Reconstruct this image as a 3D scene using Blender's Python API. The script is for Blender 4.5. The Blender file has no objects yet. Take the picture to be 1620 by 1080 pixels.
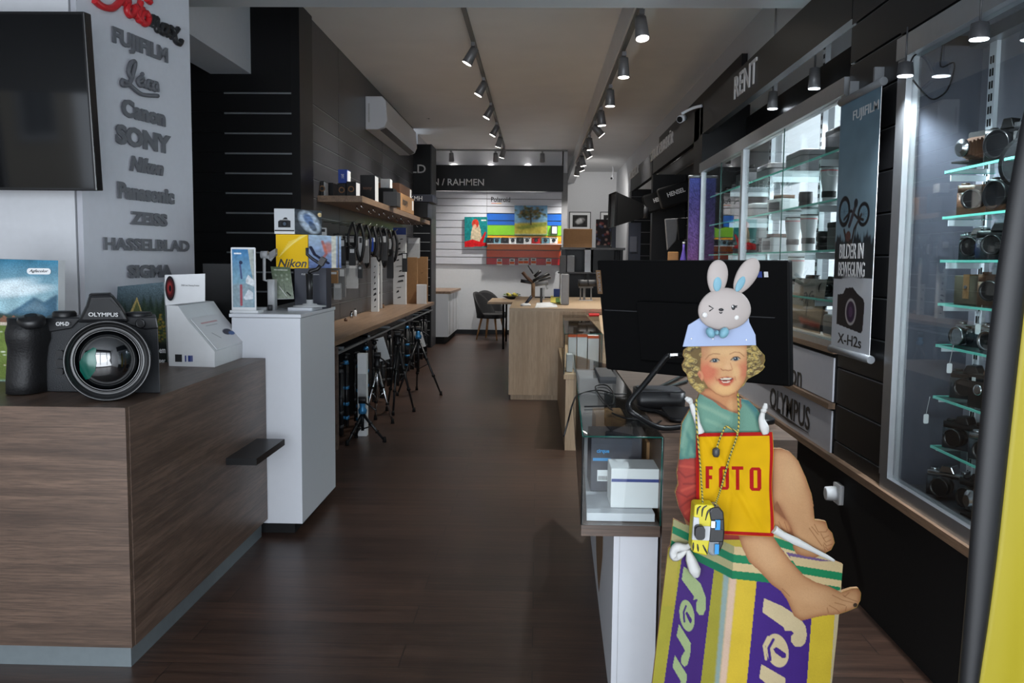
import bpy, bmesh, math, random
import numpy as np
from mathutils import Vector, Matrix
random.seed(7); NR = np.random.RandomState(5)
SC = bpy.context.scene; COL = SC.collection
# ------------------------------------------------------------------ camera, world, light, exposure
H = 1.4; FPX = 1415.0; CX, CY = 810.0, 540.0           # eye height, focal length in pixels, image centre
_y = np.array([40., 127., FPX]); _y /= np.linalg.norm(_y)            # world +Y (down the shop) seen from the camera
_z = np.array([159., 15710., -1415.]); _z -= _z.dot(_y)*_y; _z /= np.linalg.norm(_z)
_x = -np.cross(_y, _z)
if _x[0] < 0: _x = -_x
cam_d = bpy.data.cameras.new('camera'); cam = bpy.data.objects.new('camera', cam_d); COL.objects.link(cam)
cam_d.sensor_width = 36; cam_d.lens = FPX/1620*36; cam_d.clip_start = 0.05; cam_d.clip_end = 200
_M = np.array([_x, _y, _z])                                          # rows: world axes in (right, up, forward)
R = Matrix(((_M[0, 0], _M[0, 1], -_M[0, 2]), (_M[1, 0], _M[1, 1], -_M[1, 2]), (_M[2, 0], _M[2, 1], -_M[2, 2])))
cam.matrix_world = Matrix.Translation((0, 0, H)) @ R.to_4x4()
SC.camera = cam
SC.view_settings.view_transform = 'Standard'; SC.view_settings.look = 'None'
SC.view_settings.gamma = 1; SC.view_settings.use_curve_mapping = False
SC.view_settings.exposure = 0.70
W = bpy.data.worlds.new('world'); SC.world = W; W.use_nodes = True
W.node_tree.nodes['Background'].inputs[0].default_value = (0.80, 0.885, 1.0, 1)
W.node_tree.nodes['Background'].inputs[1].default_value = 1.55

def light(name, kind, loc, energy, color=(1, 1, 1), size=.1, size_y=None, aim=None, parent=None, spot=80, blend=.6, wl=None):
    l = bpy.data.lights.new(name, kind); l.energy = energy; l.color = color
    if kind == 'AREA':
        l.size = size
        if size_y: l.shape = 'RECTANGLE'; l.size_y = size_y
    elif kind == 'SPOT':
        l.spot_size = math.radians(spot); l.spot_blend = blend; l.shadow_soft_size = size
    else: l.shadow_soft_size = size
    o = bpy.data.objects.new(name, l); COL.objects.link(o)
    o.location = loc
    if aim is not None:
        o.rotation_euler = (Vector(aim)-Vector(wl if wl is not None else loc)).to_track_quat('-Z', 'Y').to_euler()
    if parent is not None: o.parent = parent
    return o
light('shopfront_daylight', 'AREA', (-0.4, -1.6, 1.3), 165, (0.88, 0.935, 1.0), 4.4, 2.4, aim=(-0.3, 7, 3.0))
light('rear_wall_fill', 'SPOT', (1.15, 17.6, 3.3), 75, (1, .96, .9), .05, aim=(1.2, 20.9, 1.2), spot=95)  # added fill spot without a fixture, brightens the far right wall
light('street_window_daylight', 'AREA', (2.6, 6.0, 1.75), 45, (0.85, 0.93, 1.0), 2.4, 1.5, aim=(0, 6.0, 1.3))

# ------------------------------------------------------------------ pixel ray helpers (1620x1080 frame)
def ray(px, py):
    c = np.array([(px-CX)/FPX, -(py-CY)/FPX, 1.]); return _M @ c
def P(px, py, ax, v):
    d = ray(px, py); o = np.array([0, 0, H]); i = 'xyz'.index(ax); return Vector(o+d*((v-o[i])/d[i]))
def PP(px, py, p0, n):
    d = Vector(ray(px, py)); o = Vector((0, 0, H)); n = Vector(n); return o+d*((Vector(p0)-o).dot(n)/d.dot(n))
def Z(ox, oy, s): return lambda x, y: (ox+x/s, oy+y/s)               # a magnified crop's pixels -> frame pixels

# ------------------------------------------------------------------ materials
def lin(c):
    c = [v/255. for v in c[:3]]
    return tuple(v/12.92 if v <= .04045 else ((v+.055)/1.055)**2.4 for v in c)
MC = {}
def M(name, rgb, rough=.5, metal=0., spec=.5, noise=.06, nscale=30., bump=0., emit=0., coat=0.):
    if name in MC: return MC[name]
    m = bpy.data.materials.new(name); m.use_nodes = True; nt = m.node_tree; b = nt.nodes['Principled BSDF']
    c = lin(rgb); b.inputs['Roughness'].default_value = rough; b.inputs['Metallic'].default_value = metal
    b.inputs['Specular IOR Level'].default_value = spec; b.inputs['Base Color'].default_value = (*c, 1)
    b.inputs['Coat Weight'].default_value = coat; b.inputs['Coat Roughness'].default_value = .08
    if emit:
        b.inputs['Emission Color'].default_value = (*c, 1); b.inputs['Emission Strength'].default_value = emit
    elif noise:
        tc = nt.nodes.new('ShaderNodeTexCoord'); n = nt.nodes.new('ShaderNodeTexNoise'); n.inputs['Scale'].default_value = nscale
        nt.links.new(tc.outputs['Object'], n.inputs['Vector'])
        r = nt.nodes.new('ShaderNodeValToRGB'); nt.links.new(n.outputs['Fac'], r.inputs[0])
        r.color_ramp.elements[0].color = (*[v*(1-noise*2) for v in c], 1); r.color_ramp.elements[1].color = (*[min(1, v*(1+noise*2)) for v in c], 1)
        nt.links.new(r.outputs[0], b.inputs['Base Color'])
        if bump:
            bp = nt.nodes.new('ShaderNodeBump'); bp.inputs['Strength'].default_value = bump; bp.inputs['Distance'].default_value = .01
            nt.links.new(n.outputs['Fac'], bp.inputs['Height']); nt.links.new(bp.outputs[0], b.inputs['Normal'])
    MC[name] = m; return m

def wood(name, c1, c2, c3, axis='x', plank=None, rough=.45, scale=1., bump=.12):
    m = bpy.data.materials.new(name); m.use_nodes = True; nt = m.node_tree; N = nt.nodes; L = nt.links; b = N['Principled BSDF']
    b.inputs['Roughness'].default_value = rough
    tc = N.new('ShaderNodeTexCoord'); mp = N.new('ShaderNodeMapping')
    s = {'x': (1.1, 24, 24), 'y': (24, 1.1, 24), 'z': (24, 24, 1.1)}[axis]
    mp.inputs['Scale'].default_value = [v*scale for v in s]
    L.new(tc.outputs['Object'], mp.inputs[0]); vec = mp.outputs[0]
    if plank:
        br = N.new('ShaderNodeTexBrick'); br.inputs['Scale'].default_value = 1
        br.inputs['Brick Width'].default_value = plank[0]; br.inputs['Row Height'].default_value = plank[1]
        br.inputs['Mortar Size'].default_value = .0018; br.inputs['Color1'].default_value = (0, 0, 0, 1); br.inputs['Color2'].default_value = (1, 1, 1, 1)
        br.inputs['Mortar'].default_value = (.5, .5, .5, 1); br.offset = .37
        L.new(tc.outputs['Object'], br.inputs['Vector'])
        ad = N.new('ShaderNodeVectorMath'); ad.operation = 'MULTIPLY_ADD'; ad.inputs[1].default_value = (7, 7, 7)
        L.new(br.outputs['Color'], ad.inputs[0]); L.new(mp.outputs[0], ad.inputs[2]); vec = ad.outputs[0]
    n1 = N.new('ShaderNodeTexNoise'); n1.inputs['Scale'].default_value = 1.0; n1.inputs['Detail'].default_value = 6; n1.inputs['Distortion'].default_value = .6
    n2 = N.new('ShaderNodeTexNoise'); n2.inputs['Scale'].default_value = 7.0; n2.inputs['Detail'].default_value = 9; n2.inputs['Roughness'].default_value = .65
    L.new(vec, n1.inputs['Vector']); L.new(vec, n2.inputs['Vector'])
    r1 = N.new('ShaderNodeValToRGB'); r1.color_ramp.elements[0].color = (*lin(c1), 1); r1.color_ramp.elements[1].color = (*lin(c2), 1)
    r1.color_ramp.elements[0].position = .34; r1.color_ramp.elements[1].position = .66
    L.new(n1.outputs['Fac'], r1.inputs[0])
    r2 = N.new('ShaderNodeValToRGB'); r2.color_ramp.elements[0].position = .42; r2.color_ramp.elements[1].position = .6
    L.new(n2.outputs['Fac'], r2.inputs[0])
    mx = N.new('ShaderNodeMixRGB'); mx.inputs[2].default_value = (*lin(c3), 1); L.new(r1.outputs[0], mx.inputs[1])
    ml = N.new('ShaderNodeMath'); ml.operation = 'MULTIPLY'; ml.inputs[1].default_value = .6; L.new(r2.outputs[0], ml.inputs[0]); L.new(ml.outputs[0], mx.inputs[0])
    out = mx.outputs[0]
    if plank:
        m2 = N.new('ShaderNodeMixRGB'); m2.blend_type = 'MULTIPLY'; m2.inputs[0].default_value = 1; L.new(out, m2.inputs[1])
        rr = N.new('ShaderNodeValToRGB'); rr.color_ramp.elements[0].color = (.78, .78, .78, 1); rr.color_ramp.elements[1].color = (1.12, 1.1, 1.08, 1)
        L.new(br.outputs['Color'], rr.inputs[0]); L.new(rr.outputs[0], m2.inputs[2]); out = m2.outputs[0]
        m3 = N.new('ShaderNodeMixRGB'); m3.inputs[2].default_value = (.006, .005, .004, 1); L.new(out, m3.inputs[1]); L.new(br.outputs['Fac'], m3.inputs[0]); out = m3.outputs[0]
    L.new(out, b.inputs['Base Color'])
    bp = N.new('ShaderNodeBump'); bp.inputs['Strength'].default_value = bump; bp.inputs['Distance'].default_value = .004
    L.new(n2.outputs['Fac'], bp.inputs['Height']); L.new(bp.outputs[0], b.inputs['Normal'])
    MC[name] = m; return m

def glass(name, tint=(.93, .98, .97), refl=1.0):
    m = bpy.data.materials.new(name); m.use_nodes = True; nt = m.node_tree; N = nt.nodes; L = nt.links; N.remove(N['Principled BSDF'])
    t = N.new('ShaderNodeBsdfTransparent'); t.inputs[0].default_value = (*tint, 1)
    g = N.new('ShaderNodeBsdfGlossy'); g.inputs['Roughness'].default_value = .01; g.inputs[0].default_value = (refl, refl, refl, 1)
    f = N.new('ShaderNodeLayerWeight'); f.inputs[0].default_value = .5
    p5 = N.new('ShaderNodeMath'); p5.operation = 'POWER'; p5.inputs[1].default_value = 5; L.new(f.outputs['Facing'], p5.inputs[0])
    sc = N.new('ShaderNodeMath'); sc.operation = 'MULTIPLY_ADD'; sc.inputs[1].default_value = .9; sc.inputs[2].default_value = .04; L.new(p5.outputs[0], sc.inputs[0])
    x = N.new('ShaderNodeMixShader'); L.new(sc.outputs[0], x.inputs[0]); L.new(t.outputs[0], x.inputs[1]); L.new(g.outputs[0], x.inputs[2])
    L.new(x.outputs[0], N['Material Output'].inputs[0]); MC[name] = m; return m

def colmat(name, rough=.5):                                          # printed surface: colours from the print's own attribute
    if name in MC: return MC[name]
    m = bpy.data.materials.new(name); m.use_nodes = True; nt = m.node_tree; b = nt.nodes['Principled BSDF']
    a = nt.nodes.new('ShaderNodeAttribute'); a.attribute_name = 'print'; nt.links.new(a.outputs['Color'], b.inputs['Base Color'])
    b.inputs['Roughness'].default_value = rough; b.inputs['Specular IOR Level'].default_value = .14; MC[name] = m; return m

M('white_paint', (200, 202, 206), .6, noise=.02); M('panel_white', (196, 198, 206), .45, noise=.02)
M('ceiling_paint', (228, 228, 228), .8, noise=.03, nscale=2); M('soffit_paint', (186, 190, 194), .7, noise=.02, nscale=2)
M('black_panel', (17, 17, 19), .42, noise=.05, spec=.22); M('black_satin', (12, 12, 14), .36, noise=.04, spec=.3); M('black_matte', (11, 11, 12), .75, noise=.08, spec=.3)
M('charcoal_panel', (56, 56, 60), .33, noise=.05, nscale=8); M('dark_grey', (52, 53, 56), .5); M('mid_grey', (120, 120, 122), .5); M('light_grey', (176, 178, 180), .5)
M('alu', (168, 172, 176), .32, .85, noise=.03); M('alu_dull', (132, 136, 140), .42, .6, noise=.03); M('steel', (190, 192, 195), .2, 1., noise=0); M('chrome', (210, 212, 215), .12, 1., noise=0)
M('rail_white', (214, 220, 226), .4, noise=.02); M('letter_grey', (98, 100, 106), .5, noise=.04); M('letter_dark', (30, 31, 34), .4); M('letter_white', (205, 205, 205), .5, noise=.02)
M('red_letter', (186, 30, 38), .4); M('plinth_metal', (128, 138, 142), .35, .5, noise=.05); M('lacquer_white', (205, 208, 214), .28, noise=.01)
M('cardboard', (150, 112, 74), .8, noise=.08); M('cardboard_dark', (104, 78, 52), .8, noise=.08); M('paper_white', (222, 224, 226), .55, noise=.02)
M('yellow_box', (236, 186, 10), .45, noise=.02); M('flag_yellow', (142, 129, 6), .6, noise=.04, nscale=4, bump=.05); M('flag_black', (15, 16, 19), .55, noise=.12, nscale=200)
M('lens_black', (14, 14, 16), .28, noise=.04); M('rubber', (17, 17, 19), .6, noise=.1, nscale=120, bump=.2); M('leatherette', (38, 44, 52), .55, noise=.14, nscale=260, bump=.3)
M('body_black', (22, 22, 24), .42, noise=.08, nscale=60); M('blue_box', (20, 60, 150), .45); M('cyan_ink', (30, 130, 190), .5); M('navy_ink', (40, 60, 130), .5)
M('red_box', (190, 30, 34), .45); M('orange_box', (222, 92, 30), .5); M('lit_edge_teal', (120, 225, 205), .25, noise=.03, spec=.8); M('green_glass_edge', (20, 70, 62), .2, noise=.05)
M('lamp_glow', (255, 250, 240), emit=9.); M('case_glow', (235, 245, 255), emit=9.); M('lamp_grey', (118, 118, 120), .4, .3); M('track_grey', (108, 108, 106), .45, .2)
M('brown_leather', (84, 56, 38), .5, noise=.12, nscale=90, bump=.2); M('tan_leather', (122, 88, 56), .55, noise=.1, nscale=90, bump=.2); M('olive_case', (78, 70, 56), .7, noise=.1, nscale=80)
M('bunny_grey', (158, 149, 145), .6, noise=.02); M('bunny_blue', (106, 150, 166), .6, noise=.05); M('band_blue', (142, 156, 186), .7, noise=.01); M('cheek_white', (200, 198, 196), .6, noise=0)
M('tie_white', (186, 186, 184), .8, noise=.04, bump=.2); M('tiger_yellow', (186, 174, 26), .4, noise=.05); M('tripod_blue', (60, 130, 180), .35, .4); M('carbon', (22, 23, 26), .35, noise=.1, nscale=150)
M('chair_velvet', (20, 20, 23), .75, noise=.1); M('chair_wood', (168, 122, 74), .5, noise=.08); M('leaf', (78, 112, 48), .6, noise=.15); M('flower', (216, 200, 90), .6)
M('smoke', (120, 124, 128), .3); M('case_back', (124, 126, 136), .25, noise=.03, nscale=4); M('case_side', (86, 88, 98), .2, noise=.03, nscale=3)
M('facade', (226, 226, 228), .8, noise=.03); M('facade_red', (150, 60, 70), .8, noise=.08); M('asphalt', (110, 112, 115), .85, noise=.1); M('window_dark', (40, 48, 58), .1)
wood('counter_wood', (76, 60, 50), (108, 87, 73), (56, 45, 38), 'x', rough=.42)
wood('counter_wood_side', (80, 63, 53), (110, 89, 76), (58, 47, 40), 'y', rough=.42)
wood('floor_wood', (56, 39, 32), (80, 58, 47), (42, 30, 25), 'x', plank=(1.25, .185), rough=.36)
wood('ledge_wood', (120, 96, 76), (150, 122, 98), (98, 78, 62), 'y', rough=.45)
wood('light_oak', (176, 150, 120), (196, 170, 140), (158, 132, 104), 'z', rough=.5, bump=.05)
wood('light_oak_top', (176, 150, 120), (196, 170, 140), (156, 130, 102), 'x', rough=.45, bump=.05)
glass('clear_glass', (.965, .985, .98), refl=.62); glass('shelf_glass', (.86, .95, .93), refl=.8); glass('display_glass', (.95, .98, .98), refl=.85)

# ------------------------------------------------------------------ mesh builder
WL = {}
TX = {}
def text_geo(s, bold=0., shear=0., space=1.):
    k = (s, bold, shear, space)
    if k in TX: return TX[k]
    c = bpy.data.curves.new('t', 'FONT'); c.body = s; c.size = 1; c.offset = bold; c.shear = shear; c.space_character = space; c.resolution_u = 3
    o = bpy.data.objects.new('t', c); COL.objects.link(o); dg = bpy.context.evaluated_depsgraph_get()
    me = bpy.data.meshes.new_from_object(o.evaluated_get(dg)); v = np.array([tuple(a.co)[:2] for a in me.vertices]); f = [tuple(p.vertices) for p in me.polygons]
    bpy.data.objects.remove(o); bpy.data.curves.remove(c); bpy.data.meshes.remove(me)
    v -= v.min(0); TX[k] = (v, f, v.max(0)); return TX[k]

class MB:
    def __init__(s, mat='mid_grey'): s.bm = bmesh.new(); s.mats = []; s.mat(mat)
    def mat(s, n):
        if n not in s.mats: s.mats.append(n)
        s.i = s.mats.index(n); return s
    def face(s, vs, smooth=False):
        try: f = s.bm.faces.new(vs); f.material_index = s.i; f.smooth = smooth; return f
        except ValueError: return None
    def poly(s, pts, smooth=False): return s.face([s.bm.verts.new(p) for p in pts], smooth)
    def prism(s, pts, ext, smooth=False):
        ext = Vector(ext); a = [s.bm.verts.new(Vector(p)) for p in pts]; b = [s.bm.verts.new(Vector(p)+ext) for p in pts]; n = len(a)
        s.face(a[::-1]); s.face(b)
        for i in range(n): s.face([a[i], a[(i+1) % n], b[(i+1) % n], b[i]], smooth)
        return s
    def box(s, x0, x1, y0, y1, z0, z1):
        return s.prism([(x0, y0, z0), (x1, y0, z0), (x1, y1, z0), (x0, y1, z0)], (0, 0, z1-z0))
    def obox(s, c, u, v, n, a, b, d):                 # centre, axes, half sizes
        c = Vector(c); u, v, n = Vector(u).normalized(), Vector(v).normalized(), Vector(n).normalized()
        return s.prism([c-u*a-v*b-n*d, c+u*a-v*b-n*d, c+u*a+v*b-n*d, c-u*a+v*b-n*d], n*2*d)
    def rbox(s, x0, x1, y0, y1, z0, z1, r=.01, axis='z', seg=4):  # rounded prism
        def loop(a0, a1, b0, b1):
            o = []
            for cx, cy, t in ((a1-r, b1-r, 0), (a0+r, b1-r, 1), (a0+r, b0+r, 2), (a1-r, b0+r, 3)):
                for k in range(seg+1):
                    an = (t+k/seg)*math.pi/2; o.append((cx+r*math.cos(an), cy+r*math.sin(an)))
            return o
        if axis == 'z': return s.prism([(a, b, z0) for a, b in loop(x0, x1, y0, y1)], (0, 0, z1-z0), True)
        if axis == 'y': return s.prism([(a, y0, b) for a, b in loop(x0, x1, z0, z1)], (0, y1-y0, 0), True)
        return s.prism([(x0, a, b) for a, b in loop(y0, y1, z0, z1)], (x1-x0, 0, 0), True)
    def lathe(s, prof, o, ax, seg=24, caps=True):      # prof: (radius, distance along axis)
        o = Vector(o); ax = Vector(ax).normalized(); u = ax.orthogonal().normalized(); v = ax.cross(u); rings = []
        for r, t in prof:
            rings.append([s.bm.verts.new(o+ax*t+(u*math.cos(2*math.pi*k/seg)+v*math.sin(2*math.pi*k/seg))*max(r, 1e-5)) for k in range(seg)])
        for a, b in zip(rings, rings[1:]):
            for k in range(seg): s.face([a[k], a[(k+1) % seg], b[(k+1) % seg], b[k]], True)
        if caps: s.face(rings[0][::-1]); s.face(rings[-1])
        return s
    def cyl(s, p0, p1, r0, r1=None, seg=14):
        p0, p1 = Vector(p0), Vector(p1); d = p1-p0; return s.lathe([(r0, 0), (r0 if r1 is None else r1, d.length)], p0, d, seg)
    def tube(s, pts, r, seg=7, sub=0):
        pts = [Vector(p) for p in pts]
        if sub:
            o = []
            for i in range(len(pts)-1):
                p0, p1, p2, p3 = pts[max(i-1, 0)], pts[i], pts[i+1], pts[min(i+2, len(pts)-1)]
                for k in range(sub):
                    t = k/sub; o.append(.5*((2*p1)+(p2-p0)*t+(2*p0-5*p1+4*p2-p3)*t*t+(3*p1-p0-3*p2+p3)*t**3))
            pts = o+[pts[-1]]
        rr = r if isinstance(r, (list, tuple)) else None; rings = []; up = None
        for i, p in enumerate(pts):
            d = (pts[min(i+1, len(pts)-1)]-pts[max(i-1, 0)])
            d = d.normalized() if d.length > 1e-9 else Vector((0, 0, 1))
            if up is None: up = d.orthogonal().normalized()
            u = (up-d*up.dot(d)); u = u.normalized() if u.length > 1e-6 else d.orthogonal().normalized(); up = u; v = d.cross(u)
            q = np.interp(i/(len(pts)-1), np.linspace(0, 1, len(rr)), rr) if rr else r
            rings.append([s.bm.verts.new(p+(u*math.cos(2*math.pi*k/seg)+v*math.sin(2*math.pi*k/seg))*q) for k in range(seg)])
        for a, b in zip(rings, rings[1:]):
            for k in range(seg): s.face([a[k], a[(k+1) % seg], b[(k+1) % seg], b[k]], True)
        s.face(rings[0][::-1]); s.face(rings[-1]); return s
    def ball(s, c, rad, u=(1, 0, 0), v=(0, 1, 0), seg=20, rings=12, taper=0.):
        c = Vector(c); u = Vector(u).normalized(); v = Vector(v).normalized(); w = u.cross(v).normalized(); R_ = []
        for i in range(rings+1):
            th = math.pi*i/rings; row = []
            for k in range(seg):
                ph = 2*math.pi*k/seg; yy = math.cos(th); t = 1+taper*yy
                row.append(s.bm.verts.new(c+u*rad[0]*t*math.sin(th)*math.cos(ph)+v*rad[1]*yy+w*rad[2]*math.sin(th)*math.sin(ph)))
            R_.append(row)
        for a, b in zip(R_, R_[1:]):
            for k in range(seg): s.face([a[k], b[k], b[(k+1) % seg], a[(k+1) % seg]], True)
        return s
    def text(s, st, o, u, v, w=None, h=None, depth=.004, bold=0., shear=0., center=True, space=1.):
        vv, ff, mx = text_geo(st, bold, shear, space); o = Vector(o); u = Vector(u).normalized(); v = Vector(v).normalized(); n = u.cross(v).normalized()
        if w is None: w = h*mx[0]/mx[1]
        if h is None: h = w*mx[1]/mx[0]
        sx, sy = w/mx[0], h/mx[1]; off = Vector((0, 0, 0)) if not center else -u*w/2-v*h/2
        base = [o+off+u*a*sx+v*b*sy for a, b in vv]
        top = [s.bm.verts.new(p+n*depth) for p in base]; bot = [s.bm.verts.new(p) for p in base]; ec = {}
        for f in ff:
            s.face([top[i] for i in f])
            for i in range(len(f)):
                e = (f[i], f[(i+1) % len(f)]); k = tuple(sorted(e)); ec.setdefault(k, []).append(e)
        for k, es in ec.items():
            if len(es) == 1:
                a, b = es[0]; s.face([bot[a], bot[b], top[b], top[a]])
        return s
    def build(s, name, parent=None, origin=None, normals=True, bevel=0.):
        if normals: bmesh.ops.recalc_face_normals(s.bm, faces=s.bm.faces)
        if not s.bm.verts: raise Exception('empty '+name)
        if parent is not None: w = WL[parent.name]
        elif origin is not None: w = Vector(origin)
        else:
            xs = [v.co for v in s.bm.verts]; w = Vector(((min(p.x for p in xs)+max(p.x for p in xs))/2, (min(p.y for p in xs)+max(p.y for p in xs))/2, min(p.z for p in xs)))
        bmesh.ops.translate(s.bm, verts=s.bm.verts, vec=-w)
        me = bpy.data.meshes.new(name); s.bm.to_mesh(me); s.bm.free()
        for m in s.mats: me.materials.append(MC[m])
        o = bpy.data.objects.new(name, me); COL.objects.link(o)
        if parent is not None: o.parent = parent
        else: o.location = w
        WL[o.name] = w
        if bevel:
            b = o.modifiers.new('bevel', 'BEVEL'); b.width = bevel; b.segments = 2; b.limit_method = 'ANGLE'
        return o

def tag(o, label=None, cat=None, group=None, kind=None):
    if label: o['label'] = label
    if cat: o['category'] = cat
    if group: o['group'] = group
    if kind: o['kind'] = kind
    return o
def thing(name, label, cat, loc, group=None):
    o = bpy.data.objects.new(name, None); COL.objects.link(o); o.location = loc; o.empty_display_size = .05; WL[o.name] = Vector(loc)
    return tag(o, label, cat, group)
def dup(root, loc, rotz=0, label=None, group=None, scale=None):
    r = root.copy(); COL.objects.link(r); r.location = loc; r.rotation_euler = (0, 0, rotz)
    if label: r['label'] = label
    if group: r['group'] = group
    if scale: r.scale = (scale,)*3 if not isinstance(scale, tuple) else scale
    WL[r.name] = Vector(loc)
    for ch in list(root.children):
        c = ch.copy(); COL.objects.link(c); c.parent = r
        for g in list(ch.children):
            d = g.copy(); COL.objects.link(d); d.parent = c
    return r
def struct(mb, name, parent=None, bevel=0):
    o = mb.build(name, parent, origin=None if parent else (0, 0, 0), bevel=bevel)
    if parent is None: o['kind'] = 'structure'
    return o

# ------------------------------------------------------------------ printed pictures: numpy canvas -> coloured grid mesh
class Canvas:
    def __init__(s, x0, y0, x1, y1, step, rgb):
        s.x0, s.y0, s.x1, s.y1 = x0, y0, x1, y1; s.nx = int(round((x1-x0)/step))+1; s.ny = int(round((y1-y0)/step))+1
        s.X, s.Y = np.meshgrid(np.linspace(x0, x1, s.nx), np.linspace(y0, y1, s.ny)); s.step = step
        s.C = np.zeros((s.ny, s.nx, 3))+np.array(lin(rgb))
    def pmask(s, pts):
        m = np.zeros(s.X.shape, bool); n = len(pts)
        for i in range(n):
            (ax, ay), (bx, by) = pts[i], pts[(i+1) % n]
            if ay == by: continue
            c = ((ay > s.Y) != (by > s.Y)) & (s.X < (bx-ax)*(s.Y-ay)/(by-ay)+ax); m ^= c
        return m
    def blur(s, m, r):
        m = m.astype(float); k = max(1, int(round(r/s.step)))
        for _ in range(2):
            for ax in (0, 1):
                pad = [(0, 0), (0, 0)]; pad[ax] = (k, k); q = np.cumsum(np.pad(m, pad, 'edge'), axis=ax)
                z = np.take(q, [0], axis=ax)*0; q = np.concatenate([z, q], axis=ax); n = m.shape[ax]
                m = (np.take(q, range(2*k+1, 2*k+1+n), axis=ax)-np.take(q, range(0, n), axis=ax))/(2*k+1)
        return m
    def put(s, m, rgb, a=1.):
        m = (m*a)[..., None]; s.C = s.C*(1-m)+np.array(lin(rgb))*m; return s
    def poly(s, pts, rgb, a=1., soft=0., edge=None, ew=6.):
        m = s.pmask(pts); mm = s.blur(m, soft) if soft else m.astype(float); s.put(mm, rgb, a)
        if edge is not None:
            e = np.clip((1-s.blur(m, ew))*1.8, 0, 1)*m; s.put(e, edge, .9*a)
        return s
    def ell(s, cx, cy, rx, ry, rgb, a=1., soft=.15, ang=0., clip=None):
        t = math.radians(ang); dx, dy = s.X-cx, s.Y-cy; u = (dx*math.cos(t)+dy*math.sin(t))/rx; v = (-dx*math.sin(t)+dy*math.cos(t))/ry
        m = np.clip((1-np.sqrt(u*u+v*v))/soft+.5, 0, 1)
        if clip is not None: m = m*clip
        return s.put(m, rgb, a)
    def line(s, pts, w, rgb, a=1., soft=.6, clip=None):
        d = np.full(s.X.shape, 1e9)
        for (ax, ay), (bx, by) in zip(pts, pts[1:]):
            l2 = (bx-ax)**2+(by-ay)**2+1e-9; t = np.clip(((s.X-ax)*(bx-ax)+(s.Y-ay)*(by-ay))/l2, 0, 1)
            d = np.minimum(d, np.hypot(s.X-ax-t*(bx-ax), s.Y-ay-t*(by-ay)))
        m = np.clip((w/2-d)/soft+.5, 0, 1)
        if clip is not None: m = m*clip
        return s.put(m, rgb, a)
    def noise(s, r, amt, clip=1., seed=0):
        n = np.random.RandomState(seed).rand(s.ny, s.nx); n = s.blur(n, r) if r > s.step else n; n = (n-n.mean())/(n.std()+1e-9); s.C = np.clip(s.C*(1+(n*amt*clip)[..., None]), 0, 1); return s
    def vgrad(s, y0, y1, c0, c1, clip=1.):
        t = np.clip((s.Y-y0)/(y1-y0), 0, 1)[..., None]; col = np.array(lin(c0))*(1-t)+np.array(lin(c1))*t
        clip = np.asarray(clip, float); clip = clip[..., None] if clip.ndim == 2 else clip; s.C = s.C*(1-clip)+col*clip; return s
    def dim(s, k): s.C = s.C*k; return s
    def build(s, fn, name, parent=None, outline=None, mat='print_satin', rough=.5, origin=None):
        keep = np.ones(s.X.shape, bool); X, Y = s.X.copy(), s.Y.copy()
        if outline is not None:
            keep = s.pmask(outline); cell = keep[:-1, :-1] | keep[1:, :-1] | keep[:-1, 1:] | keep[1:, 1:]
            o = np.array(outline, float); q = np.roll(o, -1, 0); use = np.zeros(keep.shape, bool)
            use[:-1, :-1] |= cell; use[1:, :-1] |= cell; use[:-1, 1:] |= cell; use[1:, 1:] |= cell
            idx = np.argwhere(use & ~keep)
            for (r, c) in idx:
                p = np.array([X[r, c], Y[r, c]]); d = q-o; t = np.clip(((p-o)*d).sum(1)/((d*d).sum(1)+1e-9), 0, 1); n = o+d*t[:, None]
                k = ((n-p)**2).sum(1).argmin(); X[r, c], Y[r, c] = n[k]
        else: cell = np.ones((s.ny-1, s.nx-1), bool); use = keep
        ids = -np.ones(X.shape, int); ids[use] = np.arange(use.sum())
        co = np.array([tuple(fn(a, b)) for a, b in zip(X[use], Y[use])])
        cols = s.C[use]; w = np.array(WL[parent.name]) if parent is not None else (np.array(origin) if origin is not None else np.array([(co[:, 0].min()+co[:, 0].max())/2, co[:, 1].mean(), co[:, 2].min()]))
        r, c = np.nonzero(cell); F = np.stack([ids[r, c], ids[r+1, c], ids[r+1, c+1], ids[r, c+1]], 1)
        me = bpy.data.meshes.new(name); me.from_pydata((co-w).tolist(), [], F.tolist())
        at = me.color_attributes.new('print', 'FLOAT_COLOR', 'POINT'); at.data.foreach_set('color', np.concatenate([cols, np.ones((len(cols), 1))], 1).ravel())
        me.materials.append(colmat(mat, rough)); me.polygons.foreach_set('use_smooth', [True]*len(F))
        o = bpy.data.objects.new(name, me); COL.objects.link(o)
        if parent is not None: o.parent = parent
        else: o.location = Vector(w)
        WL[o.name] = Vector(w); return o
    def map(s, x0, y0, x1, y1): return s
def quadmap(p00, p10, p01, p11):                                     # unit square -> bilinear patch; (0,0) is top-left
    a, b, c, d = map(Vector, (p00, p10, p01, p11)); return lambda u, v: (a*(1-u)+b*u)*(1-v)+(c*(1-u)+d*u)*v
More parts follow.
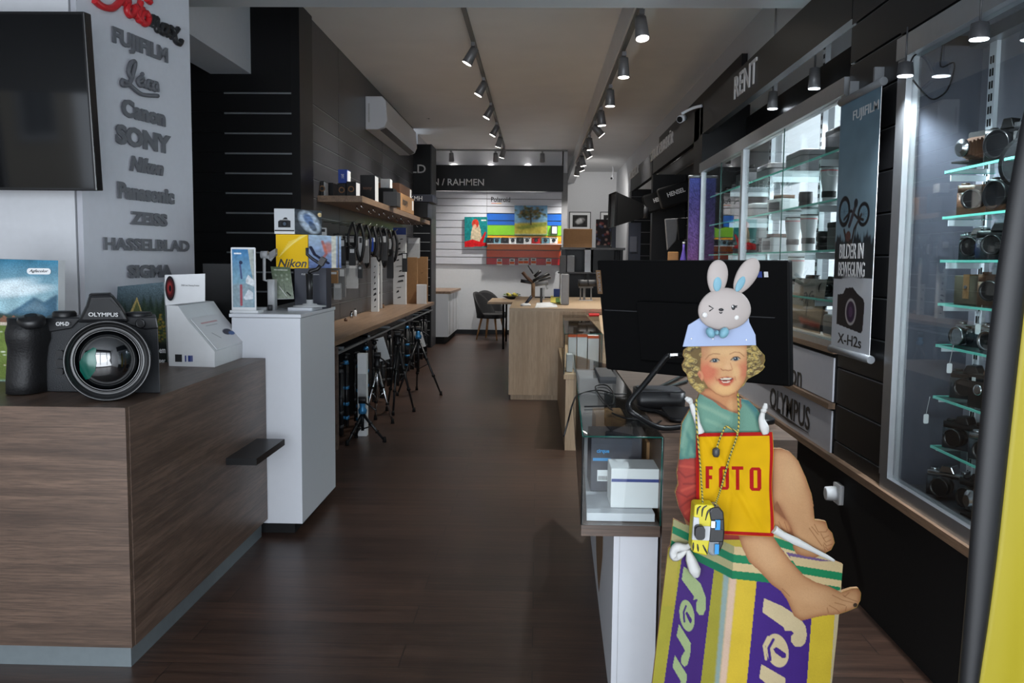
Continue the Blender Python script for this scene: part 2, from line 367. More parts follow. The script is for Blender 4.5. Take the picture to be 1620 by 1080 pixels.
# ================================================================== THE ROOM
ZC = 3.46; YB = 17.05
struct(MB('floor_wood').box(-3.4, 1.9, -1.8, 21.2, -.08, 0), 'floor')
struct(MB('ceiling_paint').box(-3.4, 2.1, 5.84, 21.2, ZC, ZC+.12), 'ceiling')
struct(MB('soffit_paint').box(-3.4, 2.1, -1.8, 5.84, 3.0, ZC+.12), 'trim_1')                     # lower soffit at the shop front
bx = P(985, 12, 'z', ZC).x; bx2 = P(1008, 12, 'z', 3.2).x
struct(MB('ceiling_paint').box(bx, bx+.16, 5.84, 20.95, 3.2, ZC), 'trim_2')                       # ceiling beam
struct(MB('white_paint').box(-3.4, -2.08, 4.0, 4.12, 0, 3.0), 'wall_front_left')
struct(MB('white_paint').box(-3.4, -3.3, 3.9, 7.4, 0, ZC), 'wall_left')
M('lintel_dark', (40, 42, 46), .5); M('stone_beige', (176, 166, 150), .8, noise=.05)
struct(MB('lintel_dark').box(-3.4, -3.3, -1.8, 3.9, 2.12, 3.0), 'trim_9')                          # dark fascia over the corner windows
struct(MB('lintel_dark').box(-3.3, 2.1, -1.9, -1.8, 2.75, 3.0), 'trim_10')
m = MB('lintel_dark')
for y in (-1.8, .1, 2.0): m.box(-3.38, -3.32, y, y+.06, 0, 2.12)
wf = struct(m, 'window_2')
m = MB('lintel_dark')                                                                            # shopfront mullions behind the viewer, added unseen to split the daylight reflected in the lens
for x in (-3.2, -2.0, -1.1, -.2, .9, 1.7): m.box(x, x+.07, -1.5, -1.42, 0, 2.75)
m.box(-3.3, 1.9, -1.5, -1.42, 2.15, 2.22); m.box(-3.3, 1.9, -1.5, -1.42, 0, .12); m.box(-3.3, 1.9, -1.5, -1.42, 2.7, 3.0); struct(m, 'window_3')
b2w = thing('street_building', 'beige street building with white window frames opposite the shop corner', 'building', (-11, 0, -.1))
MB('stone_beige').box(-11.5, -11, -14, 9, -.1, 9).build('wall', b2w)
for i in range(8):
    for z0, z1 in ((1.3, 2.9), (4.6, 6.4)):
        w = MB('white_paint').box(-11, -10.93, -13+i*2.7, -11.5+i*2.7, z0, z1).build('window_frame', b2w); mm = MB('window_dark'); mm.box(-10.93, -10.91, -12.88+i*2.7, -12.3+i*2.7, z0+.12, z1-.12); mm.box(-10.93, -10.91, -12.2+i*2.7, -11.62+i*2.7, z0+.12, z1-.12); mm.build('pane', w)
struct(MB('asphalt').box(-16, -3.4, -16, 12, -.2, -.1), 'ground_outside_left'); struct(MB('asphalt').box(-3.4, 16, -16, -1.8, -.2, -.1), 'ground_outside_front')
struct(MB('white_paint').box(-3.4, -1.99, 14.9, 21.0, 0, ZC), 'wall_left_rear')
m = MB('white_paint').box(-2.0, P(891, 300, 'y', YB).x, YB, YB+.12, 0, ZC); struct(m, 'wall_back')
xb = P(893, 300, 'y', YB).x
struct(MB('white_paint').box(xb-.05, xb+.05, YB, 20.9, 0, ZC), 'wall_back_side')
struct(MB('white_paint').box(xb, 1.9, 20.9, 21.0, 0, ZC), 'wall_back_right')
struct(MB('black_satin').box(-1.98, xb-.06, YB-.02, YB, 0, .085), 'baseboard_back')
struct(MB('mid_grey').box(xb-.05, xb+.06, YB-.05, YB, 0, 3.05), 'trim_3')
wm = MB('white_paint')                                                                            # right wall with its street window
wm.box(1.8, 1.9, -1.8, 4.6, 0, ZC); wm.box(1.8, 1.9, 7.15, 21.0, 0, ZC); wm.box(1.8, 1.9, 4.6, 7.15, 0, .55); wm.box(1.8, 1.9, 4.6, 7.15, 2.62, ZC)
struct(wm, 'wall_right')
g = MB('alu_dull'); g.box(1.82, 1.88, 4.6, 4.66, .55, 2.62); g.box(1.82, 1.88, 7.09, 7.15, .55, 2.62); g.box(1.82, 1.88, 4.6, 7.15, .55, .61); g.box(1.82, 1.88, 4.6, 7.15, 2.56, 2.62); g.box(1.82, 1.88, 5.85, 5.9, .55, 2.6)
wf = struct(g, 'window_1'); o = MB('clear_glass').box(1.845, 1.85, 4.66, 7.09, .61, 2.56).build('pane', None, origin=(0, 0, 0)); o.parent = wf
b = MB('black_satin').box(1.66, 1.8, 4.45, 7.35, 2.36, 2.56).build('roller_blind_box'); tag(b, 'black roller blind housing mounted above the street window behind the display cabinet', 'blind')
bb = MB('alu').cyl((1.72, 4.5, 2.34), (1.72, 7.3, 2.34), .022).build('roller_blind'); tag(bb, 'rolled up blind with silver bottom bar beneath the black housing', 'blind')
# street outside the window
struct(MB('asphalt').box(1.9, 16, -6, 30, -.2, -.1), 'ground_outside')
fc = thing('street_building', 'white street facade with pink band and tall windows seen through the glass cabinet', 'building', (9, 12, -.1))
m = MB('facade').box(9, 9.4, -2, 26, -.1, 9); m.mat('facade_red').box(8.93, 9.0, -2, 26, 2.75, 3.35); m.box(8.95, 9.0, 14, 26, .0, 2.7); m.build('wall', fc)
for i in range(9):
    for z0, z1 in ((.5, 2.4), (3.7, 5.3)):
        w = MB('white_paint').box(8.9, 9.0, 2.2+i*2.4, 3.5+i*2.4, z0, z1); w = w.build('window_frame', fc)
        mm = MB('window_dark'); mm.box(8.87, 8.9, 2.3+i*2.4, 2.82+i*2.4, z0+.1, z1-.1); mm.box(8.87, 8.9, 2.88+i*2.4, 3.4+i*2.4, z0+.1, z1-.1)
        mm.build('pane', w)
car = thing('parked_car', 'white parked car in the street seen through the lower cabinet glass', 'car', (5.6, 9.5, -.1))
prof = [(-2.1, .35), (-2.1, .8), (-1.3, .95), (-.75, 1.4), (.7, 1.42), (1.4, .95), (2.1, .8), (2.15, .35)]
MB('paper_white').prism([(4.8, 9.5+a, -.1+b) for a, b in prof], (1.6, 0, 0)).build('car_body', car, bevel=.05)
MB('window_dark').prism([(4.78, 9.5+a, -.1+b) for a, b in [(-1.2, .97), (-.7, 1.34), (.65, 1.36), (1.25, .97)]], (.03, 0, 0)).build('car_window', car)
for s in (-1.35, 1.35): MB('rubber').cyl((4.76, 9.5+s, .22), (5.0, 9.5+s, .22), .32, seg=20).build('wheel', car)

# duct box at the upper left
a = P(397, 117, 'y', 7.4); c = P(333, 117, 'y', 7.4)
struct(MB('panel_white').box(c.x, a.x, 4.7, 7.4, a.z, ZC), 'trim_4')
# black slat wall facing the shop, with silver groove inserts
ZG = P(400, 147, 'y', 7.4).z; PG = .162
sw = thing('slat_wall', 'black slat wall with silver grooves behind the white display cabinet', 'slat wall', (-2.6, 7.4, 0))
m = MB('black_panel'); m.box(-3.3, -1.99, 7.42, 7.47, 0, ZC)
zt = ZC-.01; k = 0
zs = [ZG-i*PG for i in range(0, 17)]
m.box(-3.3, -1.99, 7.4, 7.42, ZG+.008, ZC)
for z0 in zs: m.box(-3.3, -1.99, 7.4, 7.42, z0-PG+.008, z0-.008)
m.build('panel', sw)
x0 = P(357, 300, 'y', 7.4).x
for z0 in zs: MB('alu').box(x0, -2.02, 7.398, 7.412, z0-.0075, z0+.0055).build('groove_insert', sw); 
struct(MB('black_satin').box(-2.02, -1.95, 7.38, 7.8, 0, ZC), 'trim_5')
# charcoal slat wall along the left
lw = thing('slat_wall', 'long charcoal slat wall carrying the air conditioner and wooden shelf', 'slat wall', (-2.0, 10.5, 0))
m = MB('charcoal_panel'); m.box(-2.06, -1.99, 7.8, 14.25, 0, ZC)
for y0, y1 in ((7.8, 8.92), (8.93, 11.4), (11.41, 14.25)):
    m.box(-1.99, -1.975, y0, y1, ZG+.006, ZC)
    for z0 in zs: m.box(-1.99, -1.975, y0, y1, z0-PG+.006, z0-.006)
m.build('panel', lw)
for z0 in zs: MB('alu').box(-1.99, -1.979, 7.8, 14.25, z0-.004, z0+.003).build('groove_insert', lw)
# pillar with the letter
pl = thing('sign_pillar', 'black pillar with pale letters and slats at end of left wall', 'pillar', (-1.85, 14.5, 0))
pt = P(660, 228, 'y', 14.26).z
m = MB('black_panel').box(-2.02, -1.70, 14.26, 14.88, 0, pt); m.build('column', pl)
MB('dark_grey').box(-1.70, -1.685, 14.255, 14.89, 0, pt).build('edge_trim', pl)
m = MB('light_grey')
for i in range(14): m.box(-1.97, -1.71, 14.25, 14.26, 2.1-i*.14, 2.106-i*.14)
m.build('groove_insert', pl)
a = P(668, 267, 'y', 14.25); MB('letter_white').text('LD', a+Vector((-.06, 0, 0)), (1, 0, 0), (0, 0, 1), h=.13, w=.23, bold=.01).build('lettering', pl)
# brand panel
PA = Vector((-2.04, 3.99, 0)); PB = P(308, 430, 'y', 4.89); PB.z = 0; PD = (PB-PA).normalized(); PN = Vector((PD.y, -PD.x, 0))
bp_ = thing('brand_board', 'tall white wall board with raised grey brand names', 'sign', PA)
PT = PP(279, 9, PA, PN).z
m = MB('panel_white').prism([PA-PN*.035+PD*.01, PB-PN*.035, PB, PA], (0, 0, 3.0)); m.build('board', bp_)
def bpx(x, y): return PP(x, y, PA, PN)
def brand(txt, pl_, pr_, hh, mat='letter_grey', bold=.02, shear=0., dep=.008, space=1.):
    a, b = bpx(*pl_), bpx(*pr_); hz = hh; m = MB(mat); c = (a+b)/2
    z = (a.z+b.z)/2; u = PD*1.0
    m.text(txt, Vector((c.x, c.y, z))+PN*.004, PD, (0, 0, 1), w=(Vector((b.x, b.y, 0))-Vector((a.x, a.y, 0))).length, h=hz, depth=dep, bold=bold, shear=shear, space=space)
    return m
rows = [('FUJIFILM', (176, 62), (263, 88), 38, .02, 0), ('Canon', (190, 170), (259, 187), 34, .03, 0), ('SONY', (181, 211), (268, 230), 38, .03, 0),
        ('Nikon', (203, 258), (256, 267), 30, .03, .25), ('Panasonic', (184, 303), (273, 309), 32, .03, 0), ('ZEISS', (204, 346), (262, 347), 26, .025, 0),
        ('HASSELBLAD', (162, 388), (297, 387), 24, .012, 0), ('SIGMA', (200, 430), (270, 428), 26, .03, 0)]
for t, l, r, hp, bo, sh in rows:
    d = P(l[0], l[1], 'y', 4.3); hz = hp*4.45/FPX*.8
    brand(t, l, r, hz, bold=bo+.024, shear=sh).build('raised_lettering', bp_)
def strokes(pts, r, mat, name, sub=6, off=.012):
    m = MB(mat)
    for p in pts: m.tube([bpx(*q)+PN*off for q in p], r, 6, sub=sub)
    return m.build(name, bp_)
T = Z(0, 0, 3.857)
q = lambda L: [[T(*p) for p in s] for s in L]
strokes(q([[(790, 480), (770, 440), (785, 385), (810, 380), (800, 440), (775, 510), (735, 520), (735, 490), (780, 520), (850, 575), (950, 585)],
           [(825, 500), (855, 490), (850, 470), (828, 490), (838, 520), (862, 520)], [(870, 490), (868, 525), (885, 530)], [(852, 450), (858, 455)],
           [(912, 500), (893, 495), (885, 520), (900, 540), (915, 535)], [(945, 510), (925, 505), (918, 535), (935, 550), (945, 515), (948, 560)]]), .011, 'letter_grey', 'raised_script')
strokes(q([[(560, 0), (610, 40), (670, 50), (720, 10), (735, -20)], [(740, 20), (770, 10), (760, 60), (775, 92), (800, 85), (820, 40), (812, 90), (830, 105)],
           [(845, 10), (830, 110), (850, 130)], [(800, 50), (860, 60)], [(870, 70), (848, 100), (855, 135), (880, 145), (895, 110), (875, 75)], [(880, -8), (905, 15)]]), .017, 'red_letter', 'red_script')
strokes(q([[(905, 100), (897, 155)], [(905, 120), (925, 105), (920, 165)], [(925, 125), (945, 115), (942, 180), (960, 185)], [(1005, 160), (980, 155), (968, 190), (985, 205), (1002, 190), (1008, 155), (1005, 210), (1022, 210)],
           [(1025, 165), (1045, 190), (1060, 250), (1085, 268), (1095, 245)], [(1075, 175), (1030, 230)]]), .015, 'letter_dark', 'black_script')

# back wall: white slats, colour stripes, header
sb = thing('slat_wall', 'white slat wall with rainbow stripes on the far wall', 'slat wall', (-.9, YB, 0))
def BWx(x): return P(x, 350, 'y', YB-.04).x
def BWz(y): return P(790, y, 'y', YB-.04).z
zr = [BWz(y) for y in (303, 314.5, 326, 337.5, 349, 360.5, 372, 383.5, 395, 407, 418.5)]
m = MB('panel_white')
xl, xm, xr = BWx(660), BWx(770), BWx(889)
for i in range(10): m.box(xl, xm-.004, YB-.04, YB, zr[i+1]+.006, zr[i]-.006)
m.mat('mid_grey').box(xl, xr, YB-.012, YB, zr[10], zr[0]); m.build('white_slats', sb)
cols = [('panel_white', 303, 314.5), ('panel_white', 315, 326), ('panel_white', 326.5, 337), ('stripe_blue', 337.8, 348.6), ('stripe_blue', 349.3, 356), ('stripe_green', 356, 372), ('stripe_yellow', 372.5, 381), ('stripe_orange', 381, 395), ('stripe_deep', 395.6, 407), ('stripe_red', 407.8, 418.5)]
M('stripe_blue', (20, 96, 190), .35); M('stripe_green', (130, 200, 30), .35); M('stripe_yellow', (244, 170, 10), .35); M('stripe_orange', (232, 120, 14), .35); M('stripe_deep', (214, 76, 14), .35); M('stripe_red', (186, 14, 24), .35)
for mt, y0, y1 in cols: MB(mt).box(xm+.004, xr, YB-.045, YB-.012, BWz(y1)+.004, BWz(y0)-.004).build('stripe', sb)
hd = thing('header_sign', 'wide black header board with pale capital letters over the rear slats', 'sign', (-.8, YB-.1, BWz(302)))
MB('black_satin').box(BWx(652), BWx(890), YB-.12, YB-.045, BWz(302.5), BWz(262)).build('board', hd)
a, b_ = P(684, 288, 'y', YB-.12), P(766, 288, 'y', YB-.12)
MB('letter_white').text('BEN / RAHMEN', ((a+b_)/2)+Vector((-.09, -.001, 0)), (1, 0, 0), (0, 0, 1), w=(b_.x-a.x)+.17, h=.125, bold=.008, depth=.01).build('lettering', hd)
pb = MB('letter_dark').text('Polaroid', P(792, 315.5, 'y', YB-.05), (1, 0, 0), (0, 0, 1), w=.36, h=.095, bold=.01, depth=.004); pb.mat('orange_box').box(BWx(777), BWx(785), YB-.05, YB-.046, BWz(322), BWz(321.2)); pb.mat('stripe_yellow').box(BWx(785), BWx(793), YB-.05, YB-.046, BWz(322), BWz(321.2)); pb.build('brand_lettering', sb)

# ================================================================== RIGHT SIDE
XR = 1.35
ry = lambda x, y: P(x, y, 'x', XR).y; rz = lambda x, y: P(x, y, 'x', XR).z
struct(MB('black_matte').box(XR, 1.8, .6, 7.7, 0, .515), 'trim_6')                                # plain black base along the right wall
ld = MB('ledge_wood').box(XR-.03, XR+.03, .6, 7.6, .515, .545).build('wooden_ledge'); tag(ld, 'long thin wooden ledge strip on top of the black base below right display cases', 'ledge')
Y0, Y1 = 3.45, 4.02                                                                                # slatted column between case and cabinet
cs = thing('slat_column', 'black slatted wall column between the two glass display cabinets', 'slat wall', (1.5, 3.7, .545))
m = MB('black_panel'); m.box(XR+.02, 1.8, Y0, Y1, .545, 3.0)
zc = [rz(1345, y) for y in (561, 610, 660)]; dz = .165
gz = [rz(1350, 590)+dz*i for i in range(-2, 14)]
prev = .545
for z0 in gz:
    if z0-.006 > prev: m.box(XR, XR+.02, Y0, Y1, prev, z0-.006)
    prev = z0+.006
m.box(XR, XR+.02, Y0, Y1, prev, 3.0); m.build('panel', cs)
for z0 in gz: MB('alu_dull').box(XR+.004, XR+.016, Y0, Y1, z0-.006, z0-.002).build('groove_insert', cs)
struct(MB('black_panel').box(XR-.01, 1.8, .6, Y0, 2.25, 3.0), 'trim_7')
# header boards
def header(y0, y1, txt, pa, pb2, name_label, zb=2.45, ztop=2.69):
    t = thing('header_sign', name_label, 'sign', (XR, (y0+y1)/2, zb))
    MB('black_panel').box(XR, XR+.05, y0, y1, zb, ztop).build('board', t)
    a, b = P(*pa, 'x', XR), P(*pb2, 'x', XR); c = (a+b)/2
    MB('letter_white').text(txt, (XR-.001, c.y, c.z), (0, -1, 0), (0, 0, 1), w=abs(a.y-b.y), h=.15, depth=.008, bold=.005).build('lettering', t)
header(4.03, 7.66, 'RENT', (1163, 137), (1198, 113), 'black header board reading RENT above the glass cabinet', rz(1337, 38), rz(1270, 13))
header(7.7, 10.75, 'STUDIOZUBEHÖR', (1030, 246), (1066, 214), 'black header board with long pale lettering beyond RENT sign', 2.44, 2.70)
header(10.8, 13.3, 'ZUBEHÖR', (996, 276), (1011, 266), 'furthest black header board on the right side', 2.42, 2.70)
# black columns beyond the cabinet
for y0, y1, lb in ((7.55, 7.95, 'black column at far end of the glass cabinet'), (10.7, 10.85, 'slim dark column midway along the studio shelving'), (13.2, 13.4, 'dark end column of the studio shelving')):
    o = MB('black_panel').box(XR, 1.735, y0, y1, .0 if y0 != 10.7 else .85, 2.7 if y0 < 8 else 2.43).build('wall_column'); tag(o, lb, 'column')
rk = thing('slat_wall', 'black slat wall of the studio accessories recess', 'slat wall', (1.76, 10, 0))
m = MB('black_panel').box(1.74, 1.79, 7.95, 13.2, 0, 3.2); m.build('panel', rk)
for i in range(16): MB('mid_grey').box(1.73, 1.74, 7.95, 13.2, .3+i*.17, .306+i*.17).build('groove_insert', rk)
rb = thing('slat_wall', 'black slat wall closing the far end of the studio recess', 'slat wall', (1.6, 13.2, 0))
MB('black_panel').box(XR, 1.74, 13.12, 13.18, 0, 2.45).build('panel', rb)
for i in range(13): MB('mid_grey').box(XR, 1.74, 13.11, 13.12, .3+i*.17, .306+i*.17).build('groove_insert', rb)
# lower brand panels
def bpanel(y0, y1, z0, z1, nm):
    t = thing('brand_sign', nm, 'sign', (XR, (y0+y1)/2, z0)); MB('panel_white').box(XR-.008, XR+.03, y0, y1, z0, z1).build('board', t); return t
za, zb_ = rz(1312, 563), rz(1309, 631); zc_, zd = rz(1308, 645), rz(1306, 714)
struct(MB('black_matte').box(XR, 1.8, 4.03, 7.6, .545, za+.02), 'trim_8')
t = bpanel(4.05, 7.5, zb_, za, 'white panel with narrow dark brand lettering directly below glass cabinet')
a, b = P(1252, 585, 'x', XR), P(1268, 592, 'x', XR)
MB('letter_dark').text('Canon', (XR-.009, a.y+.03, (a.z+b.z)/2-.01), (0, -1, 0), (0, 0, 1), w=.5, h=.12, depth=.002, bold=.005).build('lettering', t)
t = bpanel(4.05, 7.5, zd, zc_, 'white panel reading OLYMPUS just above the wooden ledge')
a, b = P(1218, 630, 'x', XR-.01), P(1281, 660, 'x', XR-.01)
MB('letter_dark').text('OLYMPUS', (XR-.009, (a.y+b.y)/2, (a.z+b.z)/2), (0, -1, 0), (0, 0, 1), w=abs(a.y-b.y), h=.115, depth=.002, bold=.01).build('lettering', t)
MB('letter_dark').prism([P(1217, 641, 'x', XR-.009), P(1248, 667, 'x', XR-.009), P(1280, 685, 'x', XR-.009), P(1250, 664, 'x', XR-.009)], (-.003, 0, 0)).build('swoosh_line', t)
lg = MB('ledge_wood').box(XR-.03, XR+.05, 4.03, 7.5, zb_-.03, zb_-.004).build('wooden_ledge'); tag(lg, 'short wooden ledge strip between the two white brand panels', 'ledge')

# ---- glass cabinet (RENT)
zk, zt_ = .955, 2.19
cb = thing('glass_cabinet', 'long glass display cabinet under RENT header with street window behind', 'display cabinet', (1.6, 5.8, .9))
m = MB('ledge_wood').box(XR-.02, 1.74, 4.03, 7.5, za+.02, za+.045); m.build('wooden_base', cb)
zb0 = za+.045
MB('light_grey').box(XR+.02, 1.72, 4.05, 7.48, zb0, zb0+.012).build('cabinet_floor', cb)
MB('alu').box(XR-.015, XR+.03, 4.03, 7.52, zb0, zb0+.03).build('bottom_rail', cb)
MB('alu').box(XR-.02, XR+.04, 4.03, 7.54, 2.14, 2.215).build('top_rail', cb)
for y0 in (7.48, 5.98, 4.03): MB('alu').box(XR-.012, XR+.03, y0, y0+.055, zb0+.03, 2.14).build('post', cb)
for y0, y1 in ((4.09, 5.05), (5.05, 5.98), (6.04, 6.75), (6.75, 7.48)): MB('clear_glass').box(XR+.004, XR+.009, y0+.002, y1-.002, zb0+.03, 2.14).build('glass_door', cb)
for y0 in (5.05, 6.75): MB('green_glass_edge').box(XR, XR+.004, y0-.004, y0+.004, zb0+.03, 2.14).build('glass_edge', cb)
cab_sh = [rz(1326, 253)+.0, rz(1324, 317), rz(1322, 383), rz(1314, 452)]
cab_sh = [1.93, 1.70, 1.46, 1.22]
for z0 in cab_sh:
    s_ = MB('shelf_glass').box(1.41, 1.72, 4.1, 7.42, z0, z0+.008).build('glass_shelf', cb)
    MB('lit_edge_teal').box(1.404, 1.41, 4.1, 7.42, z0-.001, z0+.009).build('polished_edge', s_)  # glow of light carried through the glass, put into the bright edge colour
for i, y0 in enumerate((4.62, 5.55, 6.75)):
    st = MB('rail_white').box(1.715, 1.745, y0, y0+.05, zb0, 2.9)
    st.mat('black_matte')
    for k in range(38):
        for dx in (.012, .03): st.box(1.712, 1.716, y0+dx, y0+dx+.006, zb0+.05+k*.052, zb0+.075+k*.052)
    st.build('slotted_standard', cb)
    for z0 in cab_sh: MB('rail_white').box(1.43, 1.72, y0+.02, y0+.026, z0-.035, z0-.001).build('bracket', cb)

# ---- near glass case
cc = thing('glass_cabinet', 'nearest tall glass showcase of vintage cameras at right edge', 'display cabinet', (1.6, 2.4, .545))
ZB = .545
MB('alu').box(XR-.015, XR+.03, .62, 3.44, ZB, ZB+.05).build('bottom_rail', cc)
MB('alu').box(XR-.02, XR+.035, .62, 3.46, 2.155, 2.235).build('top_rail', cc)
MB('alu').box(XR-.015, XR+.03, 3.37, 3.45, ZB+.05, 2.155).build('post', cc)
MB('case_side').box(XR+.03, 1.64, 3.40, 3.445, ZB, 2.2).build('end_panel', cc)
MB('case_back').box(1.62, 1.64, .62, 3.40, ZB, 2.24).build('back_panel', cc)
MB('charcoal_panel').box(XR+.03, 1.62, .62, 3.40, ZB, ZB+.02).build('case_floor', cc)
MB('case_back').box(XR+.03, 1.62, .62, 3.40, 2.235, 2.25).build('case_ceiling', cc)
MB('alu').box(1.57, 1.62, .62, 3.40, 2.19, 2.235).build('light_rail', cc)
MB('display_glass').box(XR+.006, XR+.011, 2.36, 3.37, ZB+.05, 2.155).build('glass_door', cc)
MB('display_glass').box(XR+.016, XR+.021, .64, 2.42, ZB+.05, 2.155).build('glass_door', cc)
MB('green_glass_edge').box(XR+.003, XR+.012, 2.355, 2.36, ZB+.05, 2.155).build('glass_edge', cc)
case_sh = []
for xx, yy in ((1482, 271), (1477, 343), (1463, 411), (1460, 479), (1455, 544), (1441, 625), (1438, 703)):
    p = P(xx, yy, 'y', 3.25); case_sh.append((p.x, p.z))
for xs, z0 in case_sh:
    xs = 1.44
    s_ = MB('shelf_glass').box(xs, 1.61, 1.2, 3.24, z0-.008, z0).build('glass_shelf', cc)
    e = MB('lit_edge_teal'); e.box(xs-.004, xs, 1.2, 3.24, z0-.008, z0); e.box(xs-.004, 1.61, 3.24, 3.246, z0-.009, z0+.001); e.build('polished_edge', s_)
for y0 in (3.27, 2.1):
    st = MB('rail_white').box(1.605, 1.62, y0, y0+.05, ZB, 2.19); st.mat('black_matte')
    for k in range(36):
        for dx in (.014, .031): st.box(1.602, 1.606, y0+dx, y0+dx+.006, ZB+.03+k*.044, ZB+.056+k*.044)
    st.build('slotted_standard', cc)
    for xs, z0 in case_sh: MB('rail_white').box(1.48, 1.61, y0+.022, y0+.028, z0-.03, z0-.009).build('bracket', cc)
# case lights
for (xx, yy), Yc, lb in (((1432, 120), 3.28, 'small round light at the far corner of the near showcase'), ((1549, 62), 2.72, 'brighter round light hanging in the near showcase')):
    p = P(xx, yy, 'y', Yc); p.x = min(p.x, 1.6)
    t = thing('cabinet_spotlight', lb, 'light', p)
    MB('dark_grey').lathe([(.010, .05), (.024, .045), (.029, .004), (.029, 0)], p, (0, 0, 1), 20).build('lamp_housing', t)
    MB('dark_grey').cyl(p+Vector((0, 0, .045)), (p.x, p.y, 2.236), .003).build('stem', t)
    MB('case_glow').cyl(p+Vector((0, 0, -.002)), p, .026, seg=20).build('light_disc', t)
    light('bulb', 'SPOT', p-WL[t.name]+Vector((0, 0, -.01)), 50, (.86, .93, 1), .03, aim=p+Vector((.03, 0, -1)), wl=p, parent=t, spot=130)
light('bulb_low', 'SPOT', (1.46, 2.2, 2.14), 30, (.86, .93, 1), .03, aim=(1.55, 2.3, 0), spot=130)
lcab = [((1222, 172), 1.6, 'lamp hanging above the cabinet nearest the RENT lettering'), ((1288, 140), 1.6, 'lamp hanging above the cabinet beside the slatted column')]
for (xx, yy), Xc, lb in lcab:
    p = P(xx, yy, 'x', Xc); t = thing('hanging_lamp', lb, 'lamp', p)
    MB('lamp_grey').lathe([(.01, .12), (.03, .115), (.033, .06), (.036, 0)], p, (0, 0, 1), 20).build('lamp_shade', t)
    MB('lamp_grey').cyl(p+Vector((0, 0, .115)), (p.x, p.y, ZC), .006).build('stem', t)
    MB('case_glow').cyl(p+Vector((0, 0, -.003)), p, .032, seg=20).build('light_disc', t)
    light('bulb', 'SPOT', (0, 0, -.01), 45, (.9, .95, 1), .04, aim=p+Vector((-.02, 0, -1)), wl=p, parent=t, spot=120)
for y0 in (4.7, 6.2, 7.0): light('cabinet_bulb', 'SPOT', (1.5, y0, 2.13), 12, (.9, .95, 1), .03, aim=(1.55, y0, 0), spot=130)

# hanging banner on the slatted column
bn = thing('hanging_banner', 'tall printed banner with BMX rider and camera hanging on slatted column', 'banner', (XR-.03, 3.72, 1.0))
XN = XR-.035
Tn = Z(1300, 100, 3.6)
c4 = [P(*Tn(120, 230), 'x', XN), P(*Tn(345, 120), 'x', XN), P(1313, 547, 'x', XN), P(1374, 565, 'x', XN)]
yl = (c4[0].y+c4[2].y)/2; yr = (c4[1].y+c4[3].y)/2; ztp = (c4[0].z+c4[1].z)/2; zbt = (c4[2].z+c4[3].z)/2
BWp, BHp = 60., 190.
cv = Canvas(0, 0, BWp, BHp, .5, (92, 120, 136)); cv.vgrad(0, 110, (86, 112, 128), (120, 142, 152)); cv.noise(4, .05, seed=3)
tr = [(0, 112)]+[(i*1.25, 108+2.2*math.sin(i*1.7)+1.5*math.sin(i*3.1)-6*abs(math.sin(i*.27+.3))) for i in range(49)]+[(60, 135), (0, 137)]
cv.poly(tr, (34, 40, 44), soft=.6); cv.poly([(0, 136), (60, 134), (60, 190), (0, 190)], (196, 200, 206)); cv.ell(30, 142, 20, 9, (205, 208, 212), 1, .4)
for cxx, cyy, rx, ryy in ((13, 84, 9.5, 12), (43, 88, 9, 9)):
    cv.ell(cxx, cyy, rx, ryy, (26, 26, 30), soft=.08); cv.ell(cxx, cyy, rx*.68, ryy*.68, (104, 132, 146), soft=.1)
    for an in range(0, 180, 30): cv.line([(cxx-rx*.6*math.cos(math.radians(an)), cyy-ryy*.6*math.sin(math.radians(an))), (cxx+rx*.6*math.cos(math.radians(an)), cyy+ryy*.6*math.sin(math.radians(an)))], .3, (60, 70, 80), .6)
cv.line([(13, 90), (24, 84), (34, 90), (43, 92)], 2.2, (40, 34, 34)); cv.line([(22, 95), (30, 82)], 4, (60, 54, 60)); cv.line([(14, 98), (18, 106), (26, 110), (30, 98), (40, 88)], 2.5, (50, 40, 38)); cv.ell(21, 103, 4, 4, (90, 60, 54)); cv.line([(24, 106), (27, 116), (30, 108), (33, 96)], 1.2, (30, 30, 32)); cv.ell(31, 79, 3, 3.5, (40, 40, 44))
cam_p = [(4, 160), (11, 159), (14, 155), (23, 154), (29, 158), (36, 161), (38, 164), (37, 182), (35, 184), (4, 181)]
cam_p = [(a*1.25+3, (b-170)*1.1+159) for a, b in cam_p]; cv.poly(cam_p, (34, 32, 36)); cv.ell(30, 160, 8.6, 10, (176, 172, 172), soft=.08); cv.ell(30, 160, 6.8, 8.2, (58, 40, 66)); cv.ell(30, 160, 3, 4, (110, 80, 116), .5)
fnb = lambda x, y: (XN-.001, yl+(yr-yl)*x/BWp, ztp+(zbt-ztp)*y/BHp)
cv.build(fnb, 'printed_sheet', bn, rough=.45)
MB('paper_white').box(XN, XN+.002, yr, yl, zbt, ztp).build('sheet_back', bn)
m = MB('alu_dull').cyl((XN, yr-.02, ztp+.008), (XN, yl+.005, ztp+.008), .016); m.build('top_bar', bn)
m = MB('alu_dull').cyl((XN, yr-.02, zbt-.008), (XN, yl+.005, zbt-.008), .016); m.build('bottom_bar', bn)
def bt(s, fx, fy, w, h, mat, bold=.02): MB(mat).text(s, (XN-.002, yl+(yr-yl)*fx, ztp+(zbt-ztp)*fy), (0, -1, 0), (0, 0, 1), w=w*(yl-yr), h=h, depth=.001, bold=bold).build('lettering', bn)
bt('FUJIFILM', .66, .075, .62, .05, 'light_grey', .01); bt('BILDER IN', .45, .602, .62, .062, 'letter_white', .01); bt('BEWEGUNG', .47, .674, .68, .062, 'letter_white', .01); bt('X-H2s', .5, .955, .62, .045, 'letter_dark', .01)
for y0 in (yl-.1, yr+.08): MB('alu_dull').box(XN-.002, XR, y0-.008, y0+.008, ztp+.015, ztp+.08).build('hanger_clip', bn)
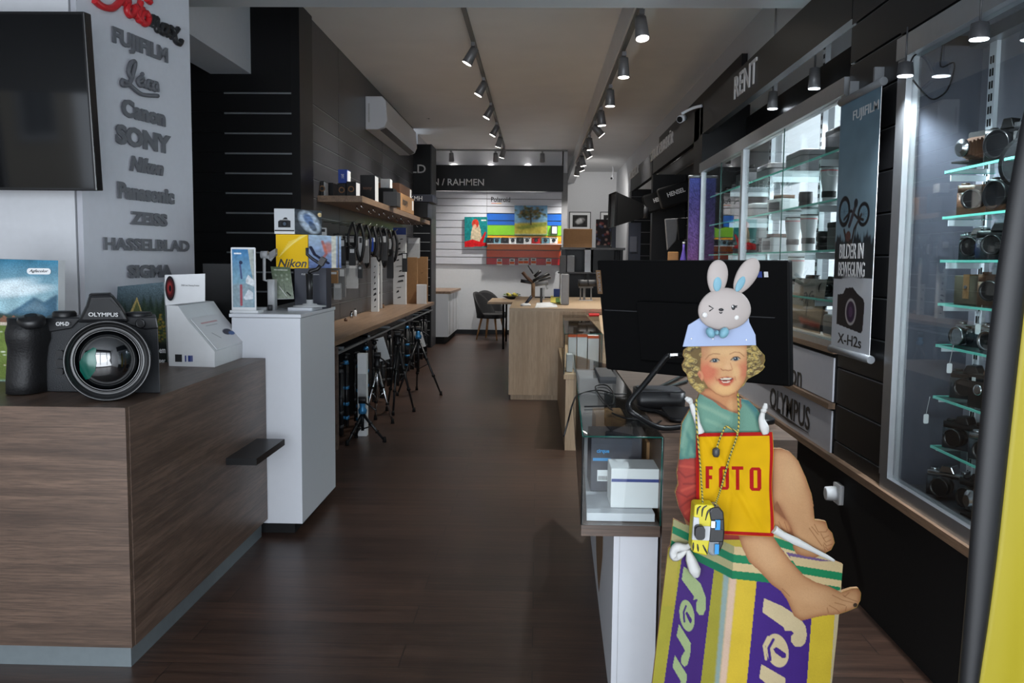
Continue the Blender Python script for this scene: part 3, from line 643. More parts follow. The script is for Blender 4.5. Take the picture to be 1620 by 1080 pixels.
# thermostat-like white socket plug
sk = thing('wall_plug', 'white round plug in a square wall socket on the black column', 'plug', P(1330, 779, 'x', XR))
pk = WL[sk.name]; MB('paper_white').rbox(pk.x-.02, pk.x, pk.y-.042, pk.y+.042, pk.z-.048, pk.z+.04, .008, 'x').build('socket_plate', sk)
MB('paper_white').lathe([(.03, 0), (.032, .02), (.03, .045), (.022, .048)], (pk.x-.02, pk.y, pk.z-.004), (-1, 0, 0), 20).build('plug', sk)
# ================================================================== LEFT FOREGROUND: COUNTER AND ITS THINGS
ZT = .905
ct = thing('sales_counter', 'large wood-grain sales counter in the left foreground on metal plinth', 'counter', (-1.9, 3.6, 0))
MB('counter_wood').box(-3.0, -1.352, 2.88, 2.905, .085, ZT).build('front_panel', ct)
MB('counter_wood_side').box(-1.375, -1.35, 2.905, 4.40, .085, ZT).build('side_panel', ct)
MB('counter_wood_side').box(-3.0, -1.375, 2.905, 3.97, ZT-.03, ZT).build('worktop', ct)
MB('counter_wood_side').box(-1.9, -1.375, 3.97, 4.40, ZT-.03, ZT).build('worktop_end', ct)
MB('plinth_metal').box(-3.0, -1.375, 2.92, 3.95, 0, .085).build('plinth', ct); MB('plinth_metal').box(-1.8, -1.376, 3.95, 4.38, 0, .085).build('plinth', ct)
p = P(412, 690, 'x', -1.35)
fs = MB('black_satin').box(-1.35, -1.215, P(357, 708, 'x', -1.35).y, 4.25, p.z-.03, p.z).build('bag_shelf', ct)
# white display cabinet
WX = -1.175; wy0, wy1 = 4.41, 5.16
wt = P(472, 497, 'y', wy0).z
wc = thing('display_plinth', 'tall white lacquered cabinet at the end of the wooden counter', 'cabinet', (-1.35, 4.8, 0))
xl_ = P(366, 490, 'y', wy0).x
MB('lacquer_white').box(xl_, WX, wy0, wy1, .06, wt-.02).build('body', wc, bevel=.002)
MB('lacquer_white').box(xl_-.01, WX+.006, wy0-.01, wy1+.004, wt-.018, wt).build('top_panel', wc, bevel=.003)
MB('black_matte').box(xl_+.03, WX-.05, wy0+.04, wy1-.03, 0, .06).build('plinth', wc)
# television
tv = thing('television', 'large black wall television showing window reflections at top left', 'television', (-2.5, 3.8, 1.6))
a, b, c = P(135, 18, 'y', 3.74), P(151, 302, 'y', 3.80), Vector()
u = Vector((1, 0, 0)); v = (a-b); v.x = 0; v.normalize(); n = u.cross(v)
h = (a-b).length; cc_ = Vector(((a.x+b.x)/2-.62, (a.y+b.y)/2, (a.z+b.z)/2))
M('tv_screen', (10, 11, 13), .06, noise=0); M('tv_edge', (18, 18, 20), .25, noise=0)
MB('tv_edge').obox(cc_+n*(-.03), u, v, n, .62, h/2, .03).build('housing', tv, bevel=.004)
MB('tv_screen').obox(cc_+n*(.001), u, v, n, .61, h/2-.012, .001).build('screen', tv)
MB('black_matte').box(-2.7, -2.4, 3.86, 3.995, 2.0, 2.2).build('wall_bracket', tv)

# ---- giant camera
gc = thing('display_camera', 'giant black dummy camera with huge lens standing on the wood counter', 'camera', (-1.55, 3.2, ZT))
T = Z(0, 450, 5.685)
YF = 3.20
def gp(x, y, Y): return P(*T(x, y), 'y', Y)
def gpr(pts, Yf, Yb): return [gp(x, y, Yf) for x, y in pts], (-.45*(Yb-Yf), Yb-Yf, 0)
o, e = gpr([(395, 310), (1400, 290), (1420, 400), (1440, 880), (1430, 890), (1300, 900), (400, 965), (380, 700)], YF, 3.36)
zf = ZT
o = [Vector((p.x, p.y, max(p.z, zf+.001))) for p in o]; 
o[4].z = o[5].z = o[6].z = zf+.001; o[3].z = zf+.004
M('cam_dark', (17, 18, 21), .42, noise=.06, nscale=90); M('cam_mid', (23, 26, 30), .5, noise=.12, nscale=300, bump=.2)
MB('cam_mid').prism(o, e).build('body', gc, bevel=.008)
o, e = gpr([(395, 300), (1405, 290), (1425, 395), (1300, 405), (1180, 370), (1100, 330), (700, 330), (640, 395), (440, 430)], YF-.012, 3.35); MB('cam_dark').prism(o, e).build('top_plate', gc, bevel=.004)
o, e = gpr([(690, 345), (770, 190), (800, 90), (985, 85), (1010, 110), (1090, 210), (1165, 340)], YF-.03, 3.33); MB('cam_dark').prism(o, e).build('viewfinder_hump', gc, bevel=.012)
o, e = gpr([(780, 225), (850, 135), (985, 132), (1060, 205), (1085, 235)], YF-.036, YF-.03); MB('lens_black').prism(o, e).build('hump_window', gc)
o, e = gpr([(800, 85), (990, 80), (1000, 115), (795, 120)], YF-.0, 3.30); MB('body_black').prism(o, e).build('hot_shoe', gc, bevel=.003)
MB('letter_white').text('OLYMPUS', gp(930, 270, YF-.037), (1, 0, 0), (0, 0, 1), w=.108, h=.0145, depth=.002, bold=.015).build('lettering', gc)
MB('letter_white').text('OM-D', gp(570, 352, YF-.02), (1, 0, .02), (0, 0, 1), w=.047, h=.0145, depth=.008, bold=.01).build('lettering', gc)
# grip
def gpoly(pts): return [gp(x, y, 0) for x, y in pts]
m = MB('rubber'); rings = []
secs = [(300, 215, 150, .05), (345, 260, 150, .09), (420, 260, 165, .10), (490, 265, 165, .10), (560, 250, 155, .075), (700, 240, 150, .075), (850, 240, 150, .085), (960, 245, 150, .09), (1015, 235, 135, .085)]
for y, xc, hw, dep in secs:
    c = gp(xc, y, 3.17); r = []
    W_ = hw/5.685/FPX*3.17; zz = max(c.z, ZT+.004)
    for k in range(20):
        an = 2*math.pi*k/20; ca, sa = math.cos(an), math.sin(an)
        r.append(m.bm.verts.new((c.x+W_*abs(ca)**.7*(1 if ca > 0 else -1), 3.20+dep*abs(sa)**.8*(1 if sa > 0 else -1)-.02, zz)))
    rings.append(r)
for a, b in zip(rings, rings[1:]):
    for k in range(20): m.face([a[k], a[(k+1) % 20], b[(k+1) % 20], b[k]], True)
m.face(rings[0]); m.face(rings[-1]); m.build('grip', gc)
c = gp(285, 345, 3.13); MB('body_black').lathe([(.042, -.01), (.046, .0), (.046, .016), (.040, .022), (.022, .024), (.02, .03)], c, (.05, -.25, 1), 32).build('shutter_dial', gc)
c = gp(580, 290, 3.27); MB('body_black').lathe([(.040, 0), (.042, .004), (.042, .026), (.036, .034), (.03, .034)], c+Vector((0, 0, -.012)), (0, 0, 1), 32).build('mode_dial', gc)
c = gp(1250, 270, 3.27); MB('body_black').lathe([(.044, 0), (.046, .004), (.046, .018), (.04, .022)], c+Vector((0, 0, -.012)), (0, 0, 1), 32).build('power_dial', gc)
c = gp(1268, 350, YF-.012); MB('body_black').lathe([(.0175, 0), (.0175, .008), (.012, .01), (.011, .007)], c, (0, -1, 0), 20).build('release_button', gc)
m = MB('body_black')
for y in (620, 700, 780): m.rbox(gp(520, y, 0).x if 0 else P(*T(515, y), 'y', YF).x, P(*T(580, y), 'y', YF).x, YF-.012, YF, P(*T(540, y+25), 'y', YF).z, P(*T(540, y-30), 'y', YF).z, .006, 'y')
m.build('lens_side_buttons', gc)
# lens: rings get bigger towards the viewer
lc = P(*T(972, 735), 'y', 3.0); r0 = 372/5.685/FPX*3.0
lc.z = max(lc.z, ZT+r0+.002); c0 = P(167, 566, 'y', YF); axis = (lc-c0)
M('ring_black', (12, 13, 15), .36, noise=.03, coat=.3); M('ring_grip', (22, 22, 24), .55, noise=.1)
prof = [(r0*.80, 0), (r0*.80, .04)]
for k in range(7): prof += [(r0*.83, .042+k*.012), (r0*.86+.004*(k % 2), .047+k*.012), (r0*.86, .052+k*.012), (r0*.825, .053+k*.012)]
L_ = axis.length
prof += [(r0*.92, L_-.06), (r0*.96, L_-.045), (r0*.985, L_-.03), (r0, L_-.02), (r0, L_-.002), (r0*.985, L_), (r0*.945, L_), (r0*.93, L_-.006), (r0*.90, L_-.008), (r0*.885, L_-.02), (r0*.80, L_-.03), (r0*.79, L_-.026), (r0*.765, L_-.032), (r0*.745, L_-.05)]
MB('ring_black').lathe(prof, c0, axis, 72, caps=False).build('lens_barrel', gc)
M('lens_glass_dark', (6, 8, 10), .03, noise=0, spec=.9, coat=1.); M('teal_reflection', (5, 74, 62), .2, .1, noise=0)
f = c0+axis.normalized()*(L_-.05); an = axis.normalized()
M('ring_line', (150, 150, 150), .3, .6, noise=0)
MB('ring_line').lathe([(r0*.748, .0), (r0*.748, .003), (r0*.738, .003), (r0*.738, 0)], f+an*.008, an, 64, caps=False).build('ring_line', gc)
m = MB('lens_glass_dark'); m.lathe([(r0*.745*math.sin(t), .05*math.cos(t)-.02) for t in np.linspace(math.pi/2, 0.01, 14)], f, an, 64, caps=False); m.build('front_glass', gc)
# reflection off the coated front element, put in as a teal crescent
m = MB('teal_reflection'); R1 = r0*.745
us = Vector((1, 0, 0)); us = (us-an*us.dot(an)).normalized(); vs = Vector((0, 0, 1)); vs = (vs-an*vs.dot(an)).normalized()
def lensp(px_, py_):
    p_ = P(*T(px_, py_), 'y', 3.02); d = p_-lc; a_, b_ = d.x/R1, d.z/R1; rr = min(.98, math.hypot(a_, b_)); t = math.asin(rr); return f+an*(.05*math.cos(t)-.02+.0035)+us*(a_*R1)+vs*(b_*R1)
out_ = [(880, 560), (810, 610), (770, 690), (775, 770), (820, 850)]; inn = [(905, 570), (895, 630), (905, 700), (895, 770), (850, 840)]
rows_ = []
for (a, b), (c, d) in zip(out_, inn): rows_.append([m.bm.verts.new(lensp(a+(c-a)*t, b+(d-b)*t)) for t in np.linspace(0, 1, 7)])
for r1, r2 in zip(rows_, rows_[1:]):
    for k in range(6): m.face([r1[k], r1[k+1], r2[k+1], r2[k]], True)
m.build('lens_reflection', gc)

# ---- printed pictures behind it
def picture(name, label, cat, quad, Yd, cvs, mat='paper_white', depth=.03, ang=None, group=None):
    tl, tr_, bl, br = quad; c = (tl+tr_+bl+br)/4; t = thing(name, label, cat, (c.x, c.y, min(bl.z, br.z)), group)
    n = (tr_-tl).cross(bl-tl).normalized()
    if n.y < 0: n = -n
    MB(mat).prism([tl+n*.001, tr_+n*.001, br+n*.001, bl+n*.001], n*depth).build('board', t)
    fn = quadmap(tl, tr_, bl, br); cvs.build(lambda x, y: fn((x-cvs.x0)/(cvs.x1-cvs.x0), (y-cvs.y0)/(cvs.y1-cvs.y0)), 'printed_picture', t)
    return t
def quad(pts, ax='y', v=0, vs=None): return [P(x, y, ax, (vs[i] if vs else v)) for i, (x, y) in enumerate(pts)]
def mountains(W_, H_, seed=0):
    c = Canvas(0, 0, W_, H_, 1, (90, 140, 160)); c.vgrad(0, H_*.35, (52, 112, 140), (150, 185, 195)); r = np.random.RandomState(seed)
    for k in range(6): c.ell(W_*r.rand(), H_*(.2+.12*r.rand()), W_*.3, H_*.035, (215, 228, 232), .6, .9, -12)
    c.poly([(0, H_*.42), (W_*.15, H_*.36), (W_*.3, H_*.41), (W_*.45, H_*.45), (W_*.6, H_*.38), (W_*.75, H_*.3), (W_*.85, H_*.34), (W_, H_*.27), (W_, H_*.6), (0, H_*.6)], (72, 106, 128), soft=1)
    c.poly([(W_*.6, H_*.42), (W_*.78, H_*.32), (W_*.9, H_*.42)], (120, 146, 158), .5, 2)
    c.poly([(0, H_*.47), (W_*.4, H_*.44), (W_, H_*.48), (W_, H_*.56), (0, H_*.55)], (58, 70, 60), soft=2)
    c.poly([(0, H_*.53), (W_, H_*.53), (W_, H_), (0, H_)], (104, 122, 60), soft=1.5)
    for k in range(7): x = W_*(.3+.1*k); c.poly([(x, H_*.54), (x, H_*.48), (x+W_*.04, H_*.455), (x+W_*.08, H_*.48), (x+W_*.08, H_*.54)], (126, 92, 74)); c.poly([(x, H_*.54), (x+W_*.08, H_*.54), (x+W_*.08, H_*.515), (x, H_*.515)], (196, 184, 168))
    c.poly([(W_*.02, H_*.58), (W_*.02, H_*.42), (W_*.07, H_*.36), (W_*.12, H_*.42), (W_*.12, H_*.58)], (190, 196, 196))
    for k in range(60): c.ell(W_*r.rand(), H_*(.58+.4*r.rand()), 1.2+2*r.rand(), 1, (214, 220, 200) if k % 3 else (150, 130, 50), .6, .9)
    c.noise(1, .12, seed=seed); c.noise(5, .08, seed=seed+1); return c
ag = mountains(110, 190, 2)
t = picture('advertising_box', 'sky-blue alpine village advertising box behind the giant camera', 'advertising box', [P(-60, 408, 'y', 3.45), P(92, 412, 'y', 3.45), Vector((P(-60, 600, 'y', 3.45).x, 3.45, ZT+.001)), Vector((P(92, 600, 'y', 3.45).x, 3.45, ZT+.001))], 3.45, ag, depth=.05)
t2 = WL[t.name]
p = P(62, 429, 'y', 3.447)
MB('paper_white').rbox(p.x-.047, p.x+.047, 3.444, 3.4475, p.z-.012, p.z+.012, .011, 'y').build('logo_plate', t)
MB('letter_dark').text('Agfacolor', (p.x, 3.4435, p.z), (1, 0, 0), (0, 0, 1), w=.075, h=.014, depth=.001, shear=.4, bold=.01).build('logo_lettering', t)
def forest(W_, H_):
    c = Canvas(0, 0, W_, H_, 1, (40, 52, 48)); r = np.random.RandomState(4); c.vgrad(0, H_*.4, (92, 110, 120), (40, 52, 44))
    for k in range(90):
        x = W_*r.rand(); y = H_*(.12+.6*r.rand()); h_ = H_*.22; g_ = 26+int(30*r.rand()); c.poly([(x, y), (x+W_*.05, y+h_), (x-W_*.05, y+h_)], (g_, g_+14, g_), .8, 1)
    c.poly([(W_*.28, H_*.42), (W_*.47, H_*.16), (W_*.57, H_*.38), (W_*.5, H_*.46)], (176, 156, 96)); c.poly([(W_*.34, H_*.42), (W_*.47, H_*.21), (W_*.54, H_*.37), (W_*.48, H_*.44)], (90, 96, 60))
    for k in range(120): c.ell(W_*(.6+.4*r.rand()), H_*(.4+.35*r.rand()), 2, 1.5, [(120, 110, 40), (60, 84, 40), (150, 120, 50)][k % 3], .7, .8)
    c.poly([(0, H_*.7), (W_, H_*.75), (W_, H_), (0, H_)], (26, 30, 28), soft=3); c.noise(1, .2, seed=3); return c
tf = picture('advertising_card', 'dark forest picture card with small yellow tent leaning behind the giant camera', 'advertising card', [P(178, 454, 'y', 4.22), P(259, 446, 'y', 4.22), Vector((P(180, 575, 'y', 4.17).x, 4.17, ZT+.001)), Vector((P(265, 577, 'y', 4.17).x, 4.17, ZT+.001))], 3.7, forest(100, 125), depth=.008)
for s_, yy in (('em', 555), ('per', 572)):
    p = P(257, yy, 'y', 4.15); MB('paper_white').text(s_, p, (1, 0, 0), (0, 0, 1), w=.03, h=.02, depth=.001, bold=.02).build('lettering', tf)

# ---- leaflet stand of white card
T = Z(0, 440, 3.857)
def zt(x, y): return P(*T(x, y), 'z', ZT)
A, B, C_ = zt(1030, 535), zt(1310, 543), zt(1505, 475)
nrm = (B-A).cross(Vector((0, 0, 1))).normalized()
def ap(x, y): return PP(*T(x, y), A, nrm)
ext = C_-B
zs_ = thing('leaflet_stand', 'white cardboard leaflet stand with red lens picture on the counter', 'display stand', A)
prof = [A, B, ap(1310, 448), ap(1150, 262), ap(1085, 168), ap(1015, 165)]
MB('paper_white').prism([prof[0], prof[1], prof[2], prof[3], prof[4], prof[5]], ext).build('stand_body', zs_, bevel=.001)
bk = [ap(1012, 165)+ext*.0, ap(1085, 165)]
tp = [PP(*T(1005, -20), A+ext*.02, nrm), PP(*T(1250, -28), A+ext*.02, nrm), PP(*T(1250, 140), A+ext*.02, nrm), PP(*T(1010, 165), A+ext*.02, nrm)]
MB('paper_white').prism(tp, nrm*-.004).build('header_card', zs_)
c = PP(*T(1040, 62), A, nrm); uu = (B-A).normalized()
cv = Canvas(0, 0, 40, 70, .7, (18, 18, 20)); cv.ell(20, 35, 20, 34, (30, 30, 34), soft=.04); cv.ell(20, 35, 15, 26, (70, 22, 26), soft=.2); cv.ell(18, 34, 9, 16, (150, 50, 50), .8, .6); cv.ell(20, 35, 5, 9, (20, 16, 22), soft=.3)
ol = [(20+19.5*math.cos(a), 35+34*math.sin(a)) for a in np.linspace(0, 2*math.pi, 40)[:-1]]
s2 = .00122; cv.build(lambda x, y: c+uu*((x-20)*s2)+Vector((0, 0, (35-y)*s2*1.35))+nrm*.003*(1 if nrm.y < 0 else -1), 'lens_picture', zs_, outline=ol)
pn = nrm if nrm.y < 0 else -nrm
p = PP(*T(1160, 45), A+pn*.002, nrm); MB('mid_grey').text('ZEISS Lens Cleaning Product', p, uu, (0, 0, 1), w=.088, h=.009, depth=.0006).build('lettering', zs_)
# sloping leaflet tray
s0, s1 = ap(1150, 262), ap(1310, 448); off = Vector((0, 0, .004)); q0, q1, q2, q3 = s0+off+ext*.06, s1+off+ext*.06, s1+off+ext*.94, s0+off+ext*.94
MB('paper_white').prism([q0, q1, q2, q3], (0, 0, .006)).build('leaflet_stack', zs_)
fn = quadmap(q0+Vector((0, 0, .0066)), q3+Vector((0, 0, .0066)), q1+Vector((0, 0, .0066)), q2+Vector((0, 0, .0066)))
cv = Canvas(0, 0, 60, 60, 1, (222, 222, 224)); cv.line([(10, 12), (40, 12)], 2, (190, 60, 60), .7); cv.line([(14, 18), (36, 18)], 1, (120, 120, 120), .6); cv.ell(42, 36, 9, 6, (40, 40, 60)); cv.ell(48, 40, 6, 4, (50, 90, 150)); cv.line([(14, 32), (22, 44)], 1.2, (150, 150, 150))
cv.build(lambda x, y: fn(x/60, y/60), 'leaflet_print', zs_)
fp = ap(1090, 487)+pn*.001
MB('navy_dark' if 0 else 'letter_dark').obox(fp, uu, (0, 0, 1), pn, .0165, .017, .0008).build('side_logo', zs_)
for dx, w_ in ((1133, .003), (1157, .007), (1172, .003)): MB('navy_ink').obox(ap(dx, 490)+pn*.001, uu, (0, 0, 1), pn, w_, .014, .0008).build('side_print', zs_)
fc_ = (B+C_)/2+Vector((0, 0, .022)); fu = ext.normalized(); fn_ = fu.cross(Vector((0, 0, 1))).normalized(); fn_ = fn_ if fn_.y < 0 else -fn_
MB('navy_ink').obox(fc_+fn_*.0006, fu, (0, 0, 1), fn_, .007, .009, .0008).build('front_logo', zs_)

# ---- things on the white cabinet
WT = wt
def gbox(name, label, cat, x0, y0, x1, y1, Y, depth, mat, group=None, z0=None, bevel=.0015, side=None):
    a, b = P(x0, y1, 'y', Y), P(x1, y0, 'y', Y); zz = z0 if z0 is not None else a.z
    o = MB(mat).box(a.x, b.x, Y, Y+depth, zz, b.z)
    o = o.build(name, bevel=bevel); tag(o, label, cat, group); return o
def fpic(parent, x0, y0, x1, y1, Y, cvs, nm='printed_picture'):
    a, b = P(x0, y0, 'y', Y), P(x1, y1, 'y', Y)
    return cvs.build(lambda x, y: (a.x+(b.x-a.x)*(x-cvs.x0)/(cvs.x1-cvs.x0), Y, a.z+(b.z-a.z)*(y-cvs.y0)/(cvs.y1-cvs.y0)), nm, parent)
def ftext(parent, s, x, y, w, h, Y, mat, bold=.02, shear=0, nm='lettering'):
    k = Y/FPX; return MB(mat).text(s, P(x, y, 'y', Y), (1, 0, 0), (0, 0, 1), w=w*k, h=h*k, depth=.001, bold=bold, shear=shear).build(nm, parent)
T = Z(360, 380, 8.1)
# acrylic photo stand
ac = thing('photo_stand', 'narrow acrylic photo stand with blue sea picture on white cabinet', 'photo stand', P(388, 495, 'y', 4.5))
a, b = P(365, 391, 'y', 4.5), P(405, 489, 'y', 4.5); zb1 = WT
MB('paper_white').rbox(a.x, b.x, 4.5, 4.512, zb1, a.z, .006, 'y').build('backing_board', ac)
MB('paper_white').box(a.x, b.x+.02, 4.47, 4.56, zb1, zb1+.012).build('base', ac)
cv = Canvas(0, 0, 36, 96, .6, (90, 140, 180)); cv.vgrad(0, 50, (60, 120, 170), (130, 170, 190)); cv.poly([(26, 0), (36, 0), (36, 60), (30, 30)], (170, 176, 170)); cv.poly([(0, 58), (36, 56), (36, 96), (0, 96)], (150, 170, 180), soft=2)
cv.poly([(22, 50), (26, 42), (36, 52), (36, 62), (22, 56)], (220, 226, 230)); cv.poly([(18, 80), (26, 66), (34, 72), (34, 82), (20, 84)], (214, 220, 226)); cv.line([(14, 60), (14, 92)], 4, (170, 90, 100)); cv.line([(13, 26), (15, 48)], 3, (80, 90, 130)); cv.ell(14, 22, 3, 3, (40, 50, 80)); cv.line([(4, 7), (14, 7)], 2.4, (230, 235, 240)); cv.noise(1, .08, seed=9)
fpic(ac, 367, 394, 403, 486, 4.498, cv)
# black speaker-like box behind counter
o = gbox('storage_box', 'plain black box behind the leaflet stand beside the white cabinet', 'box', 322, 417, 367, 492, 4.65, .3, 'black_satin', z0=ZT*0+.93)
o2 = MB('black_matte').box(WL[o.name].x-.1, WL[o.name].x+.08, 4.62, 4.97, 0, .928).build('pedestal'); tag(o2, 'low black pedestal under the plain black box', 'pedestal')
# white arm gimbal
gm = thing('camera_gimbal', 'white handheld gimbal standing on the white cabinet', 'gimbal', Vector((P(432, 478, 'y', 4.75).x, 4.75, WT)))
Yg = 4.75
def tg(x, y, Y=Yg): return P(*T(x, y), 'y', Y)
zz = WT
m = MB('light_grey'); c = tg(570, 640); m.rbox(tg(525, 600).x, tg(620, 600).x, Yg-.03, Yg+.03, zz, tg(570, 500).z, .01); m.build('handle', gm)
MB('light_grey').tube([tg(540, 520), tg(470, 510), tg(470, 200), tg(470, 180)], .0085).build('arm', gm)
MB('light_grey').cyl(tg(430, 185), tg(520, 185), .02).build('motor_joint', gm)
MB('light_grey').tube([tg(500, 190), tg(550, 245), tg(610, 150)], .012).build('roll_arm', gm)
MB('mid_grey').obox(tg(585, 175), (1, 0, .6), (0, 0, 1), (0, -1, 0), .02, .018, .02).build('phone_clamp', gm)
# green leaflet
cv = Canvas(0, 0, 36, 52, .8, (110, 124, 100)); cv.vgrad(0, 52, (96, 112, 88), (150, 158, 144)); cv.line([(6, 5), (30, 5)], 1.5, (220, 224, 216), .8)
for i, (x, y) in enumerate([(7, 14), (18, 14), (28, 13), (8, 22), (18, 22), (28, 20)]): cv.ell(x, y, 2, 2, (180, 190, 176), .5)
cv.line([(10, 32), (22, 48)], 1, (230, 230, 230)); cv.line([(24, 42), (30, 47)], 2.5, (30, 32, 30)); cv.line([(20, 28), (20, 40)], 1, (40, 40, 40)); cv.noise(1, .1, seed=5)
picture('leaflet_card', 'green printed leaflet card leaning on the black box on white cabinet', 'leaflet', [tg(550, 335, 4.92), tg(800, 345, 4.92), tg(620, 750, 4.8), tg(850, 745, 4.8)], 4.9, cv, depth=.004)
# dark instruction board
bx_ = gbox('product_box', 'dark navy product box with faint drone outlines beneath the yellow box', 'box', 466, 424, 516, 470, 4.93, .12, 'navy_dark' if 'navy_dark' in MC else M('navy_dark', (34, 38, 52), .5).name, z0=WT)
ftext(bx_, 'DJI  Selection', 491, 434, 28, 3, 4.928, 'light_grey')
# yellow box, carrying camera box
yb = gbox('product_box', 'bright yellow box with black brand lettering below the camera box', 'box', 437, 371, 487, 425, 4.93, .02, 'yellow_box', z0=P(440, 424.5, 'y', 4.93).z)
yb.name = 'product_box_yellow'; yb.name = 'display_box'
a, b = P(487, 371, 'y', 4.93), P(521, 374, 'y', 5.4)
w0 = Vector(WL['product_box.001'] if 'product_box.001' in WL else yb.location); WL[yb.name] = Vector(yb.location)
m = MB('yellow_box').prism([P(437, 424.5, 'y', 4.932), P(487, 424.5, 'y', 4.932), Vector((P(487, 424, 'y', 4.932).x+.11, 5.25, P(487, 424.5, 'y', 4.932).z)), Vector((P(437, 424, 'y', 4.932).x+.05, 5.25, P(487, 424.5, 'y', 4.932).z))], (0, 0, P(487, 371, 'y', 4.932).z-P(487, 424.5, 'y', 4.932).z)); m.build('box_body', yb)
cv = Canvas(0, 0, 50, 54, .6, (236, 190, 14))
for i in range(8):
    cv.line([(4+i*2.2, 34-i*3.4+2), (22+i*3, 18-i*2.2), (38+i*3.5, 2-i*1.2)], .9, (250, 226, 120), .85)
fpic(yb, 437, 371, 487, 424, 4.929, cv)
ftext(yb, 'Nikon', 462.5, 416, 46, 13, 4.928, 'letter_dark', .02, .3)
pr_ = P(487, 371, 'y', 4.93)
s0 = Vector((pr_.x, 4.93, pr_.z)); 
cv = Canvas(0, 0, 34, 54, .6, (210, 222, 236)); cv.vgrad(0, 54, (190, 212, 236), (120, 140, 200)); cv.line([(14, 10), (18, 30), (12, 44)], 3, (210, 110, 90), .8); cv.line([(2, 20), (6, 32), (20, 46)], 3.5, (36, 40, 70)); cv.ell(20, 20, 5, 9, (224, 120, 80), .7, .6); cv.line([(26, 0), (26, 54)], 5, (236, 232, 220)); cv.line([(31, 0), (31, 54)], 1.5, (110, 100, 90)); cv.noise(1, .1, seed=11)
q_ = [pr_+Vector((.0035, 0, 0)), pr_+Vector((.1135, .32, 0))]; zl = P(487, 424, 'y', 4.93).z
fq = quadmap(q_[0], q_[1], Vector((q_[0].x, q_[0].y, zl)), Vector((q_[1].x, q_[1].y, zl))); cv.build(lambda x, y: fq(x/34, y/54), 'side_picture', yb)
zt2 = P(440, 370, 'y', 4.93).z
kb = gbox('camera_box', 'white camera carton with camera picture stacked on the yellow box', 'box', 434, 330, 466, 366, 4.95, .02, 'paper_white', z0=zt2+.001)
a, b = P(434, 330, 'y', 4.95), P(466, 366, 'y', 4.95)
M('kb_dark', (40, 44, 50), .5)
MB('kb_dark').prism([(b.x, 4.95, zt2+.003), (b.x+.1, 5.16, zt2+.003), (b.x, 5.3, zt2+.003), (a.x, 5.14, zt2+.003), (a.x, 4.955, zt2+.003)], (0, 0, a.z-zt2-.004)).build('carton_side', kb)
cv = Canvas(0, 0, 32, 36, .5, (200, 204, 208)); cv.poly([(6, 30), (6, 20), (9, 18), (13, 17), (16, 14), (20, 14), (22, 18), (26, 19), (26, 30)], (34, 36, 40)); cv.ell(16, 24, 5, 5.5, (16, 17, 19)); cv.ell(16, 24, 2.5, 2.8, (70, 84, 100)); cv.poly([(0, 34), (32, 34), (32, 36), (0, 36)], (30, 30, 32)); cv.line([(8, 17.5), (24, 17.5)], 1, (190, 190, 190))
fpic(kb, 434, 330, 466, 366, 4.948, cv)
cv = Canvas(0, 0, 26, 36, .5, (60, 66, 74)); cv.ell(14, 18, 9, 17, (190, 206, 226), .9, .3, -20); cv.ell(13, 14, 4, 9, (70, 110, 170), .8, .4, -20); cv.ell(17, 24, 3, 8, (40, 60, 90), .8, .4, -20); cv.ell(24, 6, 2, 3, (250, 220, 160)); cv.noise(1, .2, seed=2)
fq = quadmap((b.x+.0015, 4.949, a.z), (b.x+.1015, 5.159, a.z), (b.x+.0015, 4.949, zt2+.003), (b.x+.1015, 5.159, zt2+.003)); cv.build(lambda x, y: fq(x/26, y/36), 'side_picture', kb)
# round white base with dark gimbal
tr_ = MB('lacquer_white').rbox(P(464, 480, 'y', 4.8).x, min(WX-.01, P(522, 480, 'y', 4.8).x), 4.68, 4.915, WT+.0005, WT+.018, .01).build('display_tray'); tag(tr_, 'thin white tray under the black gimbal on the white cabinet', 'tray')
bc = Vector((P(490, 480, 'y', 4.79).x, 4.79, WT+.0185)); dg = thing('camera_gimbal', 'black gimbal standing on round silver base on white cabinet corner', 'gimbal', bc)
MB('light_grey').lathe([(.088, 0), (.088, .006), (.04, .01), (.038, .016), (.018, .018), (.018, .038)], bc, (0, 0, 1), 32).build('round_base', dg)
Yd = bc.y
def td(x, y): return P(*T(x, y), 'y', Yd)
MB('body_black').cyl((bc.x, bc.y, WT+.054), (bc.x, bc.y, td(1040, 430).z+.0), .016, .019).build('handle', dg)
MB('body_black').tube([(bc.x, bc.y, td(1040, 430).z+.0), td(1060, 395), td(1150, 370), td(1200, 310)], .011).build('arm', dg)
MB('navy_dark').tube([td(1200, 310), td(1090, 240), td(1020, 180), td(1020, 95)], .009).build('tilt_arm', dg)
MB('dark_grey').obox(td(1215, 270), (.6, 0, 1), (1, 0, -.6), (0, -1, 0), .022, .015, .018).build('motor_joint', dg)
# tablet
tb = thing('tablet', 'grey tablet lying flat on the white cabinet top', 'tablet', P(462, 484, 'z', WT)); c = P(462, 484, 'z', WT)
q4 = [P(*T(x, y), 'z', WT+.002) for x, y in [(650, 850), (860, 800), (1010, 850), (860, 895)]]
MB('mid_grey').prism(q4, (0, 0, .006)).build('tablet_body', tb)
ap_ = thing('sample_stand', 'small clear stand with red price card on cabinet edge', 'price stand', P(524, 478, 'z', WT))
c = Vector((P(524, 479, 'y', 5.05).x, 5.05, WT)); c.x = min(c.x, WX-.02); MB('paper_white').box(c.x-.015, c.x+.015, c.y, c.y+.012, WT, WT+.04).build('card', ap_); MB('red_box').box(c.x-.012, c.x+.012, c.y-.001, c.y, WT+.002, WT+.012).build('price_label', ap_)
sm = thing('accessory_sample', 'small silver gadget pieces on the cabinet top beside photo stand', 'accessory', P(420, 478, 'z', WT)); c = Vector((P(414, 476, 'y', 4.7).x, 4.7, WT))
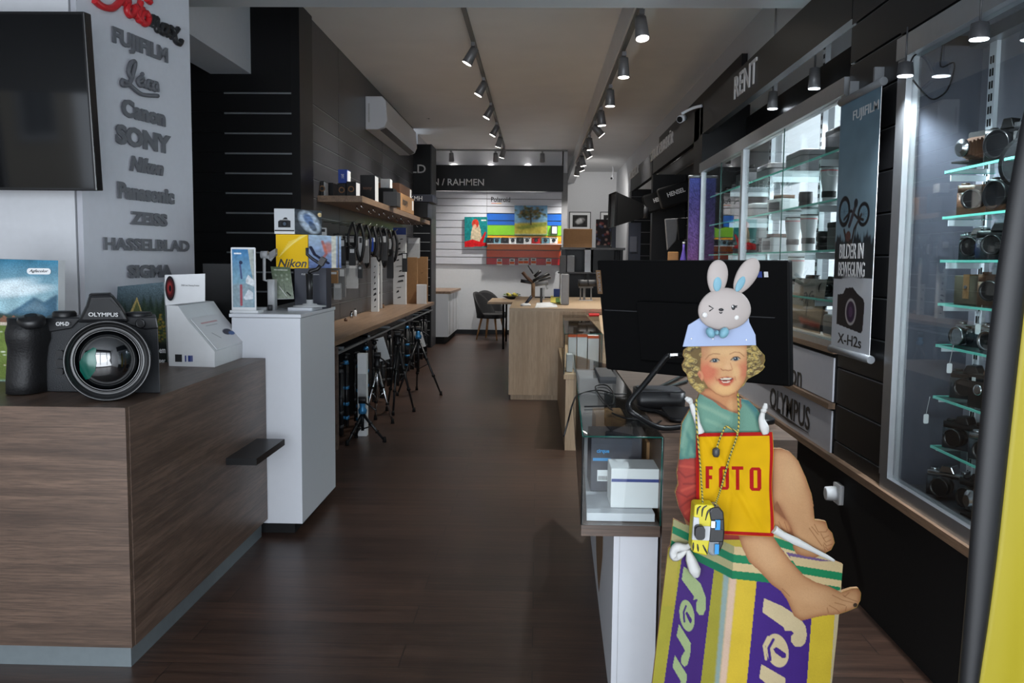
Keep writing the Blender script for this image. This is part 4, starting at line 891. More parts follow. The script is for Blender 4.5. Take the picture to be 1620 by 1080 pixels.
MB('light_grey').rbox(c.x-.04, c.x+.03, c.y-.03, c.y+.03, WT, WT+.018, .012).build('gadget_body', sm); MB('dark_grey').cyl((c.x+.045, c.y, WT), (c.x+.045, c.y, WT+.03), .012).build('gadget_foot', sm)
# ================================================================== CHILD CUTOUT BOARD (a flat printed board)
YG = 2.2
Tb = Z(1040, 620, 3.856); Th = Z(1070, 530, 9.); Tl = Z(1160, 780, 4.909); Tx = Z(1000, 820, 4.05)
L = lambda T_, pts: [T_(*p) for p in pts]
hair_l = L(Th, [(300, 120), (170, 165), (110, 215), (96, 290), (125, 340), (84, 430), (100, 500), (155, 560), (165, 625), (195, 700), (260, 770), (330, 830)])
hair_r = L(Th, [(1130, 140), (1195, 220), (1255, 285), (1265, 360), (1240, 420), (1262, 450), (1225, 500), (1160, 550), (1090, 585), (1020, 625)])
outline = hair_l+L(Tb, [(245, 45), (195, 110), (150, 190), (140, 300), (132, 410), (118, 490), (126, 560), (108, 610), (130, 700), (165, 770)])+L(Tx, [(350, 45), (265, 3), (245, 180), (232, 192), (130, 1053)])+[(1005, 1301), (1296, 1301)]+L(Tx, [(1280, 1053), (1318, 700), (1324, 625)])
outline += L(Tl, [(820, 940), (900, 912), (960, 885), (988, 830), (993, 775), (972, 737), (920, 740), (835, 768), (852, 552), (790, 528), (710, 465), (760, 440), (788, 385), (770, 310), (735, 270), (720, 220), (670, 210), (632, 208), (625, 130), (605, 0)])
outline += L(Tb, [(955, 700), (940, 620), (905, 520), (860, 420), (810, 365), (755, 345), (705, 345)])+L(Tb, [(690, 250), (655, 180), (610, 105), (555, 50), (500, 38)])+L(Th, [(880, 800), (905, 760), (960, 715), (1000, 650)])+hair_r[::-1]+[(1190, 540), (1100, 540)]
cv = Canvas(1000, 538, 1368, 1301, 1.0, (196, 176, 62))
cv.poly(L(Th, [(200, 120), (1150, 120), (1100, 560), (960, 700), (700, 1100), (330, 900), (180, 700)]), (128, 100, 50)); cv.poly(L(Tb, [(120, 380), (300, 100), (700, 200), (900, 500), (900, 900), (130, 860)]), (150, 96, 64))
# box: left face, right face
cv.poly(L(Tx, [(225, 180), (640, 385), (560, 1053)])+[(1088, 1301), (1000, 1301)], (172, 164, 60))
def lf(x0t, x0b, x1t, x1b, col, soft=0):       # stripe between top y~ and the floor, given at crop y 200 and 1053
    e = (1301-1080)/ (853/4.05)
    p = lambda xt, xb: (Tx(xt, 200), Tx(xb+(xb-xt)*e, 1053+853*e)); a, b = p(x0t, x0b); c, d = p(x1t, x1b)
    cv.poly([a, c, d, b], col, soft=soft)
lf(325, 205, 540, 440, (72, 42, 120)); lf(540, 440, 602, 530, (168, 160, 58)); lf(600, 530, 640, 560, (150, 172, 168), 1); lf(640, 560, 690, 605, (228, 196, 172), .5); lf(690, 605, 818, 735, (228, 196, 62), .5); lf(818, 735, 1180, 1120, (74, 44, 134)); lf(1180, 1120, 1345, 1275, (224, 196, 60)); lf(1325, 1270, 1360, 1300, (206, 190, 150))
cv.vgrad(820, 960, (214, 190, 120), (196, 170, 60), clip=cv.pmask(L(Tx, [(235, 190), (300, 220), (270, 560), (190, 560)]))*.35)
def slab(pts, n, cols_):                       # pts: top-left, top-right, bottom-right, bottom-left
    tl, tr_, br, bl = pts
    for i in range(n):
        a, b = i/n, (i+1)/n; f = lambda p, q, t: (p[0]+(q[0]-p[0])*t, p[1]+(q[1]-p[1])*t)
        cv.poly([f(tl, bl, a), f(tr_, br, a), f(tr_, br, b), f(tl, bl, b)], cols_[i])
slab(L(Tx, [(265, 0), (655, 178), (640, 385), (244, 185)]), 4, [(164, 162, 118), (22, 122, 84), (170, 166, 122), (20, 118, 82)])
slab(L(Tx, [(655, 178), (1352, 250), (1332, 460), (640, 385)]), 4, [(222, 196, 148), (34, 138, 92), (224, 200, 150), (28, 132, 88)])
cv.poly(L(Tx, [(880, 20), (1180, 210), (1352, 290), (1350, 330), (1010, 250), (900, 130)]), (222, 200, 152)); cv.poly(L(Tx, [(890, 110), (1060, 170), (1060, 215), (900, 170)]), (40, 140, 96)); cv.poly(L(Tx, [(920, 60), (1030, 110), (1030, 140), (915, 95)]), (170, 180, 130)); cv.poly(L(Tx, [(985, 215), (1100, 235), (1290, 275), (1150, 275), (1010, 250)]), (120, 96, 140)); cv.poly(L(Tx, [(1040, 300), (1350, 350), (1345, 398), (1090, 355)]), (34, 140, 92)); cv.poly(L(Tx, [(1090, 356), (1345, 398), (1340, 440), (1150, 410)]), (224, 200, 150)); cv.poly(L(Tx, [(1010, 240), (1351, 297), (1350, 348), (1050, 300)]), (222, 198, 150))
# script letters down both faces
LR, LL = (222, 202, 160), (166, 184, 132)
cv.poly(L(Tx, [(845, 510), (960, 560), (1070, 630), (1112, 690), (1120, 745), (1108, 800), (1080, 822), (1045, 820), (1018, 790), (1018, 755), (1035, 735), (1020, 718), (980, 718), (970, 695), (835, 600)]), LR)
cv.ell(*Tx(930, 845), 17.5, 27, LR, 1, .03, -14); cv.poly(L(Tx, [(905, 835), (925, 822), (985, 865), (988, 890), (965, 895), (915, 858)]), (74, 44, 134)); cv.line(L(Tx, [(872, 760), (845, 815), (858, 900)]), 4, LR); cv.line(L(Tx, [(905, 775), (875, 830), (885, 905)]), 4.5, (74, 44, 134)); 
cv.poly(L(Tx, [(828, 932), (982, 1022), (985, 1120), (970, 1200), (930, 1210), (905, 1170), (925, 1110), (815, 1020)]), LR)
cv.poly(L(Tx, [(330, 308), (345, 315), (440, 420), (470, 500), (472, 580), (455, 618), (430, 618), (412, 590), (410, 545), (422, 515), (392, 520), (398, 500), (318, 390)]), LL)
cv.ell(*Tx(352, 622), 11.5, 25, LL, 1, .03, -8); cv.poly(L(Tx, [(340, 605), (352, 595), (383, 645), (380, 670), (368, 668)]), (72, 42, 120)); cv.line(L(Tx, [(330, 530), (308, 590), (318, 655)]), 3, LL); cv.line(L(Tx, [(345, 560), (330, 600), (335, 660)]), 3, (72, 42, 120))
for dy in (0, 200, 400, 600): cv.poly([Tx(x-dy*.13, y+dy) for x, y in [(300, 675), (377, 800), (372, 870), (355, 935), (335, 950), (314, 925), (316, 885), (340, 845), (285, 750)]], LL)
cv.poly(L(Tx, [(800, 1240), (960, 1330), (970, 1440), (930, 1500), (890, 1450), (900, 1400), (790, 1330)]), LR)
# body: trousers, shirt
cv.poly(L(Tb, [(132, 400), (118, 490), (126, 560), (108, 610), (130, 700), (165, 770), (260, 860), (400, 900), (700, 900), (720, 300), (300, 380)]), (178, 62, 50), edge=(110, 34, 32), ew=5)
for a_ in ([(130, 480), (170, 520), (240, 500)], [(120, 610), (180, 640), (250, 600)], [(140, 700), (190, 660), (250, 640)], [(160, 560), (240, 560)]): cv.line(L(Tb, a_), 3, (120, 36, 34), .6, 2)
for a_ in ([(140, 450), (220, 460)], [(150, 600), (230, 570)], [(170, 740), (230, 690)]): cv.line(L(Tb, a_), 4, (214, 92, 70), .5, 2)
shirt = L(Tb, [(245, 20), (195, 110), (150, 190), (140, 300), (132, 412), (240, 400), (420, 390), (720, 400), (700, 260), (655, 180), (610, 105), (555, 45), (500, 30), (400, -20), (300, -10)])
cv.poly(shirt, (112, 160, 140), edge=(50, 112, 108), ew=5)
for a_, c_ in (([(160, 220), (200, 290), (180, 380)], (50, 116, 112)), ([(230, 70), (330, 110), (430, 160)], (150, 186, 160)), ([(260, 40), (380, 90), (470, 140)], (92, 144, 128)), ([(540, 60), (590, 120), (650, 230)], (46, 110, 116)), ([(505, 45), (560, 60), (600, 110)], (30, 110, 124)), ([(200, 130), (170, 230), (150, 330)], (140, 180, 158)), ([(215, 300), (225, 360)], (40, 100, 104)), ([(300, 170), (420, 220)], (140, 182, 156))): cv.line(L(Tb, a_), 6, c_, .55, 4)
# neck and face
skin = (222, 170, 118)
cv.poly(L(Th, [(330, 830), (400, 760), (880, 760), (860, 860), (920, 900), (930, 1020), (880, 1120), (800, 1090), (650, 1040), (520, 930), (390, 860)]), (206, 142, 94), edge=(150, 82, 52), ew=4)
cv.line(L(Th, [(400, 860), (600, 960), (760, 1070), (830, 1095)]), 3, (130, 70, 48), .6, 2); cv.ell(*Th(800, 1000), 8, 9, (226, 176, 120), .6, .8)
face = L(Th, [(330, 140), (1020, 140), (1015, 300), (1005, 450), (990, 590), (960, 680), (900, 760), (820, 830), (740, 870), (660, 875), (560, 830), (450, 740), (390, 640), (350, 500), (345, 300)])
cv.poly(face, skin, edge=(172, 104, 62), ew=5); FM = cv.blur(cv.pmask(face), 1)
for x, y, rx, ry, c_, a_ in ((460, 520, 15, 17, (206, 90, 66), .75), (950, 500, 9, 14, (200, 96, 70), .6), (700, 220, 28, 8, (236, 196, 140), .5), (700, 790, 18, 8, (238, 190, 126), .6), (760, 400, 7, 10, (236, 190, 140), .4), (400, 230, 8, 12, (186, 120, 84), .5), (860, 520, 6, 8, (240, 200, 140), .5), (560, 420, 9, 5, (238, 194, 138), .5)): cv.ell(*Th(x, y), rx, ry, c_, a_, .9, clip=FM)
cv.ell(*Th(330, 580), 6, 9, (214, 140, 100), 1, .3, -15); cv.ell(*Th(325, 585), 3, 5, (170, 90, 64), .7, .6)
for p, r_ in ((( 415, 345), 0),): pass
cv.line(L(Th, [(415, 345), (460, 290), (530, 262), (620, 270)]), 1.4, (140, 86, 50), .7, .8); cv.line(L(Th, [(760, 270), (830, 240), (900, 245), (965, 300)]), 1.4, (140, 86, 50), .7, .8)
for ex, ey, s_ in ((548, 362, 1), (845, 338, 1)):
    cv.ell(*Th(ex, ey), 7.0, 3.2, (176, 166, 146), .95, .3, -6); cv.ell(*Th(ex, ey), 3.6, 3.4, (30, 66, 84), 1, .25); cv.ell(*Th(ex, ey), 1.7, 1.7, (8, 12, 16), 1, .3); cv.line([Th(ex-70, ey+15), Th(ex-30, ey-25), Th(ex+30, ey-30), Th(ex+65, ey-5)], 1.5, (58, 34, 24), .95, .6); cv.line([Th(ex-50, ey+26), Th(ex+45, ey+24)], .8, (160, 100, 66), .6); cv.ell(*Th(ex-8, ey-8), .8, .8, (230, 236, 240), .9)
cv.line(L(Th, [(770, 400), (790, 460), (800, 490)]), 1.3, (176, 108, 68), .6, 1); cv.line(L(Th, [(635, 480), (660, 500), (700, 495), (740, 505), (785, 495)]), 1.6, (150, 74, 48), .7, .8); cv.ell(*Th(720, 455), 5, 3.5, (240, 190, 140), .6, .7)
cv.poly(L(Th, [(575, 630), (640, 600), (740, 590), (828, 612), (800, 670), (740, 715), (680, 715), (620, 680)]), (190, 74, 52), soft=.4); cv.poly(L(Th, [(595, 632), (650, 610), (740, 600), (815, 616), (780, 640), (700, 652), (630, 645)]), (96, 34, 30)); cv.poly(L(Th, [(625, 622), (700, 607), (790, 612), (775, 628), (700, 638), (640, 636)]), (236, 222, 200)); cv.poly(L(Th, [(640, 655), (700, 662), (780, 648), (760, 672), (700, 684), (655, 674)]), (226, 206, 184)); cv.line(L(Th, [(620, 682), (690, 718), (760, 706)]), 2, (208, 92, 66), .8)
cv.line(L(Th, [(560, 600), (575, 650)]), 1.4, (168, 96, 62), .6, 1); cv.line(L(Th, [(835, 590), (845, 640)]), 1.4, (168, 96, 62), .6, 1)
cv.line(L(Th, [(450, 740), (560, 830), (660, 876), (740, 870), (830, 826)]), 1.8, (150, 86, 50), .55, 1.2)
# curly hair
r_ = np.random.RandomState(12)
for hp, xr_, yr_ in ((hair_l+L(Th, [(400, 780), (380, 680), (300, 560), (345, 400), (360, 200)]), (90, 400), (140, 830)), (hair_r+L(Th, [(1000, 520), (1005, 300), (1000, 150)]), (1000, 1265), (140, 620))):
    HM = cv.pmask(hp); cv.poly(hp, (112, 88, 40)); HM = cv.blur(HM, .6)
    for k in range(46):
        x, y = Th(r_.uniform(*xr_), r_.uniform(*yr_)); rr = r_.uniform(2.5, 6); an = r_.uniform(0, 360)
        cv.ell(x+1, y+1.5, rr, rr*.8, (70, 54, 22), .85, .6, clip=HM); cv.ell(x, y, rr*.8, rr*.5, (214, 184, 100), .72, .7, an, clip=HM)
        pts = [(x+rr*math.cos(t), y+rr*.7*math.sin(t)) for t in np.linspace(an, an+4, 8)]; cv.line(pts, 1.0, (230, 208, 136), .6, .8, clip=HM); cv.line([(a+.8, b+1.6) for a, b in pts], .9, (84, 60, 26), .6, .8, clip=HM)
# legs and feet
leg_b = L(Tb, [(700, 345), (755, 345), (810, 365), (860, 420), (905, 520), (940, 620), (955, 700), (958, 780)])+L(Tl, [(632, 208), (670, 210), (720, 220), (735, 270), (770, 310), (788, 385), (760, 440), (710, 465), (640, 500), (560, 490), (490, 470), (465, 420), (470, 330), (455, 280), (400, 180), (340, 60)])+L(Tb, [(705, 700)])
SK = (214, 164, 118); SD = (160, 100, 66)
cv.poly(L(Tb, [(690, 700), (760, 760), (800, 790), (820, 850), (790, 855), (760, 830), (730, 850), (700, 830)]), (206, 150, 104), edge=SD, ew=3); cv.line(L(Tb, [(740, 790), (760, 830)]), 1, SD, .8); cv.line(L(Tb, [(775, 790), (795, 845)]), 1, SD, .8)
cv.poly(leg_b, SK, edge=SD, ew=6)
cv.ell(*Tb(820, 520), 14, 34, (228, 182, 134), .6, .9, -12)
for a_ in ([(630, 240), (660, 300), (720, 300), (735, 275)], [(680, 310), (700, 350), (740, 330)], [(700, 350), (720, 380), (760, 360)], [(705, 385), (725, 410), (765, 395)], [(715, 415), (735, 440), (765, 420)], [(590, 270), (640, 340), (690, 410)], [(610, 260), (660, 320)], [(700, 400), (715, 445)]): cv.line(L(Tl, a_), 1.1, (136, 82, 52), .75, .8)
leg_f = L(Tl, [(40, 325), (305, 330), (360, 410), (450, 530), (550, 640), (640, 690), (740, 720), (835, 768), (920, 740), (972, 737), (993, 775), (988, 830), (960, 885), (900, 912), (820, 940), (700, 950), (620, 967), (530, 990), (470, 950), (420, 830), (370, 760), (300, 710), (200, 600), (120, 530), (70, 420)])
cv.poly(leg_f, SK, edge=SD, ew=6); cv.ell(*Tl(260, 480), 13, 30, (230, 184, 138), .6, .9, -35); cv.ell(*Tl(600, 800), 26, 12, (228, 180, 134), .6, .9, 10); cv.ell(*Tl(900, 850), 12, 8, (226, 176, 130), .5, .9)
for a_ in ([(770, 790), (850, 830), (930, 850)], [(790, 850), (870, 870)], [(745, 870), (800, 900), (825, 925)], [(860, 800), (930, 830), (965, 840)], [(730, 890), (740, 930)], [(880, 880), (870, 915)], [(380, 740), (440, 800)], [(900, 770), (870, 800), (850, 790)]): cv.line(L(Tl, a_), 1.1, (140, 86, 56), .7, .8)
cv.ell(*Tl(948, 868), 3.5, 3.5, (70, 56, 44), 1, .3)
cv.noise(1, .03, seed=1); cv.noise(8, .02, seed=2); cv.dim(.56)
g = thing('cardboard_cutout', 'flat cutout board of a curly-haired child sitting on a striped box', 'cutout', (P(1180, 1080, 'y', YG).x, YG, 0))
cv.build(lambda x, y: P(x, y, 'y', YG), 'printed_face', g, outline=outline, rough=.42, mat='print_gloss')
low = [P(x, y, 'y', YG+.0015) for x, y in outline]
zb0_ = P(1150, 1301, 'y', YG).z
m = MB('cardboard').prism(low, (0, .012, 0)); m.build('board', g)
if zb0_ > .002: MB('yellow_box').box(P(1005, 1301, 'y', YG).x, P(1296, 1301, 'y', YG).x, YG, YG+.0135, 0, zb0_).build('board_foot', g)
MB('cardboard').prism([(P(1160, 900, 'y', YG).x, YG+.014, 0), (P(1160, 900, 'y', YG).x, YG+.30, 0), (P(1160, 900, 'y', YG).x, YG+.014, .75)], (.012, 0, 0)).build('rear_strut', g)

# ---- FOTO apron: real cloth hung in front of the board
fo = thing('foto_apron', 'yellow cloth apron with red border reading FOTO tied on the child cutout', 'apron', P(1160, 850, 'y', YG-.03))
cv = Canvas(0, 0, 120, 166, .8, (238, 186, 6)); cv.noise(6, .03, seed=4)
RB = (186, 26, 24)
for p_ in ([(0, 0), (120, 0), (120, 6), (0, 6)], [(0, 160), (120, 160), (120, 166), (0, 166)], [(0, 0), (5, 0), (5, 166), (0, 166)], [(115, 0), (120, 0), (120, 166), (115, 166)]): cv.poly(p_, RB)
def blk(x, y, w, h, k):
    t_ = 5
    if k == 'F': cv.poly([(x, y), (x+w, y), (x+w, y+t_), (x+t_+.5, y+t_), (x+t_+.5, y+h*.42), (x+w-1, y+h*.42), (x+w-1, y+h*.58), (x+t_+.5, y+h*.58), (x+t_+.5, y+h), (x, y+h)], RB)
    if k == 'T': cv.poly([(x, y), (x+w, y), (x+w, y+t_), (x+w/2+3, y+t_), (x+w/2+3, y+h), (x+w/2-3, y+h), (x+w/2-3, y+t_), (x, y+t_)], RB)
    if k == 'O':
        cv.poly([(x+3, y), (x+w-3, y), (x+w, y+4), (x+w, y+h-4), (x+w-3, y+h), (x+3, y+h), (x, y+h-4), (x, y+4)], RB); cv.poly([(x+6, y+5), (x+w-6, y+5), (x+w-6, y+h-5), (x+6, y+h-5)], (238, 186, 6))
blk(15, 55, 11, 36, 'F'); blk(36, 55, 16, 38, 'O'); blk(56, 55, 18, 38, 'T'); blk(84, 56, 18, 38, 'O')
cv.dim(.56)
def apr(x, y):
    u_, v_ = x/120, y/166; a0 = (1101+u_*(1222-1101), 685-u_*2); a1 = (1101.5+u_*(1223.5-1101.5), 843+u_*6)
    px_, py_ = a0[0]+(a1[0]-a0[0])*v_, a0[1]+(a1[1]-a0[1])*v_
    px_ += (1.5*math.sin(v_*9) if u_ > .9 else 0)*(u_-.9)*10
    fold = .006*math.exp(-((u_-.12-.75*v_)/.06)**2)+.003*math.sin(u_*14+v_*5)*v_+.004*math.exp(-((u_-.45+.18*(v_-.6))/.03)**2)*(v_ > .5)*(v_-.5)*2
    return P(px_, py_, 'y', YG-.012-fold)
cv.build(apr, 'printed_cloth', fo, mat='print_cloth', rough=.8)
def yp(T_, x, y, d): return P(*T_(x, y), 'y', YG-d)
m = MB('tie_white'); m.tube([yp(Tb, *q_, .018) for q_ in [(262, 250), (245, 190), (225, 120), (205, 70)]], [.011, .007, .009, .005], 6, sub=5); m.ball(yp(Tb, 190, 48, .02), (.008, .007, .007), seg=7, rings=5); m.tube([yp(Tb, *q_, .018) for q_ in [(205, 70), (195, 50), (170, 35)]], [.005, .008, .004], 6, sub=4); m.build('shoulder_tie', fo)
m = MB('tie_white'); m.tube([yp(Tb, *q_, .018) for q_ in [(660, 255), (650, 215), (635, 165), (645, 120)]], [.008, .012, .008, .005], 6, sub=5); m.ball(yp(Tb, 648, 112, .02), (.008, .008, .007), seg=7, rings=5); m.tube([yp(Tb, *q_, .018) for q_ in [(645, 115), (655, 95), (660, 70)]], [.005, .007, .004], 6, sub=4); m.build('shoulder_tie', fo)
m = MB('tie_white'); m.tube([yp(Tl, *q_, .016) for q_ in [(318, 280), (380, 320), (480, 370), (620, 440), (720, 490), (785, 525)]], [.012, .009, .011, .007, .006, .003], 6, sub=4); m.build('waist_tie', fo)
m = MB('tie_white'); m.tube([yp(Tx, *q_, .02) for q_ in [(385, 100), (375, 160), (345, 185), (290, 185), (265, 215), (275, 245), (310, 235), (350, 200)]], [.004, .005, .009, .013, .010, .012, .009, .004], 6, sub=4); m.tube([yp(Tx, *q_, .02) for q_ in [(360, 200), (375, 260), (400, 330), (412, 375)]], [.004, .013, .016, .007], 6, sub=4); m.build('waist_tie', fo)

# ---- bunny hat
bh = thing('bunny_hat', 'blue paper hat with grey winking bunny head worn by the cutout', 'hat', yp(Th, 600, 150, .01))
T2 = Z(1060, 400, 3.857)
def b2(x, y, d): return P(*T2(x, y), 'y', YG-d)
m = MB('band_blue'); m.prism([b2(x, y, .012) for x, y in [(78, 572), (112, 440), (180, 398), (478, 380), (485, 425), (522, 500), (526, 563)]], (0, .006, 0)); m.build('paper_band', bh, bevel=.001)
for x, y in ((130, 523), (262, 524), (465, 530)): MB('paper_white').ball(b2(x, y, .014), (.0022, .0022, .0022), seg=10, rings=6).build('stud', bh)
s3 = YG/3.857/FPX
MB('bunny_grey').ball(b2(332, 342, .022), (158*s3, 128*s3, .014), (1, 0, .05), (-.05, 0, 1), 40, 20, taper=-.06).build('bunny_head', bh)
for (x, y, ang, hl, hw) in ((289, 150, 3, 106, 62), (464, 140, 29, 118, 60)):
    a_ = math.radians(ang); v_ = Vector((math.sin(a_), 0, math.cos(a_))); u_ = Vector((math.cos(a_), 0, -math.sin(a_)))
    e_ = MB('bunny_grey').ball(b2(x, y, .02), (hw*s3, hl*s3, .009), u_, v_, 28, 16, taper=.12).build('bunny_ear', bh)
for (x, y, ang, hl, hw) in ((289, 188, 3, 46, 25), (430, 188, 27, 52, 22)):
    a_ = math.radians(ang); v_ = Vector((math.sin(a_), 0, math.cos(a_))); u_ = Vector((math.cos(a_), 0, -math.sin(a_)))
    MB('bunny_blue').ball(b2(x, y, .0275), (hw*s3, hl*s3, .003), u_, v_, 24, 12).build('inner_ear', bh)
for x, y in ((212, 378), (404, 392)): MB('cheek_white').ball(b2(x, y, .031), (17*s3, 17*s3, .004), seg=18, v=(0, 0, 1)).build('cheek_spot', bh)
MB('letter_dark').tube([b2(237, 322, .0345), b2(264, 338, .0355), b2(240, 355, .035)], .0013).build('winking_eye', bh)
MB('letter_dark').ball(b2(386, 332, .0345), (13*s3, 16*s3, .003), v=(0, 0, 1)).build('open_eye', bh)
MB('paper_white').ball(b2(382, 326, .0375), (4*s3, 5*s3, .002), v=(0, 0, 1)).build('eye_glint', bh)
m = MB('letter_dark')
m.tube([b2(395, 325, .036), b2(410, 322, .0345)], .0012); m.tube([b2(395, 330, .036), b2(408, 331, .0345)], .0012); m.build('eyelash', bh)
MB('letter_dark').ball(b2(312, 346, .036), (15*s3, 9*s3, .004), v=(0, 0, 1)).build('nose', bh)
MB('letter_dark').tube([b2(302, 360, .0365), b2(310, 368, .0365), b2(318, 360, .0365)], .0013, sub=4).build('mouth', bh)
m = MB('bunny_blue'); m.ball(b2(247, 487, .035), (27*s3, 33*s3, .012), (1, 0, 0), (-.25, 0, 1), 20, 12); m.build('bow_loop', bh); m = MB('bunny_blue'); m.ball(b2(328, 487, .035), (29*s3, 34*s3, .012), (1, 0, 0), (.2, 0, 1), 20, 12); m.build('bow_loop', bh); MB('bunny_blue').ball(b2(285, 487, .043), (14*s3, 16*s3, .01), v=(0, 0, 1)).build('bow_knot', bh)

# ---- toy camera with cord
Tc = Z(1060, 780, 7.71)
tc = thing('disposable_camera', 'yellow tiger-striped disposable camera hanging in front of the cutout', 'camera', P(*Tc(450, 770), 'y', YG-.05))
def c3(x, y, d): return P(*Tc(x, y), 'y', YG-d)
MB('tiger_yellow').prism([c3(x, y, .075) for x, y in [(290, 290), (300, 150), (330, 135), (520, 145), (545, 160), (500, 400), (480, 600), (455, 765), (290, 725), (262, 690), (270, 570)]], (0, .05, 0)).build('yellow_housing', tc, bevel=.004)
MB('light_grey').prism([c3(x, y, .078) for x, y in [(290, 290), (355, 300), (360, 400), (495, 405), (480, 580), (270, 570)]], (0, .01, 0)).build('silver_panel', tc, bevel=.001)
MB('smoke').prism([c3(x, y, .074) for x, y in [(480, 230), (510, 180), (600, 168), (655, 230), (668, 480), (650, 620), (590, 760), (520, 775), (460, 730), (470, 600), (490, 400)]], (0, .055, 0)).build('inner_works', tc, bevel=.01)
m = MB('body_black').prism([c3(x, y, .079) for x, y in [(480, 230), (510, 180), (600, 168), (655, 230), (662, 330), (600, 330), (500, 340)]], (0, .01, 0)); m.build('clear_cover_top', tc, bevel=.003)
m = MB('body_black').prism([c3(x, y, .079) for x, y in [(495, 420), (600, 430), (665, 450), (655, 600), (590, 600), (480, 600)]], (0, .01, 0)); m.build('film_drum', tc, bevel=.003)
m = MB('body_black').prism([c3(x, y, .077) for x, y in [(600, 320), (662, 300), (668, 480), (650, 620), (595, 750)]], (0, .01, 0)); m.build('side_grip', tc, bevel=.003)
MB('cyan_ink').obox(c3(580, 385, .08), (1, 0, 0), (0, 0, 1), (0, -1, 0), .006, .012, .002).build('blue_label', tc)
MB('cyan_ink').obox(c3(570, 680, .08), (1, 0, 0), (0, 0, 1), (0, -1, 0), .005, .012, .002).build('blue_label', tc)
MB('paper_white').obox(c3(532, 380, .08), (1, 0, 0), (0, 0, 1), (0, -1, 0), .006, .008, .002).build('counter_window', tc)
a_, b_ = c3(300, 555, .09), c3(422, 395, .09)
MB('body_black').rbox(a_.x, b_.x, YG-.1, YG-.078, a_.z, b_.z, .009, 'y', 6).build('lens_mount', tc)
for pts in ([(375, 155), (340, 190), (330, 260)], [(450, 150), (400, 190), (388, 285)], [(500, 185), (460, 230), (432, 330)], [(285, 600), (280, 700)], [(335, 620), (345, 710)], [(400, 630), (430, 690), (455, 740)]): MB('letter_dark').tube([c3(x, y, .0755) for x, y in pts], [.0012, .0024, .001], sub=4).build('tiger_stripe', tc)
M('cord_gold', (150, 132, 46), .6, .1); nt = MC['cord_gold'].node_tree; wv = nt.nodes.new('ShaderNodeTexWave'); wv.inputs['Scale'].default_value = 60; wv.bands_direction = 'DIAGONAL'
tcn = nt.nodes.new('ShaderNodeTexCoord'); nt.links.new(tcn.outputs['Object'], wv.inputs['Vector']); rr_ = nt.nodes.new('ShaderNodeValToRGB'); rr_.color_ramp.interpolation = 'CONSTANT'; rr_.color_ramp.elements[0].color = (*lin((40, 60, 40)), 1); rr_.color_ramp.elements[1].color = (*lin((168, 148, 56)), 1); rr_.color_ramp.elements[1].position = .38
nt.links.new(wv.outputs['Fac'], rr_.inputs[0]); nt.links.new(rr_.outputs[0], nt.nodes['Principled BSDF'].inputs['Base Color'])
def bp3(x, y, d=.026): return P(*Tb(x, y), 'y', YG-d)
MB('cord_gold').tube([bp3(238, 40), bp3(240, 200), bp3(262, 450), bp3(278, 690, .06)], .0024, sub=4).build('neck_cord', tc)
MB('cord_gold').tube([bp3(490, 15), bp3(497, 120), bp3(490, 250), bp3(440, 400), bp3(390, 580), bp3(352, 690, .06)], .0024, sub=4).build('neck_cord', tc)
MB('cord_gold').tube([bp3(492, 250, .03), bp3(470, 235, .03), bp3(420, 210, .03), bp3(400, 240, .03), bp3(375, 300, .03), bp3(358, 355, .03)], .0024, sub=4).build('cord_end', tc)
MB('dark_grey').lathe([(.006, 0), (.009, .006), (.009, .018), (.006, .022)], bp3(357, 395, .03), (0, 0, 1), 12).build('cord_stopper', tc)

# ---- beach flag at the right edge
fl = thing('beach_flag', 'tall yellow beach flag with black pole sleeve at right edge', 'flag', (P(1530, 1080, 'y', 1.55).x, 1.55, 0))
YFl = 1.55
def fp2(x, y): return P(x, y, 'y', YFl)
left = [(1655, 60), (1622, 160), (1596, 300), (1578, 420), (1562, 550), (1547, 700), (1536, 830), (1527, 960), (1517, 1080), (1504, 1250), (1492, 1400)]
right = [(1690, 60), (1665, 180), (1641, 330), (1622, 470), (1612, 560), (1602, 650), (1590, 760), (1578, 870), (1563, 980), (1547, 1080), (1525, 1250), (1508, 1400)]
lz = [fp2(*p) for p in left]; rz_ = [fp2(*p) for p in right]
M('flag_black', (15, 16, 19), .55)
m = MB('flag_black'); n_ = 24
ts = np.linspace(0, 1, n_)
def samp(L_, t): 
    i = t*(len(L_)-1); a = int(min(i, len(L_)-2)); return L_[a].lerp(L_[a+1], i-a)
rings = []
for t in ts:
    a, b = samp(lz, t), samp(rz_, t); c = (a+b)/2; w_ = (b-a).length/2; d = (b-a).normalized()
    rings.append([m.bm.verts.new(c+d*w_*math.cos(k*math.pi/6)+Vector((0, -1, 0))*.016*math.sin(k*math.pi/6)) for k in range(12)])
for a, b in zip(rings, rings[1:]):
    for k in range(12): m.face([a[k], a[(k+1) % 12], b[(k+1) % 12], b[k]], True)
m.face(rings[0]); m.face(rings[-1]); m.build('pole_sleeve', fl)
m = MB('flag_yellow'); G = []
for t in np.linspace(0, 1, 40):
    a = samp(rz_, t); row = []
    for s_ in np.linspace(0, 1, 26):
        x_ = a.x+s_*.32; row.append(m.bm.verts.new((x_, YFl+.004+.012*math.sin(s_*9+t*7)*s_+.01*math.sin(s_*22-t*13)*s_, a.z)))
    G.append(row)
for a, b in zip(G, G[1:]):
    for k in range(25): m.face([a[k], a[k+1], b[k+1], b[k]], True)
o = m.build('flag_cloth', fl, normals=False); sd = o.modifiers.new('s', 'SOLIDIFY'); sd.thickness = .001
bz = lz[-1].z; MB('black_matte').cyl((lz[-1].x+.005, YFl, 0), (lz[-1].x+.01, YFl, bz+.02), .012).build('pole', fl); MB('black_matte').box(lz[-1].x-.2, lz[-1].x+.2, YFl-.15, YFl+.15, 0, .03).build('ground_plate', fl)
